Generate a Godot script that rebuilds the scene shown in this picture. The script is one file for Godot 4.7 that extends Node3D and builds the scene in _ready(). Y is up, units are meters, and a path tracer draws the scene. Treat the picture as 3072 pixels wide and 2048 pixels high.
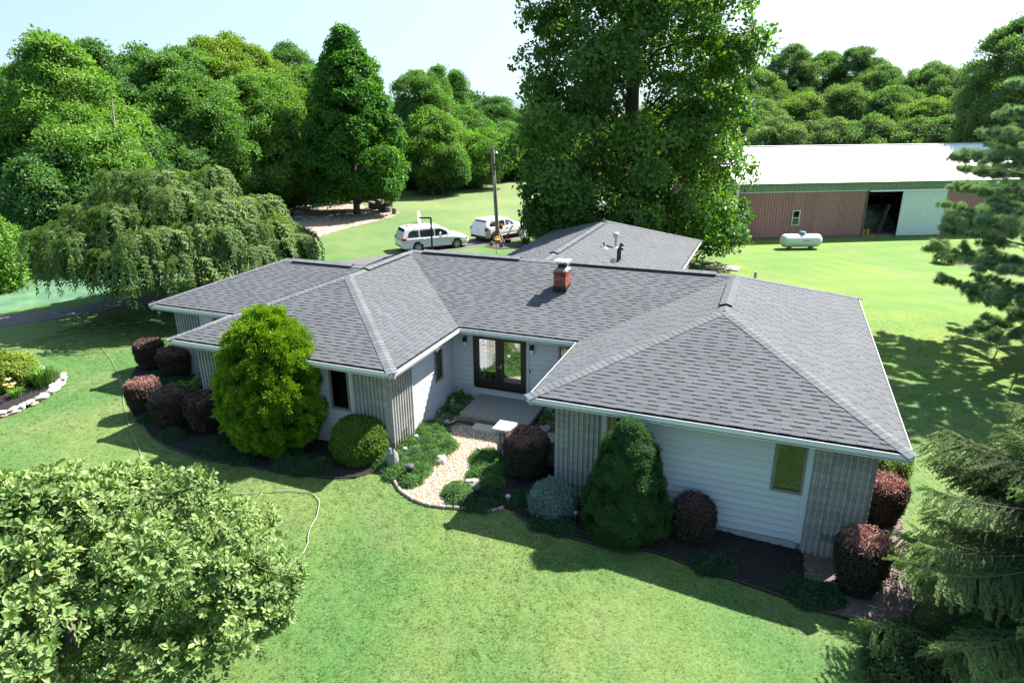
extends Node3D
# Farmhouse seen from a drone: hipped shingle roofs, barn, cars, trees and planting beds. Units are metres, y is up.

const EV := 2.912      # height of the eaves
const PT := 0.35       # roof pitch
const HW := 4.283      # half width of the wings
const RG := 4.411      # height of the main ridges
var M := {}
var names := {}
var rng := RandomNumberGenerator.new()
var eye := Vector3(3.80, 9.78, 19.41)
var pond_poly := PackedVector2Array([Vector2(-33.6, -2.2), Vector2(-31.6, -6.5), Vector2(-30.6, -10.5), Vector2(-31.5, -15), Vector2(-36, -18.6), Vector2(-44, -20.2), Vector2(-51.5, -18.6), Vector2(-55.2, -14), Vector2(-58, -4), Vector2(-56, 6), Vector2(-46, 10), Vector2(-37.5, 5)])
var pond2_poly := PackedVector2Array([Vector2(-36.6, -27.6), Vector2(-38.6, -30.6), Vector2(-41.4, -33.6), Vector2(-44.6, -34.0), Vector2(-45.2, -31.4), Vector2(-41.5, -28.4), Vector2(-38.2, -26.6)])
var no_grass: Array[PackedVector2Array] = []


class MB:
	var v := PackedVector3Array()
	var n := PackedVector3Array()
	var c := PackedColorArray()
	var col := Color.WHITE
	func tri(a: Vector3, b: Vector3, d: Vector3, na: Vector3, nb: Vector3, nd: Vector3) -> void:
		if (d - a).cross(b - a).dot(na + nb + nd) < 0.0:
			v.append(a); v.append(d); v.append(b)
			n.append(na); n.append(nd); n.append(nb)
		else:
			v.append(a); v.append(b); v.append(d)
			n.append(na); n.append(nb); n.append(nd)
		c.append(col); c.append(col); c.append(col)
	func face(p: Array, toward: Vector3) -> void:
		var f: Vector3 = (p[2] - p[0]).cross(p[1] - p[0])
		if f.length_squared() < 1e-16 and p.size() > 3:
			f = (p[3] - p[0]).cross(p[2] - p[0])
		f = f.normalized()
		if f.dot(toward) < 0.0:
			f = -f
		for i in range(1, p.size() - 1):
			tri(p[0], p[i], p[i + 1], f, f, f)
	func box(at: Vector3, size: Vector3, b := Basis()) -> void:
		hexa([at + b * (Vector3(-1, -1, -1) * size * 0.5), at + b * (Vector3(1, -1, -1) * size * 0.5), at + b * (Vector3(1, -1, 1) * size * 0.5), at + b * (Vector3(-1, -1, 1) * size * 0.5),
			at + b * (Vector3(-1, 1, -1) * size * 0.5), at + b * (Vector3(1, 1, -1) * size * 0.5), at + b * (Vector3(1, 1, 1) * size * 0.5), at + b * (Vector3(-1, 1, 1) * size * 0.5)])
	func hexa(p: Array) -> void:   # four corners below, the same four above
		var m := Vector3.ZERO
		for q in p:
			m += q
		m /= 8.0
		for f in [[0, 1, 2, 3], [4, 5, 6, 7], [0, 1, 5, 4], [1, 2, 6, 5], [2, 3, 7, 6], [3, 0, 4, 7]]:
			var s: Array = [p[f[0]], p[f[1]], p[f[2]], p[f[3]]]
			face(s, (s[0] + s[1] + s[2] + s[3]) * 0.25 - m)
	func rbox(at: Vector3, size: Vector3, r: float, b := Basis()) -> void:   # a box with its upright and top edges chamfered
		var s := size * 0.5
		var ring := [Vector2(-s.x + r, -s.z), Vector2(s.x - r, -s.z), Vector2(s.x, -s.z + r), Vector2(s.x, s.z - r), Vector2(s.x - r, s.z), Vector2(-s.x + r, s.z), Vector2(-s.x, s.z - r), Vector2(-s.x, -s.z + r)]
		var low := []
		var mid := []
		var top := []
		for q in ring:
			low.append(at + b * Vector3(q.x, -s.y, q.y))
			mid.append(at + b * Vector3(q.x, s.y - r, q.y))
			top.append(at + b * Vector3(q.x * (1.0 - r / s.x), s.y, q.y * (1.0 - r / s.z)))
		for i in 8:
			var j := (i + 1) % 8
			var o: Vector3 = (low[i] + low[j]) * 0.5 - (at + b * Vector3(0, -s.y, 0))
			face([low[i], low[j], mid[j], mid[i]], o)
			face([mid[i], mid[j], top[j], top[i]], o + b.y * 0.1)
		face(top, b.y)
		face(low, -b.y)
	func tube(path: Array, radii: Array, sides := 6, caps := true) -> void:
		var rings := []
		var prev := Vector3.ZERO
		for i in path.size():
			var d: Vector3 = (path[mini(i + 1, path.size() - 1)] - path[maxi(i - 1, 0)]).normalized()
			var u := prev
			if i == 0:
				u = d.cross(Vector3.RIGHT if absf(d.x) < 0.8 else Vector3.UP)
			u = (u - d * u.dot(d)).normalized()
			prev = u
			var w := d.cross(u)
			var ring := []
			for k in sides:
				var a := TAU * k / sides
				ring.append(u * cos(a) + w * sin(a))
			rings.append(ring)
		for i in path.size() - 1:
			for k in sides:
				var j := (k + 1) % sides
				var a: Vector3 = rings[i][k]
				var b: Vector3 = rings[i][j]
				var e: Vector3 = rings[i + 1][k]
				var f: Vector3 = rings[i + 1][j]
				tri(path[i] + a * radii[i], path[i] + b * radii[i], path[i + 1] + f * radii[i + 1], a, b, f)
				tri(path[i] + a * radii[i], path[i + 1] + f * radii[i + 1], path[i + 1] + e * radii[i + 1], a, f, e)
		if caps:
			for e in [0, path.size() - 1]:
				var l := []
				for k in sides:
					l.append(path[e] + rings[e][k] * radii[e])
				face(l, (path[e] - path[1 if e == 0 else e - 1]))
	func lathe(at: Vector3, prof: Array, sides := 16, b := Basis()) -> void:   # prof: Vector2(radius, height)
		for i in prof.size() - 1:
			var p: Vector2 = prof[i]
			var q: Vector2 = prof[i + 1]
			var sl := Vector2(q.y - p.y, p.x - q.x).normalized()
			if sl.length() < 0.5:
				continue
			for k in sides:
				var a0 := TAU * k / sides
				var a1 := TAU * (k + 1) / sides
				var d0 := Vector3(cos(a0), 0, sin(a0))
				var d1 := Vector3(cos(a1), 0, sin(a1))
				var n0 := b * (d0 * sl.x + Vector3(0, sl.y, 0))
				var n1 := b * (d1 * sl.x + Vector3(0, sl.y, 0))
				var A := at + b * (d0 * p.x + Vector3(0, p.y, 0))
				var B := at + b * (d1 * p.x + Vector3(0, p.y, 0))
				var CC := at + b * (d1 * q.x + Vector3(0, q.y, 0))
				var D := at + b * (d0 * q.x + Vector3(0, q.y, 0))
				if p.x > 1e-5:
					tri(A, B, CC, n0, n1, n1)
				if q.x > 1e-5:
					tri(A, CC, D, n0, n1, n0)
	func blob(at: Vector3, size: Vector3, rough: float, sd: int, rings := 6, sides := 9) -> void:   # an uneven rounded stone
		var ns := FastNoiseLite.new()
		ns.seed = sd
		ns.frequency = 0.8
		var g := []
		for i in rings + 1:
			var row := []
			for k in sides:
				var th := PI * i / rings
				var ph := TAU * k / sides
				var d := Vector3(sin(th) * cos(ph), cos(th), sin(th) * sin(ph))
				row.append(at + d * size * 0.5 * (1.0 + rough * ns.get_noise_3dv(d * 1.7 + Vector3(sd % 97, 0, 0))))
			g.append(row)
		for i in rings:
			for k in sides:
				var j := (k + 1) % sides
				var o: Vector3 = g[i][k] + g[i + 1][j] - at * 2.0
				if i > 0:
					face([g[i][k], g[i][j], g[i + 1][j]], o)
				if i < rings - 1:
					face([g[i][k], g[i + 1][j], g[i + 1][k]], o)
	func mesh() -> ArrayMesh:
		var a := []
		a.resize(Mesh.ARRAY_MAX)
		a[Mesh.ARRAY_VERTEX] = v
		a[Mesh.ARRAY_NORMAL] = n
		a[Mesh.ARRAY_COLOR] = c
		var m := ArrayMesh.new()
		if v.size():
			m.add_surface_from_arrays(Mesh.PRIMITIVE_TRIANGLES, a)
		return m


func numbered(s: String) -> String:
	if not names.has(s):
		names[s] = 0
		return s
	names[s] += 1
	return "%s_%03d" % [s, names[s]]


func tag(o: Node, label: String, category: String, group := "") -> void:
	o.set_meta("label", label)
	o.set_meta("category", category)
	if group:
		o.set_meta("group", group)


func thing(called: String, label: String, category: String, at := Vector3.ZERO, turn := 0.0, group := "") -> Node3D:
	var o := Node3D.new()
	o.name = numbered(called)
	add_child(o)
	o.position = at
	o.rotation.y = turn
	tag(o, label, category, group)
	return o


func put(called: String, mesh: Mesh, m: Material, parent: Node) -> MeshInstance3D:
	var o := MeshInstance3D.new()
	o.mesh = mesh
	o.material_override = m
	if parent == self:
		o.name = numbered(called)
	else:
		var key := str(parent.get_instance_id()) + called
		names[key] = names.get(key, -1) + 1
		o.name = called if names[key] == 0 else "%s_%03d" % [called, names[key]]
	parent.add_child(o, true)
	return o


func obj(called: String, b: MB, m: Material, parent: Node = self) -> MeshInstance3D:
	return put(called, b.mesh(), m, parent)


func struct(called: String, b: MB, m: Material) -> MeshInstance3D:
	var o := obj(called, b, m, self)
	o.set_meta("kind", "structure")
	return o


func scatter(called: String, mesh: Mesh, m: Material, where: Array[Transform3D], cols: PackedColorArray, parent: Node = self, kind := "") -> MultiMeshInstance3D:
	var mm := MultiMesh.new()
	mm.transform_format = MultiMesh.TRANSFORM_3D
	mm.use_colors = true
	mm.mesh = mesh
	mm.instance_count = where.size()
	for i in where.size():
		mm.set_instance_transform(i, where[i])
		mm.set_instance_color(i, cols[i])
	var o := MultiMeshInstance3D.new()
	o.multimesh = mm
	o.material_override = m
	if parent == self:
		o.name = numbered(called)
	else:
		var key := str(parent.get_instance_id()) + called
		names[key] = names.get(key, -1) + 1
		o.name = called if names[key] == 0 else "%s_%03d" % [called, names[key]]
	parent.add_child(o, true)
	if kind:
		o.set_meta("kind", kind)
	return o


func lin(r: float, g: float, b: float, a := 1.0) -> Color:
	var c := Color(r, g, b, 1.0).linear_to_srgb()
	c.a = a
	return c


func noise(freq: float, sd: int, a: Color, b: Color, size := 512, octaves := 4, lo := 0.25, hi := 0.75) -> NoiseTexture2D:
	var f := FastNoiseLite.new()
	f.seed = sd
	f.noise_type = FastNoiseLite.TYPE_SIMPLEX_SMOOTH
	f.frequency = freq
	f.fractal_octaves = octaves
	var g := Gradient.new()
	g.offsets = PackedFloat32Array([lo, hi])
	g.colors = PackedColorArray([a, b])
	var t := NoiseTexture2D.new()
	t.width = size
	t.height = size
	t.seamless = true
	t.noise = f
	t.color_ramp = g
	return t


func mat(called: String, c: Color, rough := 0.8, vary := 0.0, scale := 1.0, bump := 0.0, freq := 0.02) -> StandardMaterial3D:
	var m := StandardMaterial3D.new()
	m.resource_name = called
	m.albedo_color = c
	m.roughness = rough
	m.metallic_specular = 0.4
	if vary > 0.0 or bump > 0.0:
		m.uv1_triplanar = true
		m.uv1_world_triplanar = true
		m.uv1_scale = Vector3.ONE * scale
		var d := 1.0 - vary
		m.albedo_texture = noise(freq, called.hash() % 1000, lin(d, d, d), Color.WHITE)
		if bump > 0.0:
			m.heightmap_enabled = true
			m.heightmap_scale = bump
			m.heightmap_texture = m.albedo_texture
	M[called] = m
	return m


func vmat(called: String, rough := 0.8, vary := 0.0, scale := 1.0, freq := 0.02) -> StandardMaterial3D:
	var m := mat(called, Color.WHITE, rough, vary, scale, 0.0, freq)
	m.vertex_color_use_as_albedo = true
	return m


func leafmat(called: String, glow: Color, rough := 0.55) -> StandardMaterial3D:
	var m := vmat(called, rough)
	m.cull_mode = BaseMaterial3D.CULL_DISABLED
	m.backlight_enabled = true
	m.backlight = glow
	m.metallic_specular = 0.35
	return m


func inside(p: Vector2, poly: PackedVector2Array) -> bool:
	return Geometry2D.is_point_in_polygon(p, poly)


func edge_dist(p: Vector2, poly: PackedVector2Array) -> float:
	var best := 1e9
	for i in poly.size():
		best = minf(best, p.distance_to(Geometry2D.get_closest_point_to_segment(p, poly[i], poly[(i + 1) % poly.size()])))
	return best


func ground(x: float, z: float) -> float:
	var h := -0.30 * smoothstep(-1.0, 6.0, x) * smoothstep(-20.0, -8.0, z)
	if x < -28.0 and z < 14.0:
		var p := Vector2(x, z)
		for q in [[pond_poly, 0.12, 1.2], [pond2_poly, 0.1, 1.0]]:
			var d := edge_dist(p, q[0])
			if inside(p, q[0]):
				h -= q[1] + minf(d * 0.4, 1.0)
			elif d < q[2]:
				h -= q[1] * (1.0 - smoothstep(0.0, q[2], d))
	return h


func on(x: float, z: float, up := 0.0) -> Vector3:
	return Vector3(x, ground(x, z) + up, z)


func away(x: float, z: float, d: float) -> Vector3:   # a point d metres further from the eye than (x, z)
	var s := Vector2(x - eye.x, z - eye.z).normalized() * d
	return on(x + s.x, z + s.y)


func pv(a: Array) -> PackedVector2Array:
	var r := PackedVector2Array()
	for i in range(0, a.size(), 2):
		r.append(Vector2(a[i], a[i + 1]))
	return r


func sheet(called: String, poly: PackedVector2Array, up: float, m: Material, cell := 0.5, bumpy := 0.0) -> MeshInstance3D:
	var b := MB.new()
	var lo := poly[0]
	var hi := poly[0]
	for p in poly:
		lo = Vector2(minf(lo.x, p.x), minf(lo.y, p.y))
		hi = Vector2(maxf(hi.x, p.x), maxf(hi.y, p.y))
	var ns := FastNoiseLite.new()
	ns.frequency = 1.4
	var h := func(p: Vector2) -> Vector3:
		var e := minf(1.0, edge_dist(p, poly) * 3.0) if bumpy > 0.0 else 0.0
		return Vector3(p.x, ground(p.x, p.y) + up + bumpy * e * (ns.get_noise_2dv(p) + 0.6), p.y)
	var y := lo.y
	while y < hi.y:
		var x := lo.x
		while x < hi.x:
			var cellp := PackedVector2Array([Vector2(x, y), Vector2(x + cell, y), Vector2(x + cell, y + cell), Vector2(x, y + cell)])
			for piece in Geometry2D.intersect_polygons(cellp, poly):
				var ix := Geometry2D.triangulate_polygon(piece)
				for t in range(0, ix.size(), 3):
					b.face([h.call(piece[ix[t]]), h.call(piece[ix[t + 1]]), h.call(piece[ix[t + 2]])], Vector3.UP)
			x += cell
		y += cell
	return struct(called, b, m)


# ---- foliage pieces -------------------------------------------------------------------------------------------------

func add_leaf(b: MB, at: Vector3, dir: Vector3, up: Vector3, l: float, w: float, tone: float, fold := 0.25) -> void:
	var s := dir.cross(up)
	if s.length() < 0.01:
		s = dir.cross(Vector3(0.3, 0.9, 0.2))
	s = s.normalized()
	var nn := s.cross(dir).normalized()
	var p0 := at
	var p1 := at + dir * l * 0.5 + s * w * 0.5 + nn * w * fold
	var p2 := at + dir * l
	var p3 := at + dir * l * 0.5 - s * w * 0.5 + nn * w * fold
	b.col = Color(tone, tone, tone * 0.95)
	var n1 := (p2 - p0).cross(p1 - p0).normalized()
	var n2 := (p3 - p0).cross(p2 - p0).normalized()
	if n1.dot(nn) < 0.0: n1 = -n1
	if n2.dot(nn) < 0.0: n2 = -n2
	b.tri(p0, p1, p2, n1, n1, n1)
	b.tri(p0, p2, p3, n2, n2, n2)


func rdir() -> Vector3:
	var z := rng.randf_range(-1, 1)
	var a := rng.randf() * TAU
	var r := sqrt(1.0 - z * z)
	return Vector3(r * cos(a), z, r * sin(a))


func clump(count: int, rad: float, ll: float, lw: float, sd: int, flat := 0.6, spread := 0.7) -> ArrayMesh:   # a dome of leaves that faces +y
	rng.seed = sd
	var b := MB.new()
	for i in count:
		var d := rdir()
		d.y = absf(d.y) if rng.randf() < 0.8 else d.y
		var p := d * rad * pow(rng.randf(), 0.45) * Vector3(1, flat, 1)
		var dir := (d * Vector3(1, 0.2, 1) + rdir() * spread + Vector3(0, -0.15, 0)).normalized()
		add_leaf(b, p, dir, (Vector3.UP + rdir() * 0.6).normalized(), ll * rng.randf_range(0.7, 1.2), lw * rng.randf_range(0.75, 1.2), rng.randf_range(0.72, 1.25))
	return b.mesh()


func grow(at: Vector3, dir: Vector3, s: float, jitter := 0.5) -> Transform3D:   # y of the piece along dir, turned at random
	var y := (dir + rdir() * jitter).normalized()
	var x := y.cross(Vector3(0.31, 0.2, 0.93) if absf(y.y) > 0.9 else Vector3.UP).normalized()
	var bs := Basis(x, y, x.cross(y)).rotated(y, rng.randf() * TAU)
	return Transform3D(bs.scaled(Vector3.ONE * s), at)


func mixc(a: Color, b: Color, t: float) -> Color:
	return a.lerp(b, clampf(t, 0.0, 1.0))


func limb(b: MB, a: Vector3, e: Vector3, r0: float, r1: float, bend := 0.12, sides := 6) -> void:
	var l := a.distance_to(e)
	var m1 := a.lerp(e, 0.35) + rdir() * l * bend * 0.6 + Vector3(0, l * bend * 0.5, 0)
	var m2 := a.lerp(e, 0.7) + rdir() * l * bend * 0.6 + Vector3(0, l * bend * 0.4, 0)
	b.tube([a, m1, m2, e], [r0, lerpf(r0, r1, 0.4), lerpf(r0, r1, 0.75), r1], sides)


# A broadleaf tree: trunk, limbs out to every leafy mass, and leaf clumps on the outside of those masses.
func tree(called: String, label: String, at: Vector3, h: float, r: float, low: float, o: Dictionary, group := "") -> Node3D:
	var t := thing(called, label, "tree", at, 0.0, group)
	rng.seed = o.get("seed", 1) * 7919 + 13
	var lobes: int = o.get("lobes", 22)
	var per: int = o.get("per", 22)
	var lr: float = o.get("lobe", 0.9)
	var shape: String = o.get("shape", "round")
	var ca: Color = o.get("a", Color(0.035, 0.085, 0.02))
	var cb: Color = o.get("b", Color(0.075, 0.15, 0.03))
	var size: float = o.get("size", 1.0)
	var tr: float = o.get("trunk", 0.22)
	var wood := MB.new()
	var lean := Vector3(rng.randf_range(-0.3, 0.3), 0, rng.randf_range(-0.3, 0.3))
	var top := Vector3(0, h * 0.9, 0) + lean
	wood.tube([Vector3(0, -0.3, 0), Vector3(0, 0.25, 0), Vector3(0, h * 0.3, 0) + lean * 0.3, Vector3(0, h * 0.6, 0) + lean * 0.6, top], [tr * 1.7, tr * 1.1, tr * 0.85, tr * 0.5, tr * 0.12], 8)
	var where: Array[Transform3D] = []
	var cols := PackedColorArray()
	var ns := FastNoiseLite.new()
	ns.seed = o.get("seed", 1)
	ns.frequency = 0.9
	var cy := (h + low) * 0.5
	var hh := (h - low) * 0.5
	var extra: Array = o.get("extra", [])
	for i in lobes + extra.size():
		var ty := (i + 0.5) / lobes            # spread up the crown
		var y := clampf(lerpf(-0.95, 0.97, ty) + rng.randf_range(-0.06, 0.06), -1.0, 0.99)
		var rr := sqrt(maxf(0.0, 1.0 - y * y))
		if shape == "cone":
			rr = pow(clampf((1.02 - y) / 1.5, 0.0, 1.0), 0.6) * (1.0 if y > -0.75 else 0.8)
		elif shape == "tall":
			rr = pow(maxf(0.0, 1.0 - pow(absf(y), 3.0)), 0.5)
		elif shape == "skirt":
			rr = pow(maxf(0.0, 1.0 - pow(absf(y), 3.0 if y > 0.0 else 9.0)), 0.5)
		elif shape == "dome":
			rr = sqrt(maxf(0.0, 1.0 - pow(maxf(0.0, y), 2.0))) * (1.0 if y > -0.6 else 0.8)
		var ang := i * 2.39996 + rng.randf_range(-0.5, 0.5)
		var wob: float = 1.0 + o.get("wobble", 0.28) * ns.get_noise_3d(cos(ang) * 1.3, y * hh * 0.35, sin(ang) * 1.3) * 2.0
		var dist := maxf(0.0, r * rr * wob - lr * 0.6) * (rng.randf_range(0.88, 1.06) if rng.randf() < 0.78 else rng.randf_range(0.3, 0.85))
		var p := Vector3(cos(ang) * dist, cy + y * maxf(hh - lr * 0.5, hh * 0.6), sin(ang) * dist) + lean * (cy / h)
		if i >= lobes:
			p = extra[i - lobes]
			dist = Vector2(p.x, p.z).length()
			y = 0.0
		var l := lr * rng.randf_range(0.65, 1.4) * (0.75 if y > 0.7 else 1.0)
		var start := Vector3(0, clampf(p.y - dist * 0.7, low * 0.7, h * 0.85), 0) + lean * clampf(p.y / h, 0, 1)
		if i % o.get("limb_every", 2) == 0:
			limb(wood, start, p, minf(tr * 0.34, 0.06 + tr * 0.08), 0.02, 0.14, 5)
		var tone := rng.randf()
		for k in per:
			var d := rdir()
			if d.y < -0.35:
				d.y = -d.y
			var outw := (p - Vector3(0, cy, 0)) * Vector3(1.0 / r, 1.0 / hh, 1.0 / r)
			d = (d + outw * 0.45).normalized()
			var q := p + d * l * rng.randf_range(0.6, 1.15) * Vector3(1.0, o.get("squash", 0.8), 1.0)
			if q.y < low * 0.85:
				continue
			where.append(grow(q, (d + Vector3(0, 0.55, 0)).normalized(), size * rng.randf_range(0.7, 1.3), 0.6))
			cols.append(mixc(ca, cb, tone * 0.55 + rng.randf() * 0.3 + d.y * 0.2) * 1.3)
	obj("trunk", wood, o.get("bark", M.bark), t)
	scatter("crown", o.get("mesh", M.clump_far), o.get("leaf", M.leaf), where, cols, t, "stuff")
	return t


# A dense shrub: leaf clumps over the surface of a lathed outline, on stems. prof: Vector2(radius, height) from 0 to 1.
func shrub(called: String, label: String, at: Vector3, r: float, h: float, prof: Array, o: Dictionary, category := "shrub", group := "") -> Node3D:
	var t := thing(called, label, category, at, 0.0, group)
	rng.seed = o.get("seed", 1) * 104729 + 5
	var ca: Color = o.a
	var cb: Color = o.b
	var wood := MB.new()
	for k in o.get("stems", 7):
		var a: float = TAU * k / 7.0 + rng.randf() * 0.5
		wood.tube([Vector3(cos(a) * 0.05, -0.08, sin(a) * 0.05), Vector3(cos(a) * r * 0.3, h * 0.4, sin(a) * r * 0.3), Vector3(cos(a) * r * 0.55, h * 0.8, sin(a) * r * 0.55)], [0.02, 0.014, 0.005], 5)
	obj("stem", wood, M.bark, t)
	var ns := FastNoiseLite.new()
	ns.seed = o.get("seed", 1)
	ns.frequency = o.get("bump_freq", 1.6)
	var bump: float = o.get("bump", 0.06)
	var area := []
	var total := 0.0
	for i in prof.size() - 1:
		var p: Vector2 = prof[i] * Vector2(r, h)
		var q: Vector2 = prof[i + 1] * Vector2(r, h)
		total += p.distance_to(q) * (p.x + q.x) * 0.5 + 1e-5
		area.append(total)
	var where: Array[Transform3D] = []
	var cols := PackedColorArray()
	var anchors := []
	var reps := int(o.count)
	if o.has("tufts"):          # first the middles of the tufts, then the sprays round them
		reps = int(o.tufts)
	for k in reps:
		var pick := rng.randf() * total
		var i := 0
		while area[i] < pick:
			i += 1
		var p: Vector2 = prof[i] * Vector2(r, h)
		var q: Vector2 = prof[i + 1] * Vector2(r, h)
		var f := rng.randf()
		if q.x < p.x and q.x < 0.01:
			f = 1.0 - sqrt(f)
		var s := p.lerp(q, f)
		var nn := Vector2(q.y - p.y, p.x - q.x).normalized()
		var a := rng.randf() * TAU
		var d := Vector3(cos(a) * nn.x, nn.y, sin(a) * nn.x)
		var pos := Vector3(cos(a) * s.x, s.y, sin(a) * s.x)
		var b := ns.get_noise_3dv(pos / maxf(r, 0.3) + at)
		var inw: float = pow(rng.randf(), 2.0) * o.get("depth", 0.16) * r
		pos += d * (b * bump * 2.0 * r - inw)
		if pos.y < 0.02:
			pos.y = 0.02 + rng.randf() * 0.05
		if o.has("tufts"):
			var ax := (d + Vector3(0, o.get("rise", 0.3), 0)).normalized()
			var ts: Vector2 = o.tuft * rng.randf_range(0.7, 1.35)
			var tone := rng.randf() * 0.45 + b * 0.4
			for j in int(o.count / o.tufts):
				var e := rdir() * pow(rng.randf(), 0.4)
				var along := e.dot(ax)
				e = (e - ax * along) * ts.x + ax * along * ts.y
				where.append(grow(pos + e + ax * ts.y * 0.5, (ax + e * 4.0).normalized(), o.get("size", 1.0) * rng.randf_range(0.75, 1.25), o.get("jitter", 0.4)))
				cols.append(mixc(ca, cb, tone + 0.3 * (along + 0.4) + rng.randf() * 0.2))
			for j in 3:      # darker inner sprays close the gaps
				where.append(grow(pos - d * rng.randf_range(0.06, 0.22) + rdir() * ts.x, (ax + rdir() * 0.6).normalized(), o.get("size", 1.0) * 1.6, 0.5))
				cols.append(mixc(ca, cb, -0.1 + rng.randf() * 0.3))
			continue
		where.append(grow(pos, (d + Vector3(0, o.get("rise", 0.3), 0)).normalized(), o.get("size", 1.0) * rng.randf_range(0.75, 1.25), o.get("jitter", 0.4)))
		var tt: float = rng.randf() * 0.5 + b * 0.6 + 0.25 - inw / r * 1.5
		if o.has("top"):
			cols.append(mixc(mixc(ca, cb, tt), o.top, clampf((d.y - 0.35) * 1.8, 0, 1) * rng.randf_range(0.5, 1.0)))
		else:
			cols.append(mixc(ca, cb, tt))
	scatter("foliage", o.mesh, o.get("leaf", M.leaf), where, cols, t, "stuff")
	return t


# ---- scene ----------------------------------------------------------------------------------------------------------

func _ready() -> void:
	var cam := Camera3D.new()
	cam.name = "camera"
	add_child(cam)
	cam.position = eye
	cam.rotation = Vector3(deg_to_rad(-19.333), deg_to_rad(21.712), deg_to_rad(-0.434))
	cam.fov = 54.2
	cam.near = 0.1
	cam.far = 3000.0
	var we := WorldEnvironment.new()
	we.name = "environment"
	var e := Environment.new()
	e.tonemap_mode = Environment.TONE_MAPPER_LINEAR
	e.tonemap_exposure = 4.2
	e.background_mode = Environment.BG_SKY
	e.background_energy_multiplier = 0.54
	e.sdfgi_enabled = true
	e.ssao_enabled = true
	e.ssil_enabled = true
	e.sky = Sky.new()
	e.sky.sky_material = hazy_sky(Vector3(0.49, 1.0, -0.68).normalized())
	we.environment = e
	add_child(we)
	var sun := DirectionalLight3D.new()
	sun.name = "sun"
	sun.light_color = lin(1.0, 0.95, 0.86)
	sun.light_energy = 1.6
	sun.light_angular_distance = 0.5
	sun.shadow_enabled = true
	add_child(sun)
	sun.look_at_from_position(Vector3(0.49, 1.0, -0.68) * 50.0, Vector3.ZERO)
	materials()
	build_ground()
	build_house()
	build_barn()
	build_trees()
	build_vehicles()
	build_yard()
	build_edging()
	build_shrubs()


func hazy_sky(to_sun: Vector3) -> PanoramaSkyMaterial:   # a clear summer sky: blue overhead, pale at the horizon, bright haze towards the sun
	var im := Image.create(256, 128, false, Image.FORMAT_RGBF)
	for row in 128:
		var th := PI * (row + 0.5) / 128.0
		for c in 256:
			var a := TAU * (c + 0.5) / 256.0
			var d := Vector3(sin(th) * sin(a), cos(th), -sin(th) * cos(a))
			var t := pow(1.0 - maxf(0.0, d.y), 3.0)
			var m := pow(maxf(0.0, d.dot(to_sun) * 0.8 + 0.2), 2.0) * 0.48
			var v := Vector3(0.11, 0.25, 0.42).lerp(Vector3(0.32, 0.43, 0.475), t) + Vector3(1.0, 0.97, 0.92) * m
			if d.y < 0.0:
				v = Vector3(0.12, 0.17, 0.08)
			im.set_pixel(c, row, Color(v.x, v.y, v.z))
	var sm := PanoramaSkyMaterial.new()
	sm.panorama = ImageTexture.create_from_image(im)
	return sm


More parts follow.
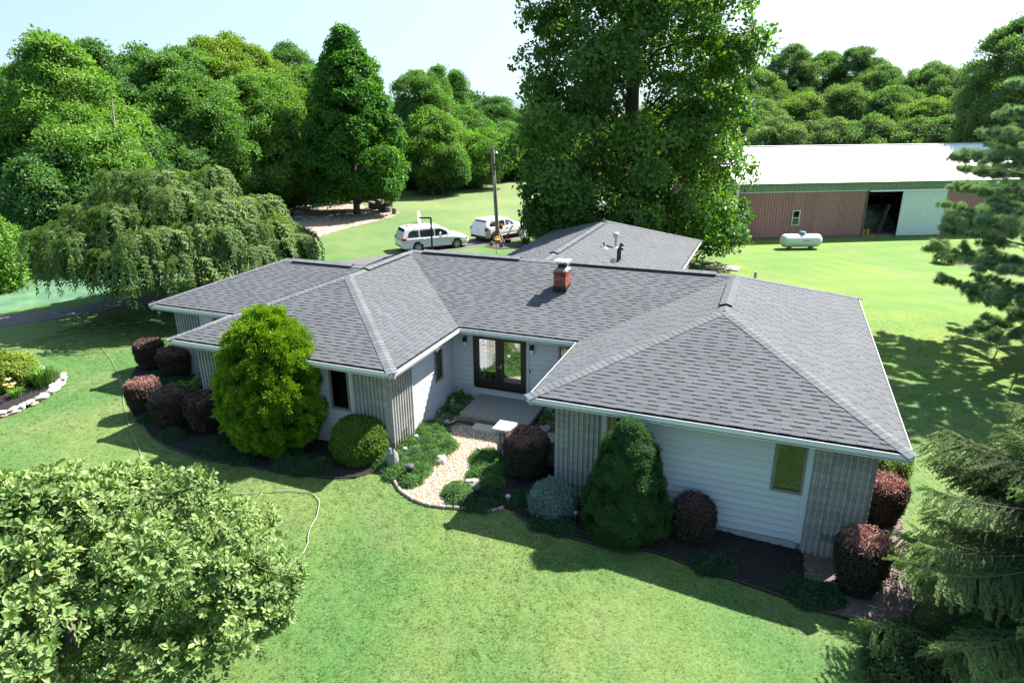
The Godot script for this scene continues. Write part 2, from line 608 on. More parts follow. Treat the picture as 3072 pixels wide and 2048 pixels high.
func materials() -> void:
	var m: StandardMaterial3D
	vmat("lawn", 0.95, 0.3, 0.2, 0.09)
	vmat("grass", 0.8).cull_mode = BaseMaterial3D.CULL_DISABLED
	M.grass.backlight_enabled = true
	M.grass.backlight = Color(0.6, 0.6, 0.4)
	M.grass.metallic_specular = 0.2
	m = mat("pond", lin(0.104, 0.2, 0.12), 0.12, 0.25, 0.05)
	m = mat("pond2", lin(0.176, 0.16, 0.096), 0.2)
	mat("asphalt", lin(0.104, 0.1, 0.104), 0.9, 0.35, 0.3, 0.0, 0.03)
	mat("chips", lin(0.32, 0.24, 0.192), 0.95, 0.5, 0.5, 3.0, 0.08)
	mat("chips_dark", lin(0.08, 0.068, 0.06), 0.95, 0.5, 0.5, 3.0, 0.08)
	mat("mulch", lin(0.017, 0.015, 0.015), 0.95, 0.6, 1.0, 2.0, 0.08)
	mat("mulch_dry", lin(0.16, 0.12, 0.104), 0.95, 0.55, 1.0, 2.0, 0.08)  # faded mulch; the sun on this corner is put into the paler colour
	mat("gravel", lin(0.368, 0.272, 0.192), 0.95, 0.5, 1.2, 2.0, 0.08)
	vmat("pebble", 0.85)
	mat("dry_soil", lin(0.24, 0.176, 0.136), 0.95, 0.3, 0.6)
	# house
	mat("deck", lin(0.096, 0.096, 0.104), 0.95)
	mat("deck_green", lin(0.036, 0.068, 0.024), 0.95)
	vmat("shingle", 0.93, 0.15, 2.5, 0.12)
	vmat("cap", 0.93, 0.18, 2.5, 0.12)
	vmat("siding", 0.55, 0.03, 1.5)
	M.siding.albedo_color = lin(0.464, 0.488, 0.528)
	mat("white_metal", lin(0.576, 0.592, 0.6), 0.4, 0.08, 0.5)
	mat("black", lin(0.0096, 0.0096, 0.0104), 0.6)
	mat("black_plastic", lin(0.0144, 0.0144, 0.016), 0.45)
	vmat("block", 0.95, 0.22, 1.6, 0.06)
	M.block.albedo_color = lin(0.34, 0.335, 0.325)
	vmat("block_damp", 0.95, 0.35, 1.6, 0.06)
	M.block_damp.albedo_color = lin(0.235, 0.225, 0.22)
	mat("block_plain", lin(0.216, 0.216, 0.212), 0.95, 0.2, 1.0)
	mat("frame", lin(0.176, 0.16, 0.136), 0.5)
	mat("bronze", lin(0.0144, 0.0128, 0.012), 0.35)
	m = mat("pane", lin(0.10, 0.105, 0.105), 0.03)
	m.metallic = 1.0
	m = mat("door_pane", lin(0.44, 0.448, 0.44), 0.02)
	m.metallic = 1.0
	m = mat("brass", lin(0.4, 0.288, 0.112), 0.3)
	m.metallic = 0.8
	m = mat("chrome", lin(0.48, 0.48, 0.48), 0.2)
	m.metallic = 1.0
	mat("white_gloss", lin(0.624, 0.64, 0.656), 0.25)
	m = mat("galvanised", lin(0.416, 0.44, 0.448), 0.45, 0.15, 1.0)
	m.metallic = 0.35
	mat("pipe_grey", lin(0.176, 0.192, 0.216), 0.5)
	mat("mortar", lin(0.336, 0.312, 0.288), 0.95, 0.2, 2.0)
	mat("brick", lin(0.24, 0.06, 0.04), 0.9, 0.35, 3.0)
	mat("brick_dark", lin(0.16, 0.04, 0.0304), 0.9, 0.35, 3.0)
	mat("brick_pale", lin(0.32, 0.104, 0.068), 0.9, 0.35, 3.0)
	mat("concrete", lin(0.192, 0.188, 0.18), 0.9, 0.16, 0.5)
	mat("concrete_pale", lin(0.416, 0.384, 0.344), 0.9, 0.25, 1.0)
	mat("concrete_pink", lin(0.464, 0.368, 0.32), 0.9, 0.2, 1.0)
	mat("kerb", lin(0.288, 0.192, 0.16), 0.9, 0.3, 2.0)
	mat("kerb_pale", lin(0.368, 0.272, 0.232), 0.9, 0.3, 2.0)
	mat("stone", lin(0.256, 0.248, 0.24), 0.9, 0.45, 1.5)
	mat("stone_pink", lin(0.352, 0.264, 0.224), 0.9, 0.4, 1.5)
	mat("stone_pale", lin(0.48, 0.44, 0.392), 0.9, 0.3, 1.5)
	mat("hose", lin(0.24, 0.24, 0.192), 0.5)
	mat("slate", lin(0.048, 0.052, 0.06), 0.6)
	mat("lilac_grey", lin(0.272, 0.24, 0.264), 0.4)
	# barn
	vmat("barn_red", 0.6, 0.18, 0.35)
	M.barn_red.albedo_color = lin(0.36, 0.180, 0.175)
	vmat("barn_green", 0.6, 0.15, 0.35)
	M.barn_green.albedo_color = lin(0.19, 0.275, 0.185)
	mat("barn_roof", lin(0.64, 0.64, 0.64), 0.5, 0.05, 0.2)
	vmat("barn_white", 0.5, 0.06, 0.3)
	M.barn_white.albedo_color = lin(0.528, 0.592, 0.592)
	mat("old_wood", lin(0.136, 0.12, 0.104), 0.9, 0.4, 1.0)
	mat("tarp", lin(0.096, 0.092, 0.088), 0.8, 0.4, 0.8)
	mat("yellow", lin(0.44, 0.304, 0.016), 0.5)
	# vehicles and yard
	m = mat("white_paint", lin(0.608, 0.616, 0.624), 0.3)
	m.clearcoat_enabled = true
	m.clearcoat = 0.6
	m.clearcoat_roughness = 0.05
	m = mat("dark_paint", lin(0.008, 0.0096, 0.0112), 0.25)
	m.clearcoat_enabled = true
	m.clearcoat = 1.0
	m.clearcoat_roughness = 0.03
	m = mat("silver_paint", lin(0.336, 0.36, 0.376), 0.3)
	m.metallic = 0.4
	m = mat("car_glass", lin(0.012, 0.0144, 0.016), 0.06)
	m.metallic_specular = 0.7
	mat("tyre", lin(0.012, 0.012, 0.0128), 0.85)
	m = mat("alloy", lin(0.4, 0.4, 0.408), 0.3)
	m.metallic = 0.7
	mat("red_light", lin(0.28, 0.0096, 0.012), 0.2)
	mat("lens", lin(0.44, 0.456, 0.464), 0.12)
	mat("plate", lin(0.44, 0.48, 0.528), 0.5)
	mat("tank_white", lin(0.528, 0.576, 0.568), 0.4, 0.12, 1.0)
	mat("steel_blue", lin(0.128, 0.192, 0.264), 0.4)
	mat("faded_red", lin(0.4, 0.176, 0.176), 0.6)
	mat("terracotta", lin(0.4, 0.224, 0.096), 0.8)
	mat("pale_green", lin(0.32, 0.416, 0.32), 0.6)
	mat("pole_wood", lin(0.208, 0.188, 0.16), 0.9, 0.4, 1.2)
	# plants
	leafmat("leaf", Color(0.88, 0.95, 0.5))
	leafmat("leaf_gloss", Color(0.95, 1.0, 0.45), 0.45)
	leafmat("leaf_matt", Color(0.75, 0.8, 0.5), 0.5)
	leafmat("leaf_gold", Color(0.8, 0.82, 0.3), 0.6)
	leafmat("leaf_dark", Color(0.6, 0.4, 0.35), 0.6)
	leafmat("needle", Color(0.7, 0.75, 0.5), 0.6)
	for q in [["leaf_one", Color(0.10, 0.17, 0.05)], ["leaf_two", Color(0.14, 0.205, 0.066)], ["leaf_three", Color(0.075, 0.14, 0.04)]]:
		leafmat(q[0], Color(0.75, 0.8, 0.5), 0.5).albedo_color = lin(q[1].r, q[1].g, q[1].b)
	for q in [["hosta", Color(0.055, 0.15, 0.03)], ["grass_long", Color(0.10, 0.22, 0.035)], ["lilac", Color(0.42, 0.32, 0.55)], ["pink_petal", Color(0.72, 0.50, 0.46)], ["orange_petal", Color(0.85, 0.42, 0.12)], ["peach_petal", Color(0.85, 0.55, 0.32)], ["red_petal", Color(0.65, 0.05, 0.05)]]:
		leafmat(q[0], Color(0.7, 0.7, 0.5), 0.5).albedo_color = lin(q[1].r, q[1].g, q[1].b)
	mat("stem_green", lin(0.08, 0.12, 0.04), 0.7)
	mat("bark", lin(0.104, 0.084, 0.068), 0.95, 0.4, 1.5)
	mat("bark_dark", lin(0.068, 0.06, 0.0496), 0.95, 0.4, 1.5)
	mat("bark_grey", lin(0.176, 0.16, 0.144), 0.95, 0.4, 1.5)
	mat("bark_pale", lin(0.32, 0.288, 0.256), 0.95, 0.3, 1.5)
	mat("bark_white", lin(0.496, 0.464, 0.432), 0.9, 0.35, 1.5)
	M.clump_far = clump(30, 0.7, 0.28, 0.17, 40, 0.6)


# ---- house ----------------------------------------------------------------------------------------------------------

var tabs := []   # every shingle: [distance to the eye, corners]

func slope(deck: MB, poly: Array, a: Vector3, b: Vector3, shingled := true) -> void:   # a to b is the eave
	var u := (b - a).normalized()
	var m := Vector3.ZERO
	for p in poly:
		m += p
	m /= poly.size()
	var w := (m - a) - u * (m - a).dot(u)
	w = w.normalized()
	var n := u.cross(w)
	if n.y < 0.0:
		n = -n
	var low := []
	for p in poly:
		low.append(p - n * 0.004 + w * (0.086 if (p - a).dot(w) < 0.01 else 0.0))
	deck.face(low, Vector3.UP)
	if not shingled:
		return
	var q := PackedVector2Array()
	var top := 0.0
	for p in poly:
		q.append(Vector2((p - a).dot(u), (p - a).dot(w)))
		top = maxf(top, q[q.size() - 1].y)
	var span := func(v: float) -> Vector2:
		var lo := 1e9
		var hi := -1e9
		for i in q.size():
			var e := q[i]
			var f := q[(i + 1) % q.size()]
			if (e.y <= v and f.y >= v) or (e.y >= v and f.y <= v):
				if absf(f.y - e.y) < 1e-6:
					lo = minf(lo, minf(e.x, f.x)); hi = maxf(hi, maxf(e.x, f.x))
				else:
					var x := lerpf(e.x, f.x, (v - e.y) / (f.y - e.y))
					lo = minf(lo, x); hi = maxf(hi, x)
		return Vector2(lo, hi)
	var blotch := FastNoiseLite.new()
	blotch.frequency = 0.35
	var v := 0.09
	while v < top - 0.02:
		var s0: Vector2 = span.call(v)
		var s1: Vector2 = span.call(minf(v + 0.142, top - 0.001))
		var x := minf(s0.x, s1.x) - rng.randf() * 0.3
		var thick := rng.randf() < 0.5
		while x < maxf(s0.y, s1.y):
			var wd := rng.randf_range(0.16, 0.36)
			var x2 := x + wd
			var bl := clampf(x, s0.x, s0.y)
			var br := clampf(x2, s0.x, s0.y)
			var tl := clampf(x, s1.x, s1.y)
			var tr := clampf(x2, s1.x, s1.y)
			if br - bl > 0.015 or tr - tl > 0.015:
				var t := 0.020 if thick else 0.009
				var tone := (rng.randf_range(0.94, 1.06) * (0.97 if thick else 1.01)) * (1.0 + 0.12 * blotch.get_noise_2d(x + a.x * 3.0, v * 2.0 + a.z * 5.0))
				if rng.randf() < 0.06:
					tone *= 0.9
				var mid := a + u * ((bl + br) * 0.5) + w * v
				tabs.append([mid.distance_squared_to(eye), a + u * bl + w * v, a + u * br + w * v, a + u * tr + w * (v + 0.15), a + u * tl + w * (v + 0.15), n, t, tone])
			x = x2
			thick = not thick
		v += 0.14


func add_tab(b: MB, s: Array) -> void:
	var n: Vector3 = s[5]
	var t: float = s[6]
	b.col = Color(0.074, 0.078, 0.089) * float(s[7])
	var p0: Vector3 = s[1] + n * t
	var p1: Vector3 = s[2] + n * t
	var p2: Vector3 = s[3] + n * 0.003
	var p3: Vector3 = s[4] + n * 0.003
	b.face([p0, p1, p2, p3], n)
	b.col = b.col * 0.5
	b.face([s[1], s[2], p1, p0], s[1] - s[4])
	b.face([s[1], p0, p3], s[1] - s[2])
	b.face([s[2], p1, p2], s[2] - s[1])


func caps(a: Vector3, e: Vector3, n1: Vector3, n2: Vector3, lift: float, single: bool, roof: Node, rest: MB) -> void:
	var ax := (e - a).normalized()
	var d1 := ax.cross(n1).normalized()
	var d2 := ax.cross(n2).normalized()
	if d1.dot(n2) < 0.0 and d1.y > 0.0: d1 = -d1
	if d1.y > 0.0: d1 = -d1
	if d2.y > 0.0: d2 = -d2
	var l := a.distance_to(e)
	var s := 0.0
	var up := (n1 + n2).normalized()
	while s < l - 0.03:
		var b := MB.new() if single else rest
		b.col = Color(0.100, 0.108, 0.118) * rng.randf_range(0.85, 1.12)
		var s2 := minf(s + 0.185, l)
		for k in 2:
			var d := d1 if k == 0 else d2
			var n := n1 if k == 0 else n2
			var h0 := lift + 0.026
			var h1 := lift + 0.017
			var p0 := a + ax * s + up * h0
			var p1 := a + ax * s2 + up * h1
			var p2 := a + ax * s2 + d * 0.165 + n * h1
			var p3 := a + ax * s + d * 0.165 + n * h0
			b.face([p0, p1, p2, p3], n)
			b.face([p0, p3, p3 - n * 0.014, p0 - up * 0.014], -ax)
			b.face([p3, p2, p2 - n * 0.03, p3 - n * 0.03], d)
		if single:
			obj("cap_shingle", b, M.cap, roof)
		s += 0.16


func ridge_vent(b: MB, a: Vector3, e: Vector3, side: Vector3) -> void:   # dark mesh body under raised caps
	var down := Vector3(0, -PT, 0) + side
	var down2 := Vector3(0, -PT, 0) - side
	for d in [down, down2]:
		var k: Vector3 = d.normalized() * 0.17
		var up := Vector3(0, 0.055, 0)
		b.hexa([a, e, e + k, a + k, a + up, e + up, e + k + up, a + k + up])


func gutter(h: Node3D, a: Vector3, e: Vector3, outw: Vector3, ends := true) -> void:   # a to e lies on the outer lip
	var g := MB.new()
	var u := (e - a).normalized()
	var l := a.distance_to(e)
	var bs := Basis(u, Vector3.UP, outw)
	var mid := (a + e) * 0.5
	g.box(mid + Vector3(0, -0.06, 0) - outw * 0.006, Vector3(l, 0.105, 0.012), bs)
	g.box(mid + Vector3(0, -0.006, 0) - outw * 0.008, Vector3(l, 0.012, 0.016), bs)
	g.box(mid + Vector3(0, -0.118, 0) - outw * 0.05, Vector3(l, 0.012, 0.085), bs)
	if ends:
		for s in [a, e]:
			g.box(s + Vector3(0, -0.06, 0) - outw * 0.055, Vector3(0.008, 0.108, 0.085), bs)
	var o := obj("gutter", g, M.white_metal, h)
	var d := MB.new()
	d.box(mid + Vector3(0, -0.014, 0) - outw * 0.056, Vector3(l - 0.02, 0.01, 0.082), bs)
	obj("gutter_strip", d, M.black, o)  # black strip closing the gutter just below its lip
	var f := MB.new()
	f.box(mid + Vector3(0, -0.11, 0) - outw * 0.112, Vector3(l, 0.19, 0.02), bs)
	obj("fascia", f, M.white_metal, h)


func board_piece(wall: Node, at: Vector3, u: Vector3, out: Vector3, l: float, hgt: float) -> void:
	var b := MB.new()
	b.col = Color.WHITE * rng.randf_range(0.93, 1.0)
	var t := Vector3(0, hgt + 0.012, 0)
	var k := Vector3(0, 0.017, 0)
	b.hexa([at + k, at + u * l + k, at + u * l + k + out * 0.034, at + k + out * 0.034, at + t, at + u * l + t, at + u * l + t + out * 0.006, at + t + out * 0.006])
	b.face([at + k + out * 0.034, at + u * l + k + out * 0.034, at + u * l + out * 0.012, at + out * 0.012], out - Vector3(0, 0.5, 0))
	b.face([at, at + u * l, at + u * l + out * 0.012, at + out * 0.012], Vector3.DOWN)
	obj("board", b, M.siding, wall)


func block_mesh(w: float, tone: float) -> ArrayMesh:   # a split-rib concrete block: flat web, three proud ribs
	var b := MB.new()
	b.col = Color.WHITE * tone
	b.box(Vector3(w * 0.5, 0.098, -0.03), Vector3(w - 0.006, 0.192, 0.06))
	var n := maxi(1, roundi(w / 0.134))
	for i in n:
		var x := w * (i + 0.5) / n
		var k := 0.036
		b.hexa([Vector3(x - k, 0.003, 0), Vector3(x + k, 0.003, 0), Vector3(x + k * 0.72, 0.004, 0.052), Vector3(x - k * 0.72, 0.004, 0.048),
			Vector3(x - k, 0.193, 0), Vector3(x + k, 0.193, 0), Vector3(x + k * 0.72, 0.192, 0.046), Vector3(x - k * 0.72, 0.192, 0.052)])
	return b.mesh()


# A wall from a towards u. segs: [kind, from, to] with kind «board», «block» or «trim»; holes: [from, to, low, high].
func wall(h: Node3D, a: Vector3, u: Vector3, l: float, out: Vector3, y0: float, segs: Array, holes := [], top := 2.56) -> MeshInstance3D:
	var b := MB.new()
	var bs := Basis(u, Vector3.UP, out)
	b.box(a + u * l * 0.5 - out * 0.12 + Vector3(0, (top + y0) * 0.5, 0), Vector3(l, top - y0, 0.2), bs)
	var o := obj("wall", b, M.block_plain, h)
	for s in segs:
		var s0: float = s[1]
		var s1: float = s[2]
		if s[0] == "trim":
			var t := MB.new()
			t.box(a + u * (s0 + s1) * 0.5 + out * 0.018 + Vector3(0, (top - 0.06) * 0.5, 0), Vector3(s1 - s0, top + 0.06, 0.036), bs)
			obj("corner_board", t, M.siding, o)
		elif s[0] == "block":
			var n := maxi(1, roundi((s1 - s0) / 0.4))
			var w := (s1 - s0) / n
			var kinds := []
			for k in 3:
				kinds.append(block_mesh(w, [1.0, 0.88, 1.1][k]))
			var y := y0
			while y < top - 0.05:
				for i in n:
					var stain := y < y0 + 0.75 and rng.randf() < 0.35
					var p := put("block", kinds[rng.randi() % 3], M.block_damp if stain else M.block, o)
					p.transform = Transform3D(bs, a + u * (s0 + i * w) + Vector3(0, y, 0) + out * 0.05)
				y += 0.2
		else:
			var y := -0.05
			while y < top - 0.03:
				var x := s0
				var hh := minf(0.18, top - y)
				var cuts := []
				for q in holes:
					if y + 0.1 > q[2] and y + 0.06 < q[3] and q[1] > s0 and q[0] < s1:
						cuts.append(q)
				cuts.sort_custom(func(p, r): return p[0] < r[0])
				for q in cuts:
					if q[0] - x > 0.03:
						board_piece(o, a + u * x + Vector3(0, y, 0), u, out, q[0] - x, hh)
					x = q[1]
				if s1 - x > 0.03:
					board_piece(o, a + u * x + Vector3(0, y, 0), u, out, s1 - x, hh)
				y += 0.18
	return o


func window(h: Node3D, at: Vector3, w: float, hgt: float, u: Vector3, out: Vector3) -> void:   # at is the middle of the opening
	var bs := Basis(u, Vector3.UP, out)
	var f := MB.new()
	for s in [-1.0, 1.0]:
		f.box(at + u * s * (w * 0.5 - 0.03) + out * 0.025, Vector3(0.06, hgt, 0.07), bs)
		f.box(at + Vector3(0, s * (hgt * 0.5 - 0.03), 0) + out * 0.025, Vector3(w - 0.12, 0.06, 0.07), bs)
	var o := obj("window", f, M.frame, h)
	var p := MB.new()
	p.box(at + out * 0.012, Vector3(w - 0.12, hgt - 0.12, 0.012), bs)
	obj("pane", p, M.pane, o)


func build_house() -> void:
	var X := Vector3.RIGHT
	var Z := Vector3.BACK
	var h := thing("house", "long grey single-storey house with hipped shingle roofs and ribbed block panels", "house")
	var x0 := -1.557
	var x1 := 7.009
	var xm := 2.726
	var zf := 5.02
	var zi := 0.624
	var zm := -3.659
	var zb := -7.942
	var l0 := -13.816
	var l1 := -5.531
	var lm := -9.6735
	var lz := 4.852
	var hl := 4.1425
	var RL := EV + PT * hl
	var e0 := -17.754
	var ez := 2.078
	var he := 3.545
	var yr := EV + PT * he
	var er := ez - he
	var ex := l0 + he
	var rx := -4.144
	# walls, front ones with their cladding
	var wr := 0.598
	var fz := zf - wr
	var a := Vector3(x0 + wr, 0, fz)
	wall(h, a, X, 7.37, Z, -0.45, [["block", 0.0, 1.209], ["trim", 1.215, 1.36], ["board", 1.36, 6.0], ["trim", 6.0, 6.16], ["block", 6.165, 7.37]], [[1.36, 2.05, 1.25, 2.56], [5.33, 6.02, 1.25, 2.56]])
	window(h, Vector3(0.745, 1.89, fz), 0.69, 1.3, X, Z)
	window(h, Vector3(4.72, 1.89, fz), 0.69, 1.3, X, Z)
	wall(h, Vector3(x0 + wr, 0, fz - 0.22), -Z, 4.1, -X, -0.45, [["board", 0.0, 4.1]])
	wall(h, Vector3(x1 - wr, 0, fz), -Z, 11.7, X, -0.6, [["block", 0.05, 1.25], ["board", 1.25, 11.7]])
	wall(h, Vector3(l0 + wr, 0, lz - wr), X, 7.09, Z, -0.05, [["block", 0.0, 1.2], ["trim", 1.205, 1.3], ["board", 1.3, 5.78], ["trim", 5.78, 5.915], ["block", 5.92, 7.09]], [[5.1, 5.79, 1.2, 2.56]])
	window(h, Vector3(-7.775, 1.87, lz - wr), 0.69, 1.32, X, Z)
	wall(h, Vector3(l1 - wr, 0, lz - wr), -Z, 4.23, X, -0.05, [["block", 0.0, 1.3], ["trim", 1.305, 1.4], ["board", 1.4, 4.23]], [[2.83, 3.36, 1.2, 2.38]])
	window(h, Vector3(l1 - wr, 1.79, lz - wr - 3.095), 0.52, 1.18, -Z, X)
	wall(h, Vector3(l1 - wr, 0, 0.026), X, 5.17, Z, -0.05, [["board", 0.0, 5.17]], [[0.73, 2.83, 0.42, 2.56], [3.84, 4.5, 1.2, 2.5]])
	window(h, Vector3(-1.95, 1.87, 0.026), 0.66, 1.3, X, Z)
	wall(h, Vector3(e0 + wr, 0, ez - wr), X, 3.94, Z, -0.05, [["block", 0.0, 1.18], ["trim", 1.185, 1.33], ["board", 1.33, 3.94]], [[1.85, 2.5, 1.2, 2.5]])
	window(h, Vector3(-14.98, 1.85, ez - wr), 0.64, 1.3, X, Z)
	wall(h, Vector3(l0 + wr, 0, lz - wr - 0.22), -Z, 2.6, -X, -0.05, [["block", 0.0, 1.2], ["board", 1.2, 2.6]])
	wall(h, Vector3(e0 + wr, 0, ez - wr - 0.22), -Z, 5.4, -X, -0.05, [])
	wall(h, Vector3(e0 + wr, 0, -4.4), X, 4.0, -Z, -0.05, [])
	wall(h, Vector3(l0 + wr, 0, -4.5), -Z, 2.8, -X, -0.05, [])
	wall(h, Vector3(l0 + wr, 0, zb + wr), X, 5.4, -Z, -0.05, [])
	wall(h, Vector3(0.139 - wr, 0, zb + wr), X, 6.85, -Z, -0.05, [])
	wall(h, Vector3(0.139 - wr, 0, zb + wr), -Z, 9.68, X, -0.05, [["block", 8.4, 9.6], ["board", 0.0, 8.4]])
	wall(h, Vector3(-8.427 + wr, 0, zb + wr), -Z, 9.68, -X, -0.05, [])
	wall(h, Vector3(-8.427 + wr, 0, -17.03), X, 7.37, -Z, -0.05, [])
	for k in 12:   # the footing course shows under the siding
		var fb := MB.new()
		fb.box(Vector3(0.62 + k * 0.39, -0.155, fz - 0.008), Vector3(0.382, 0.19, 0.05))
		fb.box(Vector3(0.62 + k * 0.39, -0.355, fz - 0.012), Vector3(0.386, 0.19, 0.05))
		obj("block", fb, M.block, h)
	# French doors
	var d := MB.new()
	d.box(Vector3(-5.285, 1.62, 0.05), Vector3(0.05, 1.86, 0.14))
	d.box(Vector3(-3.435, 1.62, 0.05), Vector3(0.05, 1.86, 0.14))
	d.box(Vector3(-4.36, 2.53, 0.05), Vector3(1.8, 0.06, 0.14))
	d.box(Vector3(-4.36, 0.70, 0.07), Vector3(1.8, 0.03, 0.18))
	var door := obj("door_frame", d, M.bronze, h)
	for s in [0, 1]:
		var lx: float = [-5.255, -4.35][s]
		var f := MB.new()
		var w := 0.89
		f.box(Vector3(lx + 0.075, 1.61, 0.075), Vector3(0.15, 1.78, 0.05))
		f.box(Vector3(lx + w - 0.065, 1.61, 0.075), Vector3(0.13, 1.78, 0.05))
		f.box(Vector3(lx + w * 0.5 + 0.01, 0.85, 0.075), Vector3(w - 0.28, 0.26, 0.05))
		f.box(Vector3(lx + w * 0.5 + 0.01, 2.47, 0.075), Vector3(w - 0.28, 0.06, 0.05))
		var leaf := obj("door", f, M.bronze, h)
		var g := MB.new()
		g.box(Vector3(lx + w * 0.5 + 0.01, 1.71, 0.062), Vector3(w - 0.28, 1.46, 0.012))
		obj("pane", g, M.door_pane, leaf)
		var mu := MB.new()
		for q in [0.30, 0.62]:
			mu.box(Vector3(lx + 0.15 + (w - 0.28) * q, 1.10, 0.071), Vector3(0.012, 0.24, 0.006))
			mu.box(Vector3(lx + 0.15 + (w - 0.28) * q, 2.33, 0.071), Vector3(0.012, 0.22, 0.006))
		mu.box(Vector3(lx + w * 0.5 + 0.01, 2.22, 0.071), Vector3(w - 0.28, 0.012, 0.0065))
		obj("glazing_bar", mu, M.brass, leaf)
		if s == 1:
			var k := MB.new()
			k.box(Vector3(lx + 0.06, 1.55, 0.108), Vector3(0.03, 0.16, 0.016))
			k.tube([Vector3(lx + 0.06, 1.53, 0.11), Vector3(lx + 0.06, 1.53, 0.145), Vector3(lx - 0.04, 1.53, 0.145)], [0.011, 0.011, 0.009], 6)
			obj("handle", k, M.chrome, leaf)
	var tr := MB.new()
	tr.box(Vector3(-5.355, 1.62, 0.045), Vector3(0.09, 1.9, 0.05))
	tr.box(Vector3(-3.355, 1.62, 0.045), Vector3(0.1, 1.9, 0.05))
	tr.box(Vector3(-4.36, 0.555, 0.045), Vector3(2.08, 0.26, 0.05))
	obj("door_casing", tr, M.siding, h)
	for x in [-5.62, -3.19]:   # wall lamps with a white globe
		var lb := MB.new()
		lb.rbox(Vector3(x, 2.36, 0.10), Vector3(0.12, 0.16, 0.12), 0.015)
		var lamp := obj("wall_lamp", lb, M.black, h)
		var lg := MB.new()
		lg.lathe(Vector3(x, 2.13, 0.12), [Vector2(0.0, 0.0), Vector2(0.05, 0.015), Vector2(0.075, 0.06), Vector2(0.08, 0.1), Vector2(0.06, 0.15)], 14)
		obj("globe", lg, M.white_gloss, lamp)
	var fl := MB.new()   # flood lamp under the left wing's eave, and the gutter spout
	fl.tube([Vector3(l1 - 0.1, 2.66, 1.75), Vector3(l1 - 0.18, 2.60, 1.75), Vector3(l1 - 0.18, 2.57, 1.95)], [0.03, 0.03, 0.05], 8)
	obj("flood_lamp", fl, M.white_gloss, h)
	var bell := MB.new()
	bell.box(Vector3(-3.27, 1.5, 0.075), Vector3(0.03, 0.1, 0.02))
	obj("doorbell", bell, M.black, h)
	# soffits
	var so := MB.new()
	for q in [[x0 + 0.03, x1 - 0.03, zi + 0.02, zf - 0.03], [l0 + 0.03, l1 - 0.03, ez - 0.03, lz - 0.03], [l1 - 0.3, x0 + 0.3, -0.4, zi - 0.03], [e0 + 0.03, l0 + 0.3, -4.98, ez - 0.03], [l0 + 0.05, x1 - 0.03, zb + 0.03, -0.4], [-8.4, 0.11, -17.6, zb + 0.03]]:
		so.box(Vector3((q[0] + q[1]) * 0.5, 2.74, (q[2] + q[3]) * 0.5), Vector3(q[1] - q[0], 0.02, q[3] - q[2]))
	obj("soffit", so, M.white_metal, h)
	# roof
	rng.seed = 77
	var deck := MB.new()
	var vr := Vector3(xm, RG, zm)
	var ar := Vector3(xm, RG, zf - HW)
	var al := Vector3(lm, RL, lz - hl)
	var vl := Vector3(lm, RL, zi - hl)
	slope(deck, [Vector3(x0, EV, zf), Vector3(x1, EV, zf), ar], Vector3(x0, EV, zf), Vector3(x1, EV, zf))
	slope(deck, [Vector3(x1, EV, zf), Vector3(x1, EV, zb), vr, ar], Vector3(x1, EV, zf), Vector3(x1, EV, zb))
	slope(deck, [Vector3(x0, EV, zf), Vector3(x0, EV, zi), vr, ar], Vector3(x0, EV, zf), Vector3(x0, EV, zi))
	slope(deck, [Vector3(l1, EV, zi), Vector3(x0, EV, zi), vr, Vector3(lm, RG, zm), vl], Vector3(l1, EV, zi), Vector3(x0, EV, zi))
	slope(deck, [Vector3(l0, EV, lz), Vector3(l1, EV, lz), al], Vector3(l0, EV, lz), Vector3(l1, EV, lz))
	slope(deck, [Vector3(l1, EV, lz), Vector3(l1, EV, zi), vl, al], Vector3(l1, EV, lz), Vector3(l1, EV, zi))
	slope(deck, [Vector3(l0, EV, lz), Vector3(l0, EV, zb), Vector3(lm, RL, zm), al], Vector3(l0, EV, lz), Vector3(l0, EV, zb), false)
	slope(deck, [Vector3(e0, EV, ez), Vector3(l0, EV, ez), Vector3(ex, yr, er), Vector3(e0 + he, yr, er)], Vector3(e0, EV, ez), Vector3(l0, EV, ez))
	slope(deck, [Vector3(e0, EV, ez), Vector3(e0, EV, ez - 2 * he), Vector3(e0 + he, yr, er)], Vector3(e0, EV, ez), Vector3(e0, EV, ez - 2 * he), false)
	slope(deck, [Vector3(e0, EV, ez - 2 * he), Vector3(l0, EV, ez - 2 * he), Vector3(ex, yr, er), Vector3(e0 + he, yr, er)], Vector3(e0, EV, ez - 2 * he), Vector3(l0, EV, ez - 2 * he), false)
	slope(deck, [Vector3(l0, EV, zb), Vector3(x1, EV, zb), vr, Vector3(lm, RG, zm)], Vector3(l0, EV, zb), Vector3(x1, EV, zb), false)
	slope(deck, [Vector3(0.139, EV, zb), Vector3(0.139, EV, -17.63), Vector3(rx, RG, -13.35), Vector3(rx, RG, zm)], Vector3(0.139, EV, zb), Vector3(0.139, EV, -17.63))
	slope(deck, [Vector3(-8.427, EV, zb), Vector3(-8.427, EV, -17.63), Vector3(rx, RG, -13.35), Vector3(rx, RG, zm)], Vector3(-8.427, EV, zb), Vector3(-8.427, EV, -17.63))
	slope(deck, [Vector3(0.139, EV, -17.63), Vector3(-8.427, EV, -17.63), Vector3(rx, RG, -13.35)], Vector3(0.139, EV, -17.63), Vector3(-8.427, EV, -17.63), false)
	var roof := obj("roof", deck, M.deck, h)
	tabs.sort_custom(func(p, q): return p[0] < q[0])
	var rest := MB.new()
	for i in tabs.size():
		if i < 300:
			var b := MB.new()
			add_tab(b, tabs[i])
			obj("shingle", b, M.shingle, roof)
		else:
			add_tab(rest, tabs[i])
	obj("shingle", rest, M.shingle, roof).set_meta("kind", "stuff")
	# hip and ridge caps
	var nf := Vector3(0, 1, PT).normalized()
	var nb := Vector3(0, 1, -PT).normalized()
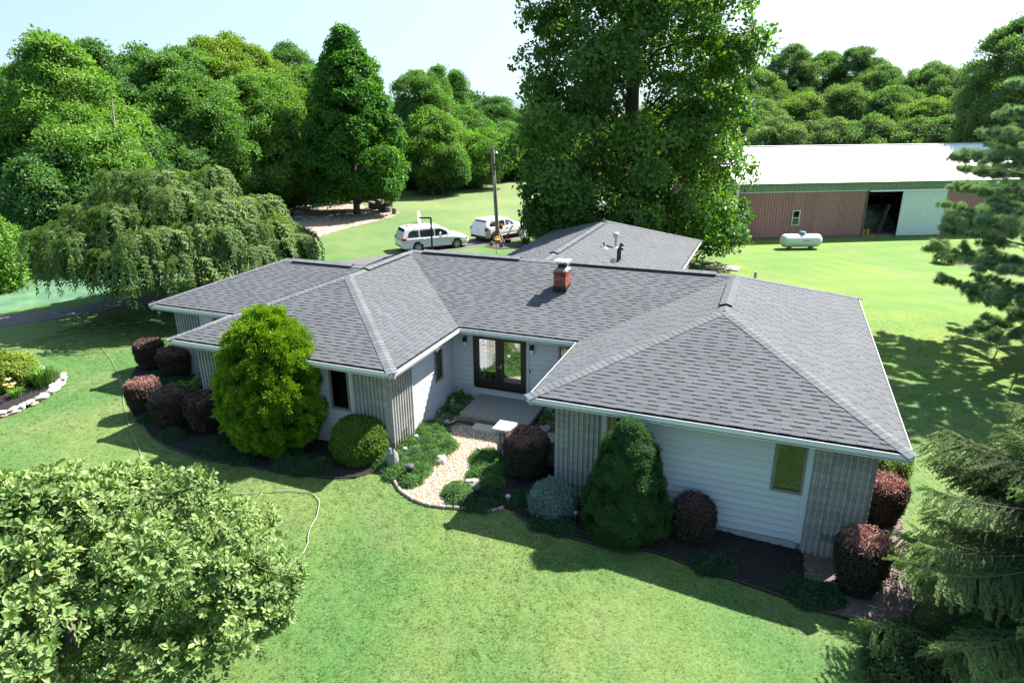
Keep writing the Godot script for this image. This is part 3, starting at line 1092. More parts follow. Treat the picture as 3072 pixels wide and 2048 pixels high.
	var nr := Vector3(PT, 1, 0).normalized()
	var nl := Vector3(-PT, 1, 0).normalized()
	var cr := MB.new()
	caps(Vector3(x0, EV, zf), ar, nf, nl, 0.0, true, roof, cr)
	caps(Vector3(x1, EV, zf), ar, nf, nr, 0.0, true, roof, cr)
	caps(Vector3(l1, EV, lz), al, nf, nr, 0.0, true, roof, cr)
	caps(ar + Vector3(0, 0, 0.05), Vector3(xm, RG, zf - HW - 0.5), nl, nr, 0.004, true, roof, cr)
	caps(Vector3(xm, RG, zf - HW - 0.5), Vector3(xm, RG, -2.75), nl, nr, 0.06, true, roof, cr)
	caps(Vector3(xm, RG, -2.75), vr, nl, nr, 0.004, true, roof, cr)
	caps(Vector3(l0, EV, lz), al, nf, nl, 0.0, false, roof, cr)
	caps(al, Vector3(lm, RL, lz - hl - 1.0), nl, nr, 0.004, false, roof, cr)
	caps(Vector3(lm, RL, lz - hl - 1.0), Vector3(lm, RL, -3.2), nl, nr, 0.06, false, roof, cr)
	caps(Vector3(lm, RL, -3.2), Vector3(lm, RG, zm), nl, nr, 0.004, false, roof, cr)
	caps(Vector3(x1, EV, zb), vr, nb, nr, 0.0, false, roof, cr)
	caps(Vector3(e0, EV, ez), Vector3(e0 + he, yr, er), nf, nl, 0.0, false, roof, cr)
	caps(Vector3(e0 + he, yr, er), Vector3(e0 + he + 0.5, yr, er), nf, nb, 0.004, false, roof, cr)
	caps(Vector3(e0 + he + 0.5, yr, er), Vector3(ex - 0.7, yr, er), nf, nb, 0.06, false, roof, cr)
	caps(Vector3(ex - 0.7, yr, er), Vector3(ex, yr, er), nf, nb, 0.004, false, roof, cr)
	caps(Vector3(lm, RG, zm), Vector3(-9.1, RG, zm), nf, nb, 0.004, false, roof, cr)
	caps(Vector3(-9.1, RG, zm), Vector3(-5.0, RG, zm), nf, nb, 0.06, false, roof, cr)
	caps(Vector3(-5.0, RG, zm), Vector3(-3.0, RG, zm), nf, nb, 0.004, false, roof, cr)
	caps(Vector3(-3.0, RG, zm), Vector3(2.1, RG, zm), nf, nb, 0.06, false, roof, cr)
	caps(Vector3(2.1, RG, zm), vr, nf, nb, 0.004, false, roof, cr)
	caps(Vector3(rx, RG, zm), Vector3(rx, RG, -5.0), nl, nr, 0.004, false, roof, cr)
	caps(Vector3(rx, RG, -5.0), Vector3(rx, RG, -12.4), nl, nr, 0.06, false, roof, cr)
	caps(Vector3(rx, RG, -12.4), Vector3(rx, RG, -13.35), nl, nr, 0.004, false, roof, cr)
	caps(Vector3(0.139, EV, -17.63), Vector3(rx, RG, -13.35), nb, nr, 0.0, false, roof, cr)
	caps(Vector3(-8.427, EV, -17.63), Vector3(rx, RG, -13.35), nb, nl, 0.0, false, roof, cr)
	obj("cap_shingle", cr, M.cap, roof).set_meta("kind", "stuff")
	for q in [[Vector3(xm, RG, zf - HW - 0.5), Vector3(xm, RG, -2.75), X], [Vector3(lm, RL, lz - hl - 1.0), Vector3(lm, RL, -3.2), X], [Vector3(e0 + he + 0.5, yr, er), Vector3(ex - 0.7, yr, er), Z], [Vector3(-9.1, RG, zm), Vector3(-5.0, RG, zm), Z], [Vector3(-3.0, RG, zm), Vector3(2.1, RG, zm), Z], [Vector3(rx, RG, -5.0), Vector3(rx, RG, -12.4), X]]:
		var b := MB.new()
		ridge_vent(b, q[0], q[1], q[2])
		obj("ridge_vent", b, M.black, roof)
	# gutters
	gutter(h, Vector3(x0, EV, zf), Vector3(x1, EV, zf), Z)
	gutter(h, Vector3(x0, EV, zi), Vector3(x0, EV, zf), -X)
	gutter(h, Vector3(x1, EV, zb), Vector3(x1, EV, zf), X)
	gutter(h, Vector3(l1, EV, zi), Vector3(x0, EV, zi), Z)
	gutter(h, Vector3(l1, EV, zi), Vector3(l1, EV, lz), X)
	gutter(h, Vector3(l0, EV, lz), Vector3(l1, EV, lz), Z)
	gutter(h, Vector3(l0, EV, ez), Vector3(l0, EV, lz), -X)
	gutter(h, Vector3(e0, EV, ez), Vector3(l0, EV, ez), Z)
	gutter(h, Vector3(e0, EV, ez - 2 * he), Vector3(e0, EV, ez), -X)
	gutter(h, Vector3(0.139, EV, -17.63), Vector3(0.139, EV, zb), X)
	gutter(h, Vector3(-8.427, EV, -17.63), Vector3(-8.427, EV, zb), -X)
	chimney(h)
	roof_pipes(h)


func chimney(h: Node3D) -> void:
	var cx := -2.875
	var cz := -2.08
	var w := 0.44
	var dp := 0.56
	var m := MB.new()
	m.box(Vector3(cx, 4.1, cz), Vector3(w - 0.024, 0.86, dp - 0.024))
	var ch := obj("chimney", m, M.mortar, h)
	rng.seed = 5
	for k in 11:
		var y := 3.795 + k * 0.0685
		var out := 0.018 if k >= 9 else 0.0
		for side in [-1.0, 1.0]:
			var cuts: Array = [[-w * 0.5, 0.0], [0.0, w * 0.5]] if k % 2 == 0 else [[-w * 0.5, -w * 0.25], [-w * 0.25, w * 0.25], [w * 0.25, w * 0.5]]
			for c in cuts:
				var b := MB.new()
				b.box(Vector3(cx + (c[0] + c[1]) * 0.5 * (1.0 + out * 4.0), y, cz + side * (dp * 0.5 - 0.05 + out + rng.randf_range(-0.002, 0.002))), Vector3((c[1] - c[0]) * (1.0 + out * 4.0) - 0.011, 0.058, 0.1))
				obj("brick", b, [M.brick, M.brick_dark, M.brick_pale][rng.randi() % 3], ch)
			var zs: Array = [[-dp * 0.5 + 0.1, 0.0], [0.0, dp * 0.5 - 0.1]] if k % 2 == 1 else [[-dp * 0.5 + 0.1, -0.09], [-0.09, 0.09], [0.09, dp * 0.5 - 0.1]]
			for c in zs:
				var b := MB.new()
				b.box(Vector3(cx + side * (w * 0.5 - 0.05 + out + rng.randf_range(-0.002, 0.002)), y, cz + (c[0] + c[1]) * 0.5), Vector3(0.1, 0.058, c[1] - c[0] - 0.011))
				obj("brick", b, [M.brick, M.brick_dark, M.brick_pale][rng.randi() % 3], ch)
	var fl := MB.new()
	fl.hexa([Vector3(cx - w * 0.5 - 0.012, 3.6, cz - dp * 0.5 - 0.012), Vector3(cx + w * 0.5 + 0.012, 3.6, cz - dp * 0.5 - 0.012), Vector3(cx + w * 0.5 + 0.012, 3.6, cz + dp * 0.5 + 0.012), Vector3(cx - w * 0.5 - 0.012, 3.6, cz + dp * 0.5 + 0.012),
		Vector3(cx - w * 0.5 - 0.012, 4.03, cz - dp * 0.5 - 0.012), Vector3(cx + w * 0.5 + 0.012, 4.03, cz - dp * 0.5 - 0.012), Vector3(cx + w * 0.5 + 0.012, 3.96, cz + dp * 0.5 + 0.012), Vector3(cx - w * 0.5 - 0.012, 3.96, cz + dp * 0.5 + 0.012)])
	obj("flashing", fl, M.black, ch)
	var cr := MB.new()
	cr.hexa([Vector3(cx - 0.24, 4.512, cz - 0.3), Vector3(cx + 0.24, 4.512, cz - 0.3), Vector3(cx + 0.24, 4.512, cz + 0.3), Vector3(cx - 0.24, 4.512, cz + 0.3), Vector3(cx - 0.15, 4.6, cz - 0.2), Vector3(cx + 0.15, 4.6, cz - 0.2), Vector3(cx + 0.15, 4.6, cz + 0.2), Vector3(cx - 0.15, 4.6, cz + 0.2)])
	obj("crown", cr, M.concrete, ch)
	var fu := MB.new()
	fu.box(Vector3(cx, 4.64, cz), Vector3(0.24, 0.09, 0.3))
	for s in [Vector2(-1, -1), Vector2(1, -1), Vector2(1, 1), Vector2(-1, 1)]:
		fu.box(Vector3(cx + s.x * 0.12, 4.74, cz + s.y * 0.15), Vector3(0.012, 0.14, 0.012))
	for i in 9:
		fu.box(Vector3(cx - 0.12 + i * 0.03, 4.74, cz + 0.15), Vector3(0.005, 0.13, 0.005))
		fu.box(Vector3(cx + 0.12, 4.74, cz - 0.14 + i * 0.035), Vector3(0.005, 0.13, 0.005))
	obj("flue", fu, M.black, ch)
	var lid := MB.new()
	lid.rbox(Vector3(cx + 0.01, 4.83, cz), Vector3(0.5, 0.035, 0.52), 0.015)
	obj("rain_cap", lid, M.galvanised, ch)


func roof_pipes(h: Node3D) -> void:
	for q in [[-3.05, 4.02, -8.64, 0.045, 0.27], [-2.46, 3.82, -6.26, 0.045, 0.14], [3.3, 3.75, -5.45, 0.05, 0.42]]:
		var b := MB.new()
		b.tube([Vector3(q[0], q[1] - 0.05, q[2]), Vector3(q[0], q[1] + q[4], q[2])], [q[3], q[3]], 10)
		var p := obj("vent_pipe", b, M.pipe_grey, h)
		var f := MB.new()
		f.box(Vector3(q[0] + 0.05, q[1] + 0.008, q[2]), Vector3(0.28, 0.012, 0.24), Basis(Vector3.BACK, -atan(PT) if q[0] < 1.0 else 0.0))
		obj("flashing", f, M.galvanised, p)
	var fl := MB.new()
	fl.tube([Vector3(-2.7, 3.85, -9.39), Vector3(-2.7, 4.42, -9.39)], [0.06, 0.06], 12)
	fl.lathe(Vector3(-2.7, 4.36, -9.39), [Vector2(0.07, 0), Vector2(0.13, 0.02), Vector2(0.13, 0.17), Vector2(0.10, 0.21), Vector2(0, 0.23)], 16)
	var fo := obj("flue_pipe", fl, M.galvanised, h)
	var ff := MB.new()
	ff.box(Vector3(-2.62, 3.90, -9.39), Vector3(0.36, 0.012, 0.3), Basis(Vector3.BACK, -atan(PT)))
	obj("flashing", ff, M.galvanised, fo)
	for q in [[-2.14, 3.71, -7.41, 0.62, 0.17], [-2.15, 3.71, -7.81, 0.7, 0.10]]:
		var b := MB.new()
		var t: float = q[1] + q[3]
		b.tube([Vector3(q[0], q[1] - 0.05, q[2]), Vector3(q[0], t - 0.1, q[2]), Vector3(q[0] + 0.03, t - 0.03, q[2]), Vector3(q[0] + q[4] * 0.5, t, q[2] + 0.02), Vector3(q[0] + q[4], t - 0.03, q[2] + 0.04), Vector3(q[0] + q[4] + 0.03, t - 0.1, q[2] + 0.05)], [0.05, 0.05, 0.05, 0.05, 0.05, 0.05], 10)
		b.lathe(Vector3(q[0], q[1] - 0.03, q[2]), [Vector2(0.12, 0), Vector2(0.07, 0.06), Vector2(0.055, 0.1)], 12)
		obj("intake_pipe", b, M.black_plastic, h)


# ---- grounds --------------------------------------------------------------------------------------------------------

func lawn_tone(x: float, z: float, n1: FastNoiseLite, n2: FastNoiseLite) -> Color:
	var p := n1.get_noise_2d(x, z) + 0.5 * n2.get_noise_2d(x, z)
	var c := mixc(Color(0.052, 0.120, 0.030), Color(0.100, 0.150, 0.042), 0.5 + p * 1.3)
	var dry := clampf(smoothstep(-14.0, -60.0, z) * 0.9, 0.0, 1.0)     # the field beyond the drive is drier
	c = mixc(c, Color(0.138, 0.172, 0.062), dry * (0.75 + p * 0.5))
	if x > 0.0 and z < -8.0:                                               # mowing passes on the barn lawn
		var s := sin((x * 0.52 + z * 0.86 + n1.get_noise_2d(x * 0.5, z * 0.5) * 2.0) * 2.6)
		c = mixc(Color(0.068, 0.150, 0.022), Color(0.135, 0.190, 0.034), 0.42 + s * 0.3 + p * 0.7)
	if n2.get_noise_2d(x * 0.8 + 40.0, z * 0.8) > 0.28:
		c = mixc(c, Color(0.12, 0.145, 0.058), 0.4)
	return c


func build_ground() -> void:
	var n1 := FastNoiseLite.new()
	n1.frequency = 0.09
	n1.seed = 4
	var n2 := FastNoiseLite.new()
	n2.frequency = 0.45
	n2.seed = 9
	var b := MB.new()
	var vx := func(x: float, z: float) -> Array:
		return [Vector3(x, ground(x, z), z), lawn_tone(x, z, n1, n2)]
	var grid := {}
	var st := 1.0
	for i in range(-80, 46):
		for k in range(-80, 31):
			grid[Vector2i(i, k)] = vx.call(i * st, k * st)
	for i in range(-80, 45):
		for k in range(-80, 30):
			var q := [grid[Vector2i(i, k)], grid[Vector2i(i + 1, k)], grid[Vector2i(i + 1, k + 1)], grid[Vector2i(i, k + 1)]]
			for t in [[0, 1, 2], [0, 2, 3]]:
				var f: Vector3 = (q[t[2]][0] - q[t[0]][0]).cross(q[t[1]][0] - q[t[0]][0]).normalized()
				if f.y < 0.0: f = -f
				var from := b.c.size()
				b.tri(q[t[0]][0], q[t[1]][0], q[t[2]][0], f, f, f)
				for e in 3:   # the tone of whichever corner came to lie there
					for s in 4:
						if q[s][0] == b.v[from + e]:
							b.c[from + e] = q[s][1]
	struct("lawn", b, M.lawn)
	var far := MB.new()
	far.col = Color(0.10, 0.14, 0.05)
	for r in [[-900, -80, -900, 900], [45, 900, -900, 900], [-80, 45, -900, -80], [-80, 45, 30, 900]]:
		var nx := maxi(1, int((r[1] - r[0]) / 90.0))
		var nz := maxi(1, int((r[3] - r[2]) / 90.0))
		for i in nx:
			for k in nz:
				var xa := lerpf(r[0], r[1], float(i) / nx)
				var xb := lerpf(r[0], r[1], float(i + 1) / nx)
				var za := lerpf(r[2], r[3], float(k) / nz)
				var zb := lerpf(r[2], r[3], float(k + 1) / nz)
				far.face([Vector3(xa, ground(xa, za), za), Vector3(xb, ground(xb, za), za), Vector3(xb, ground(xb, zb), zb), Vector3(xa, ground(xa, zb), zb)], Vector3.UP)
	struct("field", far, M.lawn)
	# water
	for q in [[pond_poly, -0.2, "pond_water", M.pond], [pond2_poly, -0.17, "pond_water", M.pond2]]:
		var w := MB.new()
		var grown: PackedVector2Array = Geometry2D.offset_polygon(q[0], 0.5)[0]
		var ix := Geometry2D.triangulate_polygon(grown)
		for t in range(0, ix.size(), 3):
			w.face([Vector3(grown[ix[t]].x, q[1], grown[ix[t]].y), Vector3(grown[ix[t + 1]].x, q[1], grown[ix[t + 1]].y), Vector3(grown[ix[t + 2]].x, q[1], grown[ix[t + 2]].y)], Vector3.UP)
		struct(q[2], w, q[3])
	# drive
	var drive := pv([-46, 12.5, -38, 5.5, -33.2, 0.3, -30.3, -3.5, -28.6, -7.6, -26.6, -12.0, -23.9, -16.7, -21.4, -21.4, -19.4, -26.5, -16.6, -32.5, -13.6, -39.5, -9, -45, -4, -46, 0.2, -44, -3, -37.2, -7.0, -38.8, -10.5, -37.5, -12.6, -33.5, -14.2, -30.0, -16.4, -27.4, -16.9, -25.4, -18.0, -23.4, -18.1, -17, -17.2, -6, -19, -4.4, -23.5, -5.6, -26.8, -5.4, -28.6, -2.6, -30.6, 0.8, -35.5, 7.5, -43, 14.5])
	sheet("driveway", drive, 0.012, M.asphalt, 2.0)
	no_grass.append(drive)
	var dirt := pv([-30.6, -20.6, -33.4, -23.4, -35.6, -26.0, -38.2, -29.6, -40.2, -33.2, -41.9, -37.0, -42.0, -40.4, -39.9, -42.4, -34.5, -40.7, -31.2, -38.6, -30.2, -35.4, -30.7, -29.0, -30.4, -24.5, -29.6, -22.2, -29.3, -20.9, -29.9, -20.1])
	sheet("wood_chip_bed", dirt, 0.02, M.chips, 1.0, 0.05)
	var m1 := pv([-19.6, 0.6, -19.7, 1.6, -18.6, 2.9, -17.2, 4.0, -15.59, 5.03, -14.52, 5.67, -13.36, 6.19, -12.10, 6.45, -10.99, 6.54, -9.80, 6.41, -8.60, 6.35, -7.80, 6.22, -6.99, 6.11, -6.35, 5.80, -5.98, 5.3, -6.0, 4.2, -13.3, 4.2, -13.3, 1.4, -17.3, 1.4, -18.0, 0.2])
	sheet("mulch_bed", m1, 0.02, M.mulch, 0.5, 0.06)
	no_grass.append(m1)
	var m2 := pv([-2.75, 5.93, -2.17, 5.91, -1.91, 5.70, -1.62, 5.77, -1.09, 6.07, -0.32, 6.19, 0.38, 6.31, 1.19, 6.18, 1.99, 6.01, 2.60, 6.07, 3.49, 6.17, 4.78, 6.32, 5.30, 6.42, 5.3, 4.3, -0.9, 4.3, -0.9, 3.3, -2.6, 3.3, -2.55, 4.6, -2.9, 5.3])
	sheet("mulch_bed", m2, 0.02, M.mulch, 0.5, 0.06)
	no_grass.append(m2)
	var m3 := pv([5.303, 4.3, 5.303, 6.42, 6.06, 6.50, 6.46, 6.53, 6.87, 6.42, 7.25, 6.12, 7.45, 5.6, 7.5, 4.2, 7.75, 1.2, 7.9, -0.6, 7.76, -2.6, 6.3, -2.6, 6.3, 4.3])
	sheet("mulch_bed", m3, 0.02, M.mulch_dry, 0.5, 0.06)  # corner bed in the sun, its brightness painted into the mulch
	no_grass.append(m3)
	var gr := pv([-6.05, 0.1, -1.0, 0.1, -1.0, 3.0, -3.1, 3.0, -3.2, 3.6, -2.55, 4.6, -2.9, 5.3, -2.78, 5.95, -3.04, 6.12, -3.49, 6.22, -3.99, 6.22, -4.54, 6.06, -4.96, 5.80, -5.27, 5.50, -5.65, 5.28, -5.97, 5.2, -6.0, 4.2])
	sheet("gravel_path", gr, 0.025, M.gravel, 0.5)
	no_grass.append(gr)
	var lb := pv([-19.96, 6.76, -19.84, 6.42, -19.83, 5.99, -19.94, 5.52, -20.08, 5.11, -20.33, 4.67, -20.59, 4.27, -20.90, 3.88, -21.29, 3.57, -21.9, 3.3, -23.4, 3.2, -24.8, 4.4, -25.0, 6.0, -23.6, 7.6, -21.6, 8.0])
	sheet("mulch_bed", lb, 0.03, M.mulch, 0.5, 0.06)
	no_grass.append(lb)
	var pb := pv([-16.3, -25.6, -15.5, -25.2, -14.7, -25.1, -13.8, -25.9, -13.2, -27.3, -13.6, -28.3, -15.0, -28.0, -16.0, -27.0])
	sheet("mulch_bed", pb, 0.03, M.chips_dark, 0.5, 0.06)
	no_grass.append(pb)
	no_grass.append(pv([-17.3, 1.5, -13.3, 1.5, -13.3, 4.3, -6.1, 4.3, -6.1, 0, -1, 0, -1, 4.5, 6.45, 4.5, 6.45, -7.4, -0.4, -7.4, -0.4, -17, -7.9, -17, -7.9, -7.4, -13.2, -7.4, -13.2, -4.5, -17.3, -4.5]))
	# pebbles of the path, wood chips of the beds, blades of the lawn: nobody could count them
	rng.seed = 31
	var peb := MB.new()
	peb.blob(Vector3.ZERO, Vector3(1.0, 0.55, 0.75), 0.35, 3, 4, 6)
	var w1: Array[Transform3D] = []
	var c1 := PackedColorArray()
	var tones := [Color(0.62, 0.45, 0.30), Color(0.72, 0.60, 0.46), Color(0.50, 0.34, 0.24), Color(0.78, 0.70, 0.60), Color(0.60, 0.40, 0.32), Color(0.42, 0.36, 0.30)]
	while w1.size() < 9000:
		var p := Vector2(rng.randf_range(-6.0, -1.0), rng.randf_range(0.1, 6.2))
		if not inside(p, gr): continue
		w1.append(Transform3D(Basis.from_euler(Vector3(rng.randf_range(-0.4, 0.4), rng.randf() * TAU, rng.randf_range(-0.4, 0.4))).scaled(Vector3.ONE * rng.randf_range(0.03, 0.07)), on(p.x, p.y, 0.035)))
		c1.append(tones[rng.randi() % 6] * rng.randf_range(0.6, 0.88))
	scatter("gravel", peb.mesh(), M.pebble, w1, c1, self, "stuff")
	var chip := MB.new()
	chip.box(Vector3.ZERO, Vector3(1.0, 0.12, 0.25))
	w1 = []
	c1 = PackedColorArray()
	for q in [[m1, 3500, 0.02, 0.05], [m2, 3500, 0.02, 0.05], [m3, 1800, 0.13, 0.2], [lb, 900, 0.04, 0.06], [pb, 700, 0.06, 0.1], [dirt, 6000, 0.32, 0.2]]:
		var poly: PackedVector2Array = q[0]
		var lo := poly[0]
		var hi := poly[0]
		for p in poly:
			lo = lo.min(p)
			hi = hi.max(p)
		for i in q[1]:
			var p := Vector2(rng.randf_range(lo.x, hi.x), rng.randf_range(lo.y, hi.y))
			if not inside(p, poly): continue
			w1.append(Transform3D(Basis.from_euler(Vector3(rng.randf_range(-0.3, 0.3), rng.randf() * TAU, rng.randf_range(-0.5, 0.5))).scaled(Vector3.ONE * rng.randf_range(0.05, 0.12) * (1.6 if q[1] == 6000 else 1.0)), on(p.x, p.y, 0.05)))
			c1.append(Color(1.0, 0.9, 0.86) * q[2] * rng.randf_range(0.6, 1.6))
	scatter("bark_chips", chip.mesh(), M.pebble, w1, c1, self, "stuff")
	var tuft := MB.new()
	for i in 18:
		var a := rng.randf() * TAU
		var at := Vector3(cos(a), 0, sin(a)) * rng.randf_range(0.0, 0.08)
		var d := (Vector3(cos(a + 0.6), 0, sin(a + 0.6)) * rng.randf_range(0.5, 1.6) + Vector3.UP).normalized()
		var l := rng.randf_range(0.03, 0.065)
		var s := d.cross(Vector3(cos(a), 0.2, sin(a))).normalized() * 0.006
		var t := rng.randf_range(0.8, 1.2)
		tuft.col = Color(t, t, t * 0.95)
		var nn := (Vector3.UP + rdir() * 0.45).normalized()
		tuft.tri(at - s, at + s, at + d * l, nn, nn, nn)
	var tm := tuft.mesh()
	w1 = []
	c1 = PackedColorArray()
	var zones := [[-13.0, 9.5, 5.4, 14.5, 42000], [-27.0, -13.0, -3.0, 12.0, 20000], [6.5, 17.0, -20.0, 7.5, 15000]]
	for q in zones:
		for i in q[4]:
			var x := rng.randf_range(q[0], q[1])
			var z := rng.randf_range(q[2], q[3])
			var p := Vector2(x, z)
			var skip := false
			for poly in no_grass:
				if inside(p, poly):
					skip = true
					break
			if skip or (z < -4.0 and rng.randf() < (-4.0 - z) / 15.0): continue
			var c := lawn_tone(x, z, n1, n2) * rng.randf_range(0.9, 1.2)
			if rng.randf() < 0.06:
				c = mixc(c, Color(0.22, 0.22, 0.10), 0.6)
			w1.append(Transform3D(Basis(Vector3.UP, rng.randf() * TAU).scaled(Vector3(1.15, rng.randf_range(0.4, 0.8), 1.15) * rng.randf_range(0.7, 1.2)), on(x, z, -0.005)))
			c1.append(c)
	scatter("grass", tm, M.grass, w1, c1, self, "stuff")


func ribbon_path(pts: PackedVector2Array, step: float) -> Array:
	var cv := Curve2D.new()
	cv.bake_interval = 0.1
	for i in pts.size():
		var t := (pts[mini(i + 1, pts.size() - 1)] - pts[maxi(i - 1, 0)]) * 0.33
		cv.add_point(pts[i], -t, t)
	var r := []
	var l := cv.get_baked_length()
	var n := maxi(2, int(l / step))
	for i in n + 1:
		r.append(cv.sample_baked(l * i / n))
	return r


func build_edging() -> void:
	rng.seed = 12
	# red-brown kerb blocks round the gravel
	var path := ribbon_path(pv([-5.92, 5.25, -5.65, 5.35, -5.27, 5.58, -4.96, 5.87, -4.54, 6.12, -3.99, 6.29, -3.49, 6.27, -3.04, 6.16, -2.59, 6.07, -2.17, 5.95, -1.91, 5.72]), 0.19)
	var e := thing("kerb_edging", "curved row of small red-brown kerb blocks along the gravel", "edging")
	for i in path.size() - 1:
		var p: Vector2 = (path[i] + path[i + 1]) * 0.5
		var d: Vector2 = (path[i + 1] - path[i]).normalized()
		var b := MB.new()
		b.rbox(on(p.x, p.y, 0.035), Vector3(0.178, 0.11, 0.085), 0.02, Basis(Vector3.UP, -d.angle() + rng.randf_range(-0.06, 0.06)))
		obj("block", b, [M.kerb, M.kerb_pale][rng.randi() % 2], e)
	# flat stones round the left bed, each of its own outline
	var st := thing("stone_edging", "low edging of stacked flat grey stones round the flower bed at the photo's left edge", "edging")
	path = ribbon_path(pv([-21.6, 8.0, -20.5, 7.6, -19.96, 6.76, -19.84, 6.42, -19.83, 5.99, -19.94, 5.52, -20.08, 5.11, -20.33, 4.67, -20.59, 4.27, -20.90, 3.88, -21.29, 3.57]), 0.3)
	for i in path.size() - 1:
		for k in 2:
			var p: Vector2 = (path[i] + path[i + 1]) * 0.5
			var d: Vector2 = (path[i + 1] - path[i]).normalized()
			var b := MB.new()
			b.blob(Vector3.ZERO, Vector3(rng.randf_range(0.34, 0.5), rng.randf_range(0.10, 0.16), rng.randf_range(0.22, 0.32)), 0.7, i * 7 + k, 5, 8)
			var o := obj("stone", b, [M.stone, M.stone_pink, M.stone_pale][rng.randi() % 3], st)
			o.transform = Transform3D(Basis(Vector3.UP, -d.angle() + rng.randf_range(-0.35, 0.35)), on(p.x + rng.randf_range(-0.06, 0.06), p.y + rng.randf_range(-0.06, 0.06), 0.06 + k * 0.10))
	# plastic lawn edging
	for q in [[pv([-15.59, 5.03, -14.52, 5.67, -13.36, 6.19, -12.10, 6.45, -10.99, 6.54, -9.80, 6.41, -8.60, 6.35, -7.80, 6.22, -6.99, 6.11, -6.35, 5.80]), "black plastic lawn edging in front of the golden shrub and dark barberries"],
			[pv([-1.62, 5.80, -1.09, 6.07, -0.32, 6.19, 0.38, 6.31, 1.19, 6.18, 1.99, 6.01, 2.60, 6.07, 3.49, 6.17, 4.78, 6.32, 5.48, 6.46, 6.06, 6.50, 6.46, 6.53, 6.87, 6.42, 7.25, 6.12, 7.45, 5.6]), "black plastic lawn edging along the mulch before the right wing"]]:
		var b := MB.new()
		var l := []
		var r := []
		for p in ribbon_path(q[0], 0.2):
			l.append(on(p.x, p.y, 0.05))
			r.append(0.022)
		b.tube(l, r, 6)
		tag(obj("lawn_edging", b, M.black_plastic, self), q[1], "edging")
	# hose
	var hb := MB.new()
	var hl := []
	var hr := []
	for p in ribbon_path(pv([-5.83, 10.24, -5.62, 9.75, -5.55, 9.42, -5.65, 8.9, -5.99, 8.34, -6.3, 7.6, -6.80, 7.03, -7.3, 6.98, -7.91, 7.18, -8.9, 7.7, -9.87, 7.98, -10.9, 8.0, -11.89, 7.73, -13.8, 6.6, -16.13, 5.06, -19.5, 2.6, -22.91, 0.6]), 0.2):
		hl.append(on(p.x, p.y, 0.045))
		hr.append(0.012 if p.x > -10.5 else 0.007)
	hb.tube(hl, hr, 6)
	tag(obj("garden_hose", hb, M.hose, self), "thin pale garden hose snaking across the front lawn", "hose")


# ---- planting -------------------------------------------------------------------------------------------------------

const BARREL := [Vector2(0.5, 0.04), Vector2(0.72, 0.2), Vector2(0.92, 0.5), Vector2(1.0, 0.78), Vector2(0.94, 0.92), Vector2(0.72, 0.99), Vector2(0.0, 1.0)]
const BALL := [Vector2(0.6, 0.0), Vector2(0.9, 0.18), Vector2(1.0, 0.45), Vector2(0.9, 0.75), Vector2(0.6, 0.94), Vector2(0.0, 1.0)]
const EGG := [Vector2(0.55, 0.03), Vector2(0.82, 0.14), Vector2(0.99, 0.33), Vector2(0.97, 0.52), Vector2(0.8, 0.74), Vector2(0.52, 0.91), Vector2(0.22, 0.985), Vector2(0.0, 1.0)]
const CONE := [Vector2(0.85, 0.03), Vector2(1.0, 0.14), Vector2(0.86, 0.36), Vector2(0.66, 0.6), Vector2(0.45, 0.82), Vector2(0.25, 0.95), Vector2(0.0, 1.0)]
const MAT := [Vector2(1.0, 0.15), Vector2(0.9, 0.7), Vector2(0.5, 1.0), Vector2(0.0, 1.0)]


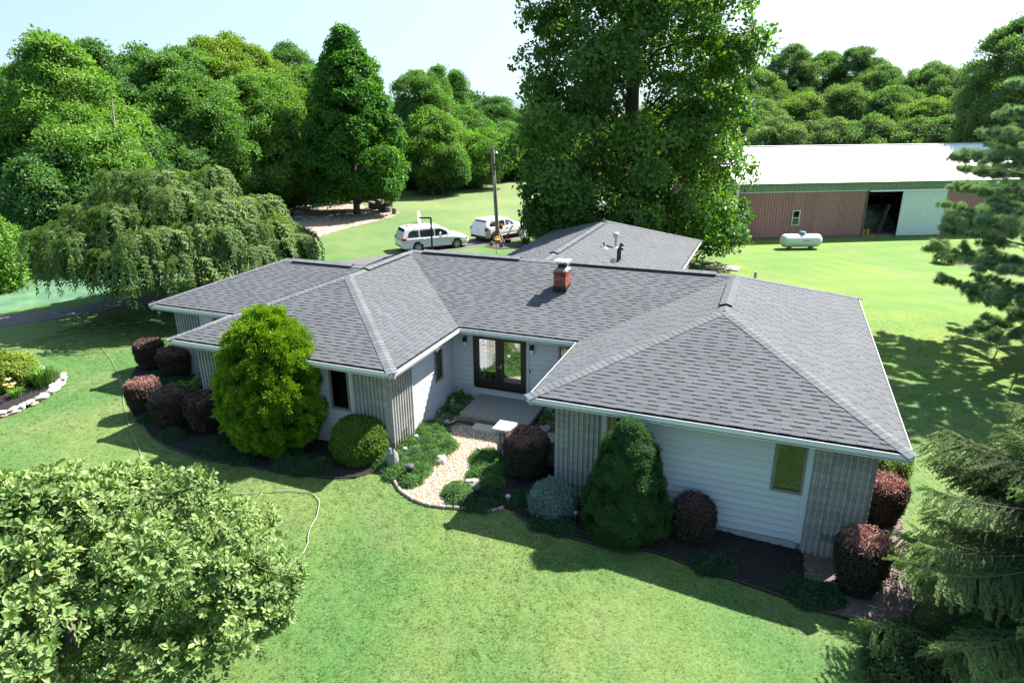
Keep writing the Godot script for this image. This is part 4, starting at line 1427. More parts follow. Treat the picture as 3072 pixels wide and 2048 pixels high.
func build_shrubs() -> void:
	var tiny := clump(26, 0.10, 0.055, 0.034, 3, 0.7)
	var fine := clump(34, 0.11, 0.06, 0.022, 4, 0.8, 0.5)
	var fan := MB.new()          # an upright spray of scale leaves
	rng.seed = 8
	for i in 46:
		var d := (rdir() * Vector3(0.75, 0.4, 0.75) + Vector3(0, 1.0, 0)).normalized()
		add_leaf(fan, d * rng.randf_range(0.0, 0.15) + rdir() * 0.02, (d + rdir() * 0.35).normalized(), rdir(), rng.randf_range(0.05, 0.09), 0.026, rng.randf_range(0.65, 1.3))
	var fanm := fan.mesh()
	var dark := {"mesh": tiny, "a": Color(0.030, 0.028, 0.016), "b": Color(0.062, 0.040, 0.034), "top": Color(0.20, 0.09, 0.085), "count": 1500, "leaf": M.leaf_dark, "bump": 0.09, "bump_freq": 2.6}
	var bars := [
		[-18.85, 1.6, 0.5, 1.15, "dark purple barberry clipped to a barrel, farthest left beside the lawn", 0.35],
		[-17.3, 1.75, 0.6, 1.05, "dark purple barberry with rounded top, against the rear panel of the house", 0.35],
		[-15.45, 4.8, 0.5, 1.2, "clipped barberry with a sunlit pink-red top on the lawn's edge", 0.9],
		[-13.8, 5.15, 0.58, 1.2, "dark purple barberry between the pink-topped one and the one beside the golden shrub", 0.35],
		[-12.5, 5.0, 0.58, 1.2, "dark purple barberry touching the golden evergreen's left side", 0.35],
		[-1.95, 3.95, 0.58, 1.28, "large purple barberry in front of the low ribbed garden wall", 0.6],
		[2.75, 4.95, 0.47, 1.1, "dark barberry clipped to a ball before the white siding of the right wing", 0.25],
		[6.33, 5.5, 0.50, 1.42, "tall flat-topped barberry with bright pink top at the right front corner", 1.0],
		[7.05, 2.4, 0.55, 1.2, "pink-topped barberry beside the right wall, half hidden by spruce boughs", 1.0]]
	for i in bars.size():
		var q = bars[i]
		var o := dark.duplicate()
		o.seed = 20 + i
		o.top = mixc(Color(0.055, 0.034, 0.046), Color(0.36, 0.19, 0.165), q[5])  # new growth; shrubs in sun get pinker tops, so sunlight goes into the colour
		o.count = int(1700 * q[2] * q[3] / 0.75)
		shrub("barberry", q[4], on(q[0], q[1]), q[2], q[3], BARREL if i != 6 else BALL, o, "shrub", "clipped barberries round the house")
	shrub("golden_arborvitae", "tall egg-shaped lime green evergreen in front of the left wing", on(-9.75, 4.95), 1.22, 3.95, EGG, {"mesh": fanm, "a": Color(0.050, 0.16, 0.014), "b": Color(0.23, 0.37, 0.022), "count": 11800, "size": 1.0, "bump": 0.07, "bump_freq": 1.6, "depth": 0.05, "rise": 0.9, "tufts": 620, "tuft": Vector2(0.10, 0.24), "leaf": M.leaf_gold, "seed": 3, "jitter": 0.35}, "evergreen")
	shrub("boxwood", "round golden green clipped ball shrub at the left wing's front corner", on(-6.9, 4.75), 0.8, 1.22, BALL, {"mesh": tiny, "a": Color(0.035, 0.10, 0.014), "b": Color(0.125, 0.20, 0.020), "count": 2600, "leaf": M.leaf_gold, "bump": 0.02, "depth": 0.08, "seed": 5})
	shrub("dwarf_conifer", "cone-shaped dark green dwarf conifer before the window of the right wing", on(1.15, 5.35), 0.96, 2.88, CONE, {"mesh": fine, "a": Color(0.018, 0.062, 0.016), "b": Color(0.055, 0.135, 0.035), "count": 8200, "size": 0.85, "bump": 0.10, "bump_freq": 2.0, "depth": 0.06, "tufts": 430, "tuft": Vector2(0.13, 0.09), "seed": 9}, "conifer")
	shrub("blue_spruce", "low silvery blue dwarf spruce in the mulch by the ribbed corner", on(-0.68, 5.5), 0.52, 0.82, BALL, {"mesh": fine, "a": Color(0.09, 0.16, 0.17), "b": Color(0.20, 0.29, 0.30), "count": 1100, "bump": 0.12, "bump_freq": 3.5, "seed": 11}, "conifer")
	shrub("rhododendron", "broad pale green leafy shrub on the right side of the house", on(7.15, 0.3), 0.85, 1.25, BALL, {"mesh": clump(18, 0.13, 0.13, 0.04, 5, 0.5), "a": Color(0.07, 0.12, 0.025), "b": Color(0.20, 0.26, 0.06), "count": 700, "bump": 0.12, "seed": 12})
	shrub("grey_shrub", "bare brownish shrub beside the right wall behind the pale green one", on(6.95, -2.1), 0.6, 0.9, BALL, {"mesh": fine, "a": Color(0.10, 0.075, 0.06), "b": Color(0.16, 0.12, 0.10), "count": 500, "bump": 0.2, "seed": 13})
	# low junipers and ferny ground cover
	var low := [
		[[[-5.75, 2.6, 0.62], [-5.4, 3.3, 0.75], [-5.15, 4.1, 0.7], [-5.5, 4.6, 0.55], [-4.95, 5.0, 0.45], [-5.75, 3.8, 0.6], [-4.85, 3.4, 0.4], [-5.35, 5.25, 0.35], [-6.0, 4.9, 0.35], [-4.8, 5.5, 0.3]], "wide mat of bright green creeping juniper left of the gravel path", 0],
		[[[-3.3, 3.6, 0.5], [-2.95, 4.2, 0.5], [-2.75, 4.75, 0.4], [-3.1, 4.55, 0.38]], "green creeping juniper at the foot of the ribbed pillar", 0],
		[[[-3.35, 5.5, 0.4], [-3.15, 5.8, 0.32]], "small round green juniper in the gravel's front corner", 0],
		[[[-2.75, 5.85, 0.3], [-2.4, 5.8, 0.28], [-2.55, 5.35, 0.3]], "low juniper beside the shaded black path light", 1],
		[[[-1.75, 5.3, 0.3], [-1.45, 5.15, 0.28]], "sparse low juniper left of the silvery spruce", 1],
		[[[-0.3, 6.0, 0.32], [-0.8, 6.05, 0.25]], "thin ground cover in front of the silvery spruce", 1],
		[[[3.2, 5.95, 0.3], [3.55, 5.9, 0.25]], "low ferny juniper on the lawn edge right of the ball barberry", 1],
		[[[5.35, 6.1, 0.4], [5.7, 6.0, 0.35], [5.1, 5.9, 0.25]], "ferny juniper at the foot of the tall pink-topped barberry", 1],
		[[[-11.4, 5.85, 0.5], [-10.8, 6.0, 0.45], [-10.1, 6.05, 0.4]], "spreading dark juniper in front of the golden evergreen", 1],
		[[[-8.6, 5.85, 0.5], [-8.0, 5.8, 0.5], [-7.6, 5.7, 0.3]], "spreading juniper between the golden evergreen and the clipped ball", 1],
		[[[-13.3, 5.75, 0.3], [-13.0, 5.8, 0.25]], "small ferny plant in front of the dark barberries", 1],
		[[[-14.95, 5.2, 0.25]], "tiny ferny plant at the bed's rounded end", 1],
		[[[-17.7, 2.3, 0.45], [-17.0, 2.9, 0.4], [-16.5, 2.5, 0.4]], "ferny ground cover among the barberries at the far left", 1],
		[[[-15.9, 2.95, 0.45], [-15.7, 3.3, 0.35]], "light green fern beside the hosta at the left wing's corner", 2]]
	for i in low.size():
		var q = low[i]
		var t := thing("juniper" if q[2] < 2 else "fern", q[1], "ground cover")
		rng.seed = 300 + i
		var where: Array[Transform3D] = []
		var cols := PackedColorArray()
		for p in q[0]:
			for k in int(420 * p[2]):
				var a := rng.randf() * TAU
				var rr := sqrt(rng.randf())
				var x: float = p[0] + cos(a) * rr * p[2]
				var z: float = p[1] + sin(a) * rr * p[2]
				var y := (1.0 - rr * rr) * (0.15 + 0.07 * sin(x * 9.0) * sin(z * 8.0)) + 0.04
				where.append(grow(on(x, z, y * rng.randf_range(0.7, 1.1)), Vector3(cos(a) * rr, 0.9, sin(a) * rr), rng.randf_range(0.8, 1.3) * (1.0 if q[2] != 2 else 1.4), 0.6))
				var dk: Color = [Color(0.080, 0.165, 0.055), Color(0.03, 0.075, 0.035), Color(0.11, 0.2, 0.05)][q[2]]  # bright tone for junipers in sun, dark for shade: light put into colour
				cols.append(dk * rng.randf_range(0.6, 1.7))
		scatter("foliage", fine, M.leaf, where, cols, t, "stuff")
	# hostas with flower stalks
	for q in [[-5.6, 0.62, 0.62, 130, "leafy hosta with pale lilac flowers in the corner left of the porch", 1], [-2.25, 0.75, 0.5, 80, "hosta with lilac flower spikes right of the porch slab", 1], [-15.1, 2.5, 0.75, 150, "large-leaved green hosta at the left wing's ribbed corner", 0], [-5.75, 1.35, 0.35, 40, "small hosta with pale pink blooms beside the porch's front left corner", 2], [-19.4, 0.2, 0.9, 170, "dark leafy shrub at the far corner of the driveway end", 0]]:
		var t := thing("hosta", q[4], "plant", on(q[0], q[1]))
		rng.seed = int(absf(q[0]) * 100)
		var b := MB.new()
		for i in q[3]:
			var a := rng.randf() * TAU
			var f := sqrt(rng.randf())
			var rr: float = f * q[2] * 0.8
			var y: float = 0.12 + (1.0 - f) * q[2] * 0.75
			add_leaf(b, Vector3(cos(a) * rr, y, sin(a) * rr), (Vector3(cos(a), 0.35 - f * 0.7, sin(a)) + rdir() * 0.2).normalized(), Vector3.UP, 0.2 + q[2] * 0.07, 0.15, rng.randf_range(0.6, 1.35), 0.18)
		obj("leaf_cluster", b, M.hosta, t)
		var st := MB.new()
		var fl := MB.new()
		if q[5] > 0:
			for i in (7 if q[5] == 1 else 4):
				var a := rng.randf() * TAU
				var e := Vector3(cos(a) * 0.3, 0.75 + rng.randf() * 0.3, sin(a) * 0.3) * (1.0 if q[5] == 1 else 0.7)
				st.tube([Vector3(cos(a) * 0.1, 0.2, sin(a) * 0.1), e], [0.008, 0.005], 4)
				for k in 9:
					add_leaf(fl, e - Vector3(0, k * 0.03, 0), (rdir() + Vector3(0, -0.4, 0)).normalized(), Vector3.UP, 0.055, 0.035, 1.0)
			obj("flower_stalk", st, M.stem_green, t)
			obj("blossom", fl, M.lilac if q[5] == 1 else M.pink_petal, t)
	# left bed
	shrub("yellow_green_shrub", "broad yellow-green leafy shrub in the stone-edged bed at far left", on(-22.6, 5.0), 1.15, 1.15, BALL, {"mesh": clump(20, 0.13, 0.11, 0.05, 15, 0.6), "a": Color(0.09, 0.15, 0.02), "b": Color(0.22, 0.30, 0.04), "count": 1300, "leaf": M.leaf_gold, "bump": 0.1, "seed": 31})
	for q in [[-21.15, 4.35, 0.9, 260, "clump of long arching green grass in the stone-edged bed", 1.0], [-13.8, -27.7, 0.7, 160, "tuft of upright green leaves in the bed by the wooden pole", 0.8], [-21.0, 5.5, 0.4, 70, "low daylily clump with orange blooms nearest the edging stones", 0.5], [-21.9, 6.2, 0.4, 70, "low daylily foliage at the left end of the stone-edged bed", 0.5]]:
		var t := thing("ornamental_grass" if q[5] > 0.6 else "daylily", q[4], "plant", on(q[0], q[1]))
		rng.seed = int(absf(q[0]) * 31)
		var b := MB.new()
		for i in q[3]:
			var a := rng.randf() * TAU
			var rr: float = rng.randf() * q[2] * 0.45
			var p0 := Vector3(cos(a) * rr, 0, sin(a) * rr)
			var l: float = rng.randf_range(0.7, 1.1) * q[5]
			var d := Vector3(cos(a), 0, sin(a))
			var p1 := p0 + Vector3(0, l * 0.6, 0) + d * l * 0.18
			var p2 := p1 + Vector3(0, l * 0.12, 0) + d * l * 0.34
			var w := d.cross(Vector3.UP) * 0.014
			b.col = Color.WHITE * rng.randf_range(0.65, 1.35)
			b.face([p0 - w, p0 + w, p1 + w, p1 - w], d + Vector3.UP)
			b.face([p1 - w, p1 + w, p2], d + Vector3.UP)
		obj("blade_cluster", b, M.grass_long, t)
		if q[5] < 0.6:
			for i in 4:
				var fl := MB.new()
				for k in 6:
					var a := k * TAU / 6.0
					add_leaf(fl, Vector3.ZERO, Vector3(cos(a), 0.55, sin(a)).normalized(), Vector3.UP, 0.14, 0.07, 1.0, 0.1)
				var o := obj("blossom", fl, M.orange_petal if i % 2 == 0 else M.peach_petal, t)
				o.position = Vector3(rng.randf_range(-0.45, 0.45), 0.5 + rng.randf() * 0.15, rng.randf_range(-0.45, 0.45))
	# garden patch near the barn
	for q in [[14.2, -30.6, 0.5], [15.4, -31.3, 0.7], [16.6, -31.8, 0.8]]:
		shrub("vegetable_plant", "%s low leafy plant in the bare patch on the barn lawn" % ("leftmost" if q[0] < 15.0 else ("middle" if q[0] < 16.0 else "rightmost")), on(q[0], q[1]), q[2], 0.5, MAT, {"mesh": M_far("clump"), "a": Color(0.05, 0.10, 0.03), "b": Color(0.12, 0.2, 0.05), "count": 40, "size": 0.45, "stems": 2, "seed": int(q[0] * 10.0)}, "plant", "plants in the bare patch on the barn lawn")
	sheet("bare_soil", pv([14.6, -30.2, 15.6, -30.0, 16.6, -30.8, 17.2, -31.6, 16.0, -31.4]), 0.02, M.dry_soil, 0.5)


func M_far(_k: String) -> ArrayMesh:
	return M.clump_far


# ---- trees ----------------------------------------------------------------------------------------------------------

func build_trees() -> void:
	var da := Color(0.022, 0.062, 0.016)
	var db := Color(0.055, 0.125, 0.028)
	var kinds := {
		"d": {"a": Color(0.032, 0.090, 0.028), "b": Color(0.085, 0.175, 0.048)},
		"m": {"a": Color(0.045, 0.115, 0.028), "b": Color(0.120, 0.225, 0.052)},
		"l": {"a": Color(0.060, 0.145, 0.025), "b": Color(0.150, 0.260, 0.050)},
		"y": {"a": Color(0.070, 0.130, 0.018), "b": Color(0.190, 0.265, 0.034)},
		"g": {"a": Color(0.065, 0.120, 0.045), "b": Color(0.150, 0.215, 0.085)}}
	var big := clump(54, 0.85, 0.24, 0.15, 41, 0.65, 1.1)
	var sweet := clump(32, 0.55, 0.24, 0.17, 42, 0.6)
	var tulipc := clump(22, 0.62, 0.26, 0.20, 43, 0.7)
	var lowlobes := []      # boughs that hang low at both sides
	for q in [[5.6, 1.5, 0.5], [5.0, 2.4, 1.5], [5.7, 2.6, -0.5], [4.6, 1.5, 2.0], [5.9, 1.9, 0.8], [5.4, 3.6, 0.0], [5.8, 3.4, 1.2], [-4.6, 2.2, 1.0], [-4.9, 3.4, 0.0], [-4.0, 1.9, 2.0], [-5.2, 4.6, 0.5], [-4.6, 5.6, 1.5], [3.4, 2.6, 3.0], [-3.2, 2.8, 3.0], [0.5, 3.2, 4.0]]:
		lowlobes.append(Vector3(0.929, 0, -0.370) * q[0] + Vector3(0.370, 0, 0.929) * q[2] + Vector3(0, q[1], 0))
	# the tall tree behind the rear wing
	tree("tulip_tree", "huge dark green broadleaf tree behind the rear wing, reaching past the top of the photo", on(-5.3, -23.6), 25.5, 6.3, 0.7, {"extra": lowlobes,"shape": "skirt", "lobes": 270, "per": 23, "lobe": 1.25, "limb_every": 3, "wobble": 0.2, "mesh": tulipc, "a": Color(0.040, 0.105, 0.028), "b": Color(0.115, 0.215, 0.045), "trunk": 0.55, "size": 1.0, "seed": 2, "leaf": M.leaf_gloss, "bark": M.bark_dark})
	tree("sweetgum_tree", "tall cone-shaped bright green tree standing in the wood-chip bed", on(-34.6, -36.2), 16.4, 4.7, 1.1, {"shape": "cone", "lobes": 190, "per": 22, "lobe": 0.85, "limb_every": 4, "wobble": 0.12, "mesh": sweet, "a": Color(0.026, 0.090, 0.016), "b": Color(0.075, 0.195, 0.030), "trunk": 0.3, "seed": 5, "leaf": M.leaf_gloss})
	tree("small_tree", "small bushy green tree at the drive's edge right of the wooden pole", on(-13.2, -28.6), 2.9, 1.05, 0.3, {"lobes": 16, "per": 18, "lobe": 0.4, "mesh": sweet, "a": da, "b": db, "trunk": 0.06, "size": 0.7, "seed": 7})
	# the wood: x, z, height, crown radius, kind, label
	var wood := [
		[-52.5, -15.0, 13.0, 4.6, "d", "dark tree at the wood's left end, cut by the photo's left edge"],
		[-44.8, -15.8, 16.0, 3.0, "l", "tallest layered tree at the left, its ragged top standing clear of the wood"],
		[-54.7, -19.0, 13.2, 3.6, "m", "mid green tree left of the tall layered one"],
		[-48.0, -21.5, 15.0, 1.5, "d", "slim spire-topped tree just right of the tall layered one"],
		[-41.0, -14.2, 10.9, 3.1, "l", "bright green tree below the slim spire at the pond's far bank"],
		[-53.4, -30.7, 15.2, 4.0, "m", "tree with a notched round top left of the yellow-topped one"],
		[-49.8, -31.6, 15.4, 4.2, "m", "flat-topped tree touching the yellow-topped one's left side"],
		[-48.9, -36.8, 16.6, 5.4, "y", "broad yellow-green tree, the yellowest crown of the wood"],
		[-43.6, -26.6, 12.6, 4.0, "m", "mid green tree of the wood directly above the weeping tree's top"], [-42.6, -33.0, 13.4, 4.2, "l", "bright green tree in front of the yellow-topped one's right flank"],
		[-56.4, -55.3, 17.4, 4.2, "d", "dark bluish tree rising behind, left of the cone-shaped tree"], [-47.3, -47.3, 14.4, 3.6, "m", "tree half hidden by the cone-shaped tree's left side"],
		[-42.7, -35.5, 10.8, 3.7, "m", "mid green tree in the wood's front row, left of the slender bare-trunked tree"], [-40.5, -11.5, 8.6, 3.3, "d", "dark low tree on the pond's far bank behind the weeping tree"],
		[-39.0, -4.5, 5.4, 1.6, "l", "light green bushy tree at the pond's edge on the photo's left margin"],
		[-44.3, -28.7, 8.0, 4.2, "m", "lower tree of the wood's front row above the weeping tree's right half"], [-43.0, -21.3, 8.3, 3.4, "d", "dark low tree right behind the weeping tree's crown"], [-44.1, -34.3, 6.6, 3.6, "m", "low tree at the wood's foot beyond the small brown pond"],
		[-43.6, -41.8, 8.4, 2.6, "m", "slender tree with a bare lower trunk at the lawn's edge left of the cone-shaped tree"],
		[-47.8, -14.9, 10.4, 2.8, "d", "dark tree filling the wood under the tallest layered tree's left side"], [-44.2, -19.8, 10.5, 2.4, "l", "bright green tree around the bare dead tree"],
		[-37.7, -55.9, 14.1, 3.2, "m", "tree showing just right of the cone-shaped tree"],
		[-41.5, -67.5, 15.2, 1.5, "m", "left one of two thin feathery treetops against the sky"], [-40.9, -72.3, 14.9, 1.5, "m", "right one of two thin feathery treetops against the sky"],
		[-35.1, -52.8, 9.7, 3.6, "l", "light green tree at the field's edge right of the cone-shaped tree"], [-35.9, -63.6, 9.9, 4.0, "m", "mid green tree under the two thin feathery treetops"], [-43.1, -91.0, 11.5, 4.2, "d", "farthest dark tree on the skyline left of the huge tree"], [-32.4, -60.8, 7.1, 4.0, "l", "light green low tree at the field's end above the wooden pole's top"], [-32.9, -71.5, 7.6, 4.0, "m", "mid green tree at the field's end beside the huge tree's left edge"],
		[-34.1, -53.3, 6.3, 3.2, "d", "dark low tree at the field's far edge, left of the wooden pole"], [-31.2, -74.4, 6.0, 3.8, "m", "low tree at the field's far edge right of the wooden pole"], [-34.6, -60.0, 4.9, 3.2, "m", "lowest bushy tree at the field's far edge, just left of the pole's top"],
		[-28.6, -79.0, 7.4, 5.0, "m", "far tree glimpsed through the outermost left boughs of the huge tree"], [-25.4, -88.8, 8.5, 6.0, "d", "far dark tree glimpsed through the huge tree's crown left of its trunk"], [-16.8, -88.7, 9.2, 6.0, "m", "far mid green tree glimpsed through the huge tree's crown right of its trunk"], [-10.1, -87.7, 10.4, 5.4, "d", "far dark tree glimpsed through the huge tree's right boughs"],
		[-5.8, -92.2, 12.1, 4.4, "m", "tree emerging from the huge tree's right edge above the barn"], [-1.4, -98.5, 15.0, 4.4, "m", "skyline tree left of the three tall ones behind the barn"],
		[3.3, -112.6, 19.2, 4.4, "d", "left one of three tall trees topping the wood behind the barn"], [8.8, -118.5, 18.6, 4.8, "m", "middle one of three tall trees topping the wood behind the barn"], [13.4, -114.2, 18.9, 4.4, "d", "right one of three tall trees topping the wood behind the barn"],
		[16.8, -103.9, 15.4, 4.4, "m", "skyline tree right of the three tall ones behind the barn"], [22.4, -99.1, 15.3, 4.8, "m", "round-topped tree behind the barn roof's right end"], [25.8, -94.5, 13.5, 4.0, "d", "dark skyline tree right of the round-topped one behind the barn's right end"],
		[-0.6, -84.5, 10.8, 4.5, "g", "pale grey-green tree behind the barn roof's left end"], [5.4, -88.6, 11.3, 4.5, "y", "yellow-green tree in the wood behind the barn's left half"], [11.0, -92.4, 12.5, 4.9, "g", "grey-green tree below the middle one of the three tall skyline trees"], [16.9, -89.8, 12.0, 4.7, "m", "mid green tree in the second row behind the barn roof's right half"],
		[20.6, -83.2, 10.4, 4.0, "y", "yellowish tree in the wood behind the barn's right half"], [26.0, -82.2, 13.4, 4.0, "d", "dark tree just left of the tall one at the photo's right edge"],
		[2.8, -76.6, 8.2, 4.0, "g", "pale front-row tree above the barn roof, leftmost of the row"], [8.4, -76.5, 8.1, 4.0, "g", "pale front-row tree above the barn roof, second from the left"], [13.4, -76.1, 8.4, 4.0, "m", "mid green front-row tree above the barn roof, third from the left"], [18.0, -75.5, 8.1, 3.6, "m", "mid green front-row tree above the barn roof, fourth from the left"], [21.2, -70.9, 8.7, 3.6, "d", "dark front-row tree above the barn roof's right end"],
		[22.6, -58.5, 17.0, 3.8, "d", "tall dark tree at the photo's right edge behind the barn"]]
	for i in wood.size():
		var q = wood[i]
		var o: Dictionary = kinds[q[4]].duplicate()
		if q[0] > -12.0:      # paler, greyer kinds behind the barn; distance haze is also put into the colours
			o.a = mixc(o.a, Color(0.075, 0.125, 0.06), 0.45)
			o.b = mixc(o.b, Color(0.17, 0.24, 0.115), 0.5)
		var far: bool = q[1] < -70.0
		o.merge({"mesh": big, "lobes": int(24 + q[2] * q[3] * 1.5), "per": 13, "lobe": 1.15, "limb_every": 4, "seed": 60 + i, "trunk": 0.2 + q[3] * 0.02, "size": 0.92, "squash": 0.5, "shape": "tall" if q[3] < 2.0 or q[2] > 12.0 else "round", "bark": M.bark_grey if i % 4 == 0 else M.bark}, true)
		var lab: String = q[5]
		var grp := "trees of the wood behind the barn" if q[0] > -12.0 else "trees of the wood behind pond and field"
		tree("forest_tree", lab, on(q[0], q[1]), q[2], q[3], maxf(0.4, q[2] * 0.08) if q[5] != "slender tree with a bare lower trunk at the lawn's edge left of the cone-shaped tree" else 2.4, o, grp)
	# undergrowth along the wood's foot and the far wooded ridges: masses
	rng.seed = 90
	var where: Array[Transform3D] = []
	var cols := PackedColorArray()
	var foot := [[-58, -12], [-53, -17.5], [-47, -22.5], [-45.5, -27], [-47.5, -34.5], [-46.5, -40], [-45, -46], [-43, -52], [-39, -58], [-35, -66], [-31, -71], [-26, -76], [-14, -80], [0, -78], [14, -74], [24, -66], [34, -58]]
	for i in foot.size() - 1:
		var a := Vector2(foot[i][0], foot[i][1])
		var e := Vector2(foot[i + 1][0], foot[i + 1][1])
		var nn := (e - a).orthogonal().normalized()
		if nn.dot(Vector2(0.5, -1)) < 0.0: nn = -nn
		for k in int(a.distance_to(e) * 26.0):
			var back := rng.randf_range(-0.6, 7.0)
			var p := a.lerp(e, rng.randf()) + nn * back
			var hgt := rng.randf_range(0.1, 1.0) * minf(4.5, 1.2 + maxf(0.0, back) * 0.6)
			where.append(grow(on(p.x, p.y, hgt), Vector3(-nn.x, 1.0, -nn.y), rng.randf_range(0.7, 1.3), 0.4))
			cols.append(mixc(Color(0.016, 0.045, 0.014), Color(0.055, 0.12, 0.03), rng.randf()))
	scatter("undergrowth", big, M.leaf, where, cols, self, "stuff")
	where = []
	cols = PackedColorArray()
	var hill := MB.new()
	hill.col = Color(0.05, 0.09, 0.03)
	var ridges := [[-150.0, 20.0, 190.0, 9.0, 6.0], [-70.0, -60.0, 0.0, 0.0, 0.0]]
	var crest := []
	for i in 40:   # a low wooded ridge behind everything
		var ang := lerpf(deg_to_rad(-75), deg_to_rad(55), i / 39.0)
		var d := 175.0 + 25.0 * sin(i * 0.7)
		var hh := 6.0 + 3.5 * sin(i * 0.9 + 1.0) + 2.0 * sin(i * 2.3)
		crest.append([Vector3(eye.x + sin(ang) * (d - 45.0), -0.5, eye.z - cos(ang) * (d - 45.0)), Vector3(eye.x + sin(ang) * d, hh - 4.0, eye.z - cos(ang) * d), Vector3(eye.x + sin(ang) * (d + 80.0), -0.5, eye.z - cos(ang) * (d + 80.0))])
	for i in 39:
		for s in [0, 1]:
			hill.face([crest[i][s], crest[i + 1][s], crest[i + 1][s + 1], crest[i][s + 1]], Vector3.UP)
		for k in 210:
			var f := rng.randf()
			var g := pow(rng.randf(), 0.7)
			var lo: Vector3 = crest[i][0].lerp(crest[i + 1][0], f)
			var hi: Vector3 = crest[i][1].lerp(crest[i + 1][1], f)
			where.append(grow(lo.lerp(hi, g) + Vector3(0, rng.randf_range(1.0, 7.0), 0), Vector3.UP, rng.randf_range(2.0, 3.6), 0.4))
			cols.append(mixc(Color(0.02, 0.055, 0.02), Color(0.065, 0.13, 0.04), rng.randf()))
	struct("wooded_hill", hill, M.deck_green)
	scatter("far_wood", big, M.leaf, where, cols, self, "stuff")
	# a dead tree among the green ones
	var dt := MB.new()
	rng.seed = 3
	dt.tube([Vector3.ZERO, Vector3(0.1, 4, 0), Vector3(-0.1, 8, 0.1), Vector3(0.15, 11.6, 0)], [0.22, 0.17, 0.11, 0.02], 7)
	for i in 16:
		var y := rng.randf_range(4.5, 11.0)
		var a := rng.randf() * TAU
		limb(dt, Vector3(0, y, 0), Vector3(cos(a) * (12.0 - y) * 0.45, y + rng.randf_range(0.8, 1.8), sin(a) * (12.0 - y) * 0.45), 0.06, 0.01, 0.1, 5)
	tag(obj("dead_tree", dt, M.bark_pale, self), "bare grey dead tree among the green ones behind the weeping tree", "tree")
	get_node("dead_tree").position = on(-40.6, -16.4)
	build_weeping()
	build_magnolia()
	build_conifers()


func build_weeping() -> void:
	var t := thing("weeping_tree", "broad weeping tree with drooping curtains of pale green foliage by the drive", "tree", on(-24.5, -6.2))
	rng.seed = 17
	var strand := MB.new()
	for i in 30:
		var f := i / 29.0
		var c := Vector3(0, 0.10 * sin(f * 1.5) - f * f * 1.25, 0.45 * sin(f * 1.4))
		for s in 2:
			var d := (Vector3((s * 2 - 1) * 0.7, -0.6, 0.25) + rdir() * 0.45).normalized()
			add_leaf(strand, c + rdir() * 0.03, d, (Vector3(0, 0.5, 1) + rdir() * 0.5).normalized(), rng.randf_range(0.12, 0.19), 0.062, rng.randf_range(0.7, 1.3))
	var sm := strand.mesh()
	var wood := MB.new()
	wood.tube([Vector3(0, -0.2, 0), Vector3(0.1, 1.6, 0), Vector3(-0.2, 3.4, 0.1), Vector3(0, 5.6, 0)], [0.38, 0.28, 0.2, 0.08], 8)
	var right := Vector3(0.929, 0, -0.370)
	var fwd := Vector3(0.370, 0, 0.929)
	var where: Array[Transform3D] = []
	var cols := PackedColorArray()
	var spots := []
	for i in 58:
		var a := i * 2.39996
		var d := sqrt((i + 0.5) / 58.0)
		var x := cos(a) * d * 5.8 - 0.1
		var z := sin(a) * d * 5.0
		var rr := d
		var top := 7.0 * (1.0 - 0.62 * pow(rr, 2.2))
		if x < -0.5: top += 0.25
		if x > 3.5: top -= 0.3
		spots.append([x, z, maxf(top + rng.randf_range(-1.0, 0.35), 3.7), rng.randf_range(1.05, 1.5)])
		if rr > 0.55 and i % 5 != 0:
			spots.append([x * 1.03, z * 1.03, maxf(3.2 if z < -0.5 else 4.6, top - rng.randf_range(1.6, 2.6)), rng.randf_range(0.9, 1.3)])
	for q in spots:
		var p: Vector3 = right * q[0] + fwd * q[1] + Vector3(0, q[2], 0)
		limb(wood, Vector3(0, clampf(p.y * 0.6, 1.8, 5.2), 0), p - Vector3(0, 0.12, 0), 0.07, 0.014, 0.2, 5)
		var tone := rng.randf()
		for k in 36:
			var a := rng.randf() * TAU
			var out := Vector3(cos(a), 0, sin(a))
			var bias := (p * Vector3(1, 0, 1)).normalized() * 0.6
			out = (out + bias).normalized()
			var at: Vector3 = p + out * rng.randf_range(0.0, 0.75) * q[3] + Vector3(0, rng.randf_range(-0.25, 0.1), 0)
			var sc: float = rng.randf_range(0.7, 1.2) * q[3]
			var bs := Basis(Vector3.UP.cross(out), Vector3.UP, out).scaled(Vector3(sc, minf(sc, maxf(0.3, (at.y - 0.25) / 1.35)), sc))
			where.append(Transform3D(bs, at))
			cols.append(mixc(Color(0.06, 0.125, 0.032), Color(0.19, 0.27, 0.085), tone * 0.5 + rng.randf() * 0.5))
	obj("trunk", wood, M.bark, t)
	scatter("crown", sm, M.leaf, where, cols, t, "stuff")


func big_leaf(b: MB, at: Vector3, dir: Vector3, up: Vector3, l: float, w: float, tone: float) -> void:   # obovate leaf with a folded midrib
	var s := dir.cross(up).normalized()
	var nn := s.cross(dir).normalized()
	b.col = Color(tone, tone, tone * 0.9)
	var m := [at, at + dir * l * 0.35 + nn * l * 0.03, at + dir * l * 0.7 + nn * l * 0.02, at + dir * l - nn * l * 0.06]
	for k in [-1.0, 1.0]:
		var e1: Vector3 = at + dir * l * 0.3 + s * k * w * 0.33 + nn * w * 0.16
		var e2: Vector3 = at + dir * l * 0.66 + s * k * w * 0.5 + nn * w * 0.17
		var e3: Vector3 = at + dir * l * 0.9 + s * k * w * 0.27 + nn * w * 0.04
		b.face([m[0], e1, m[1]], nn)
		b.face([m[1], e1, e2, m[2]], nn)
		b.face([m[2], e2, e3, m[3]], nn)


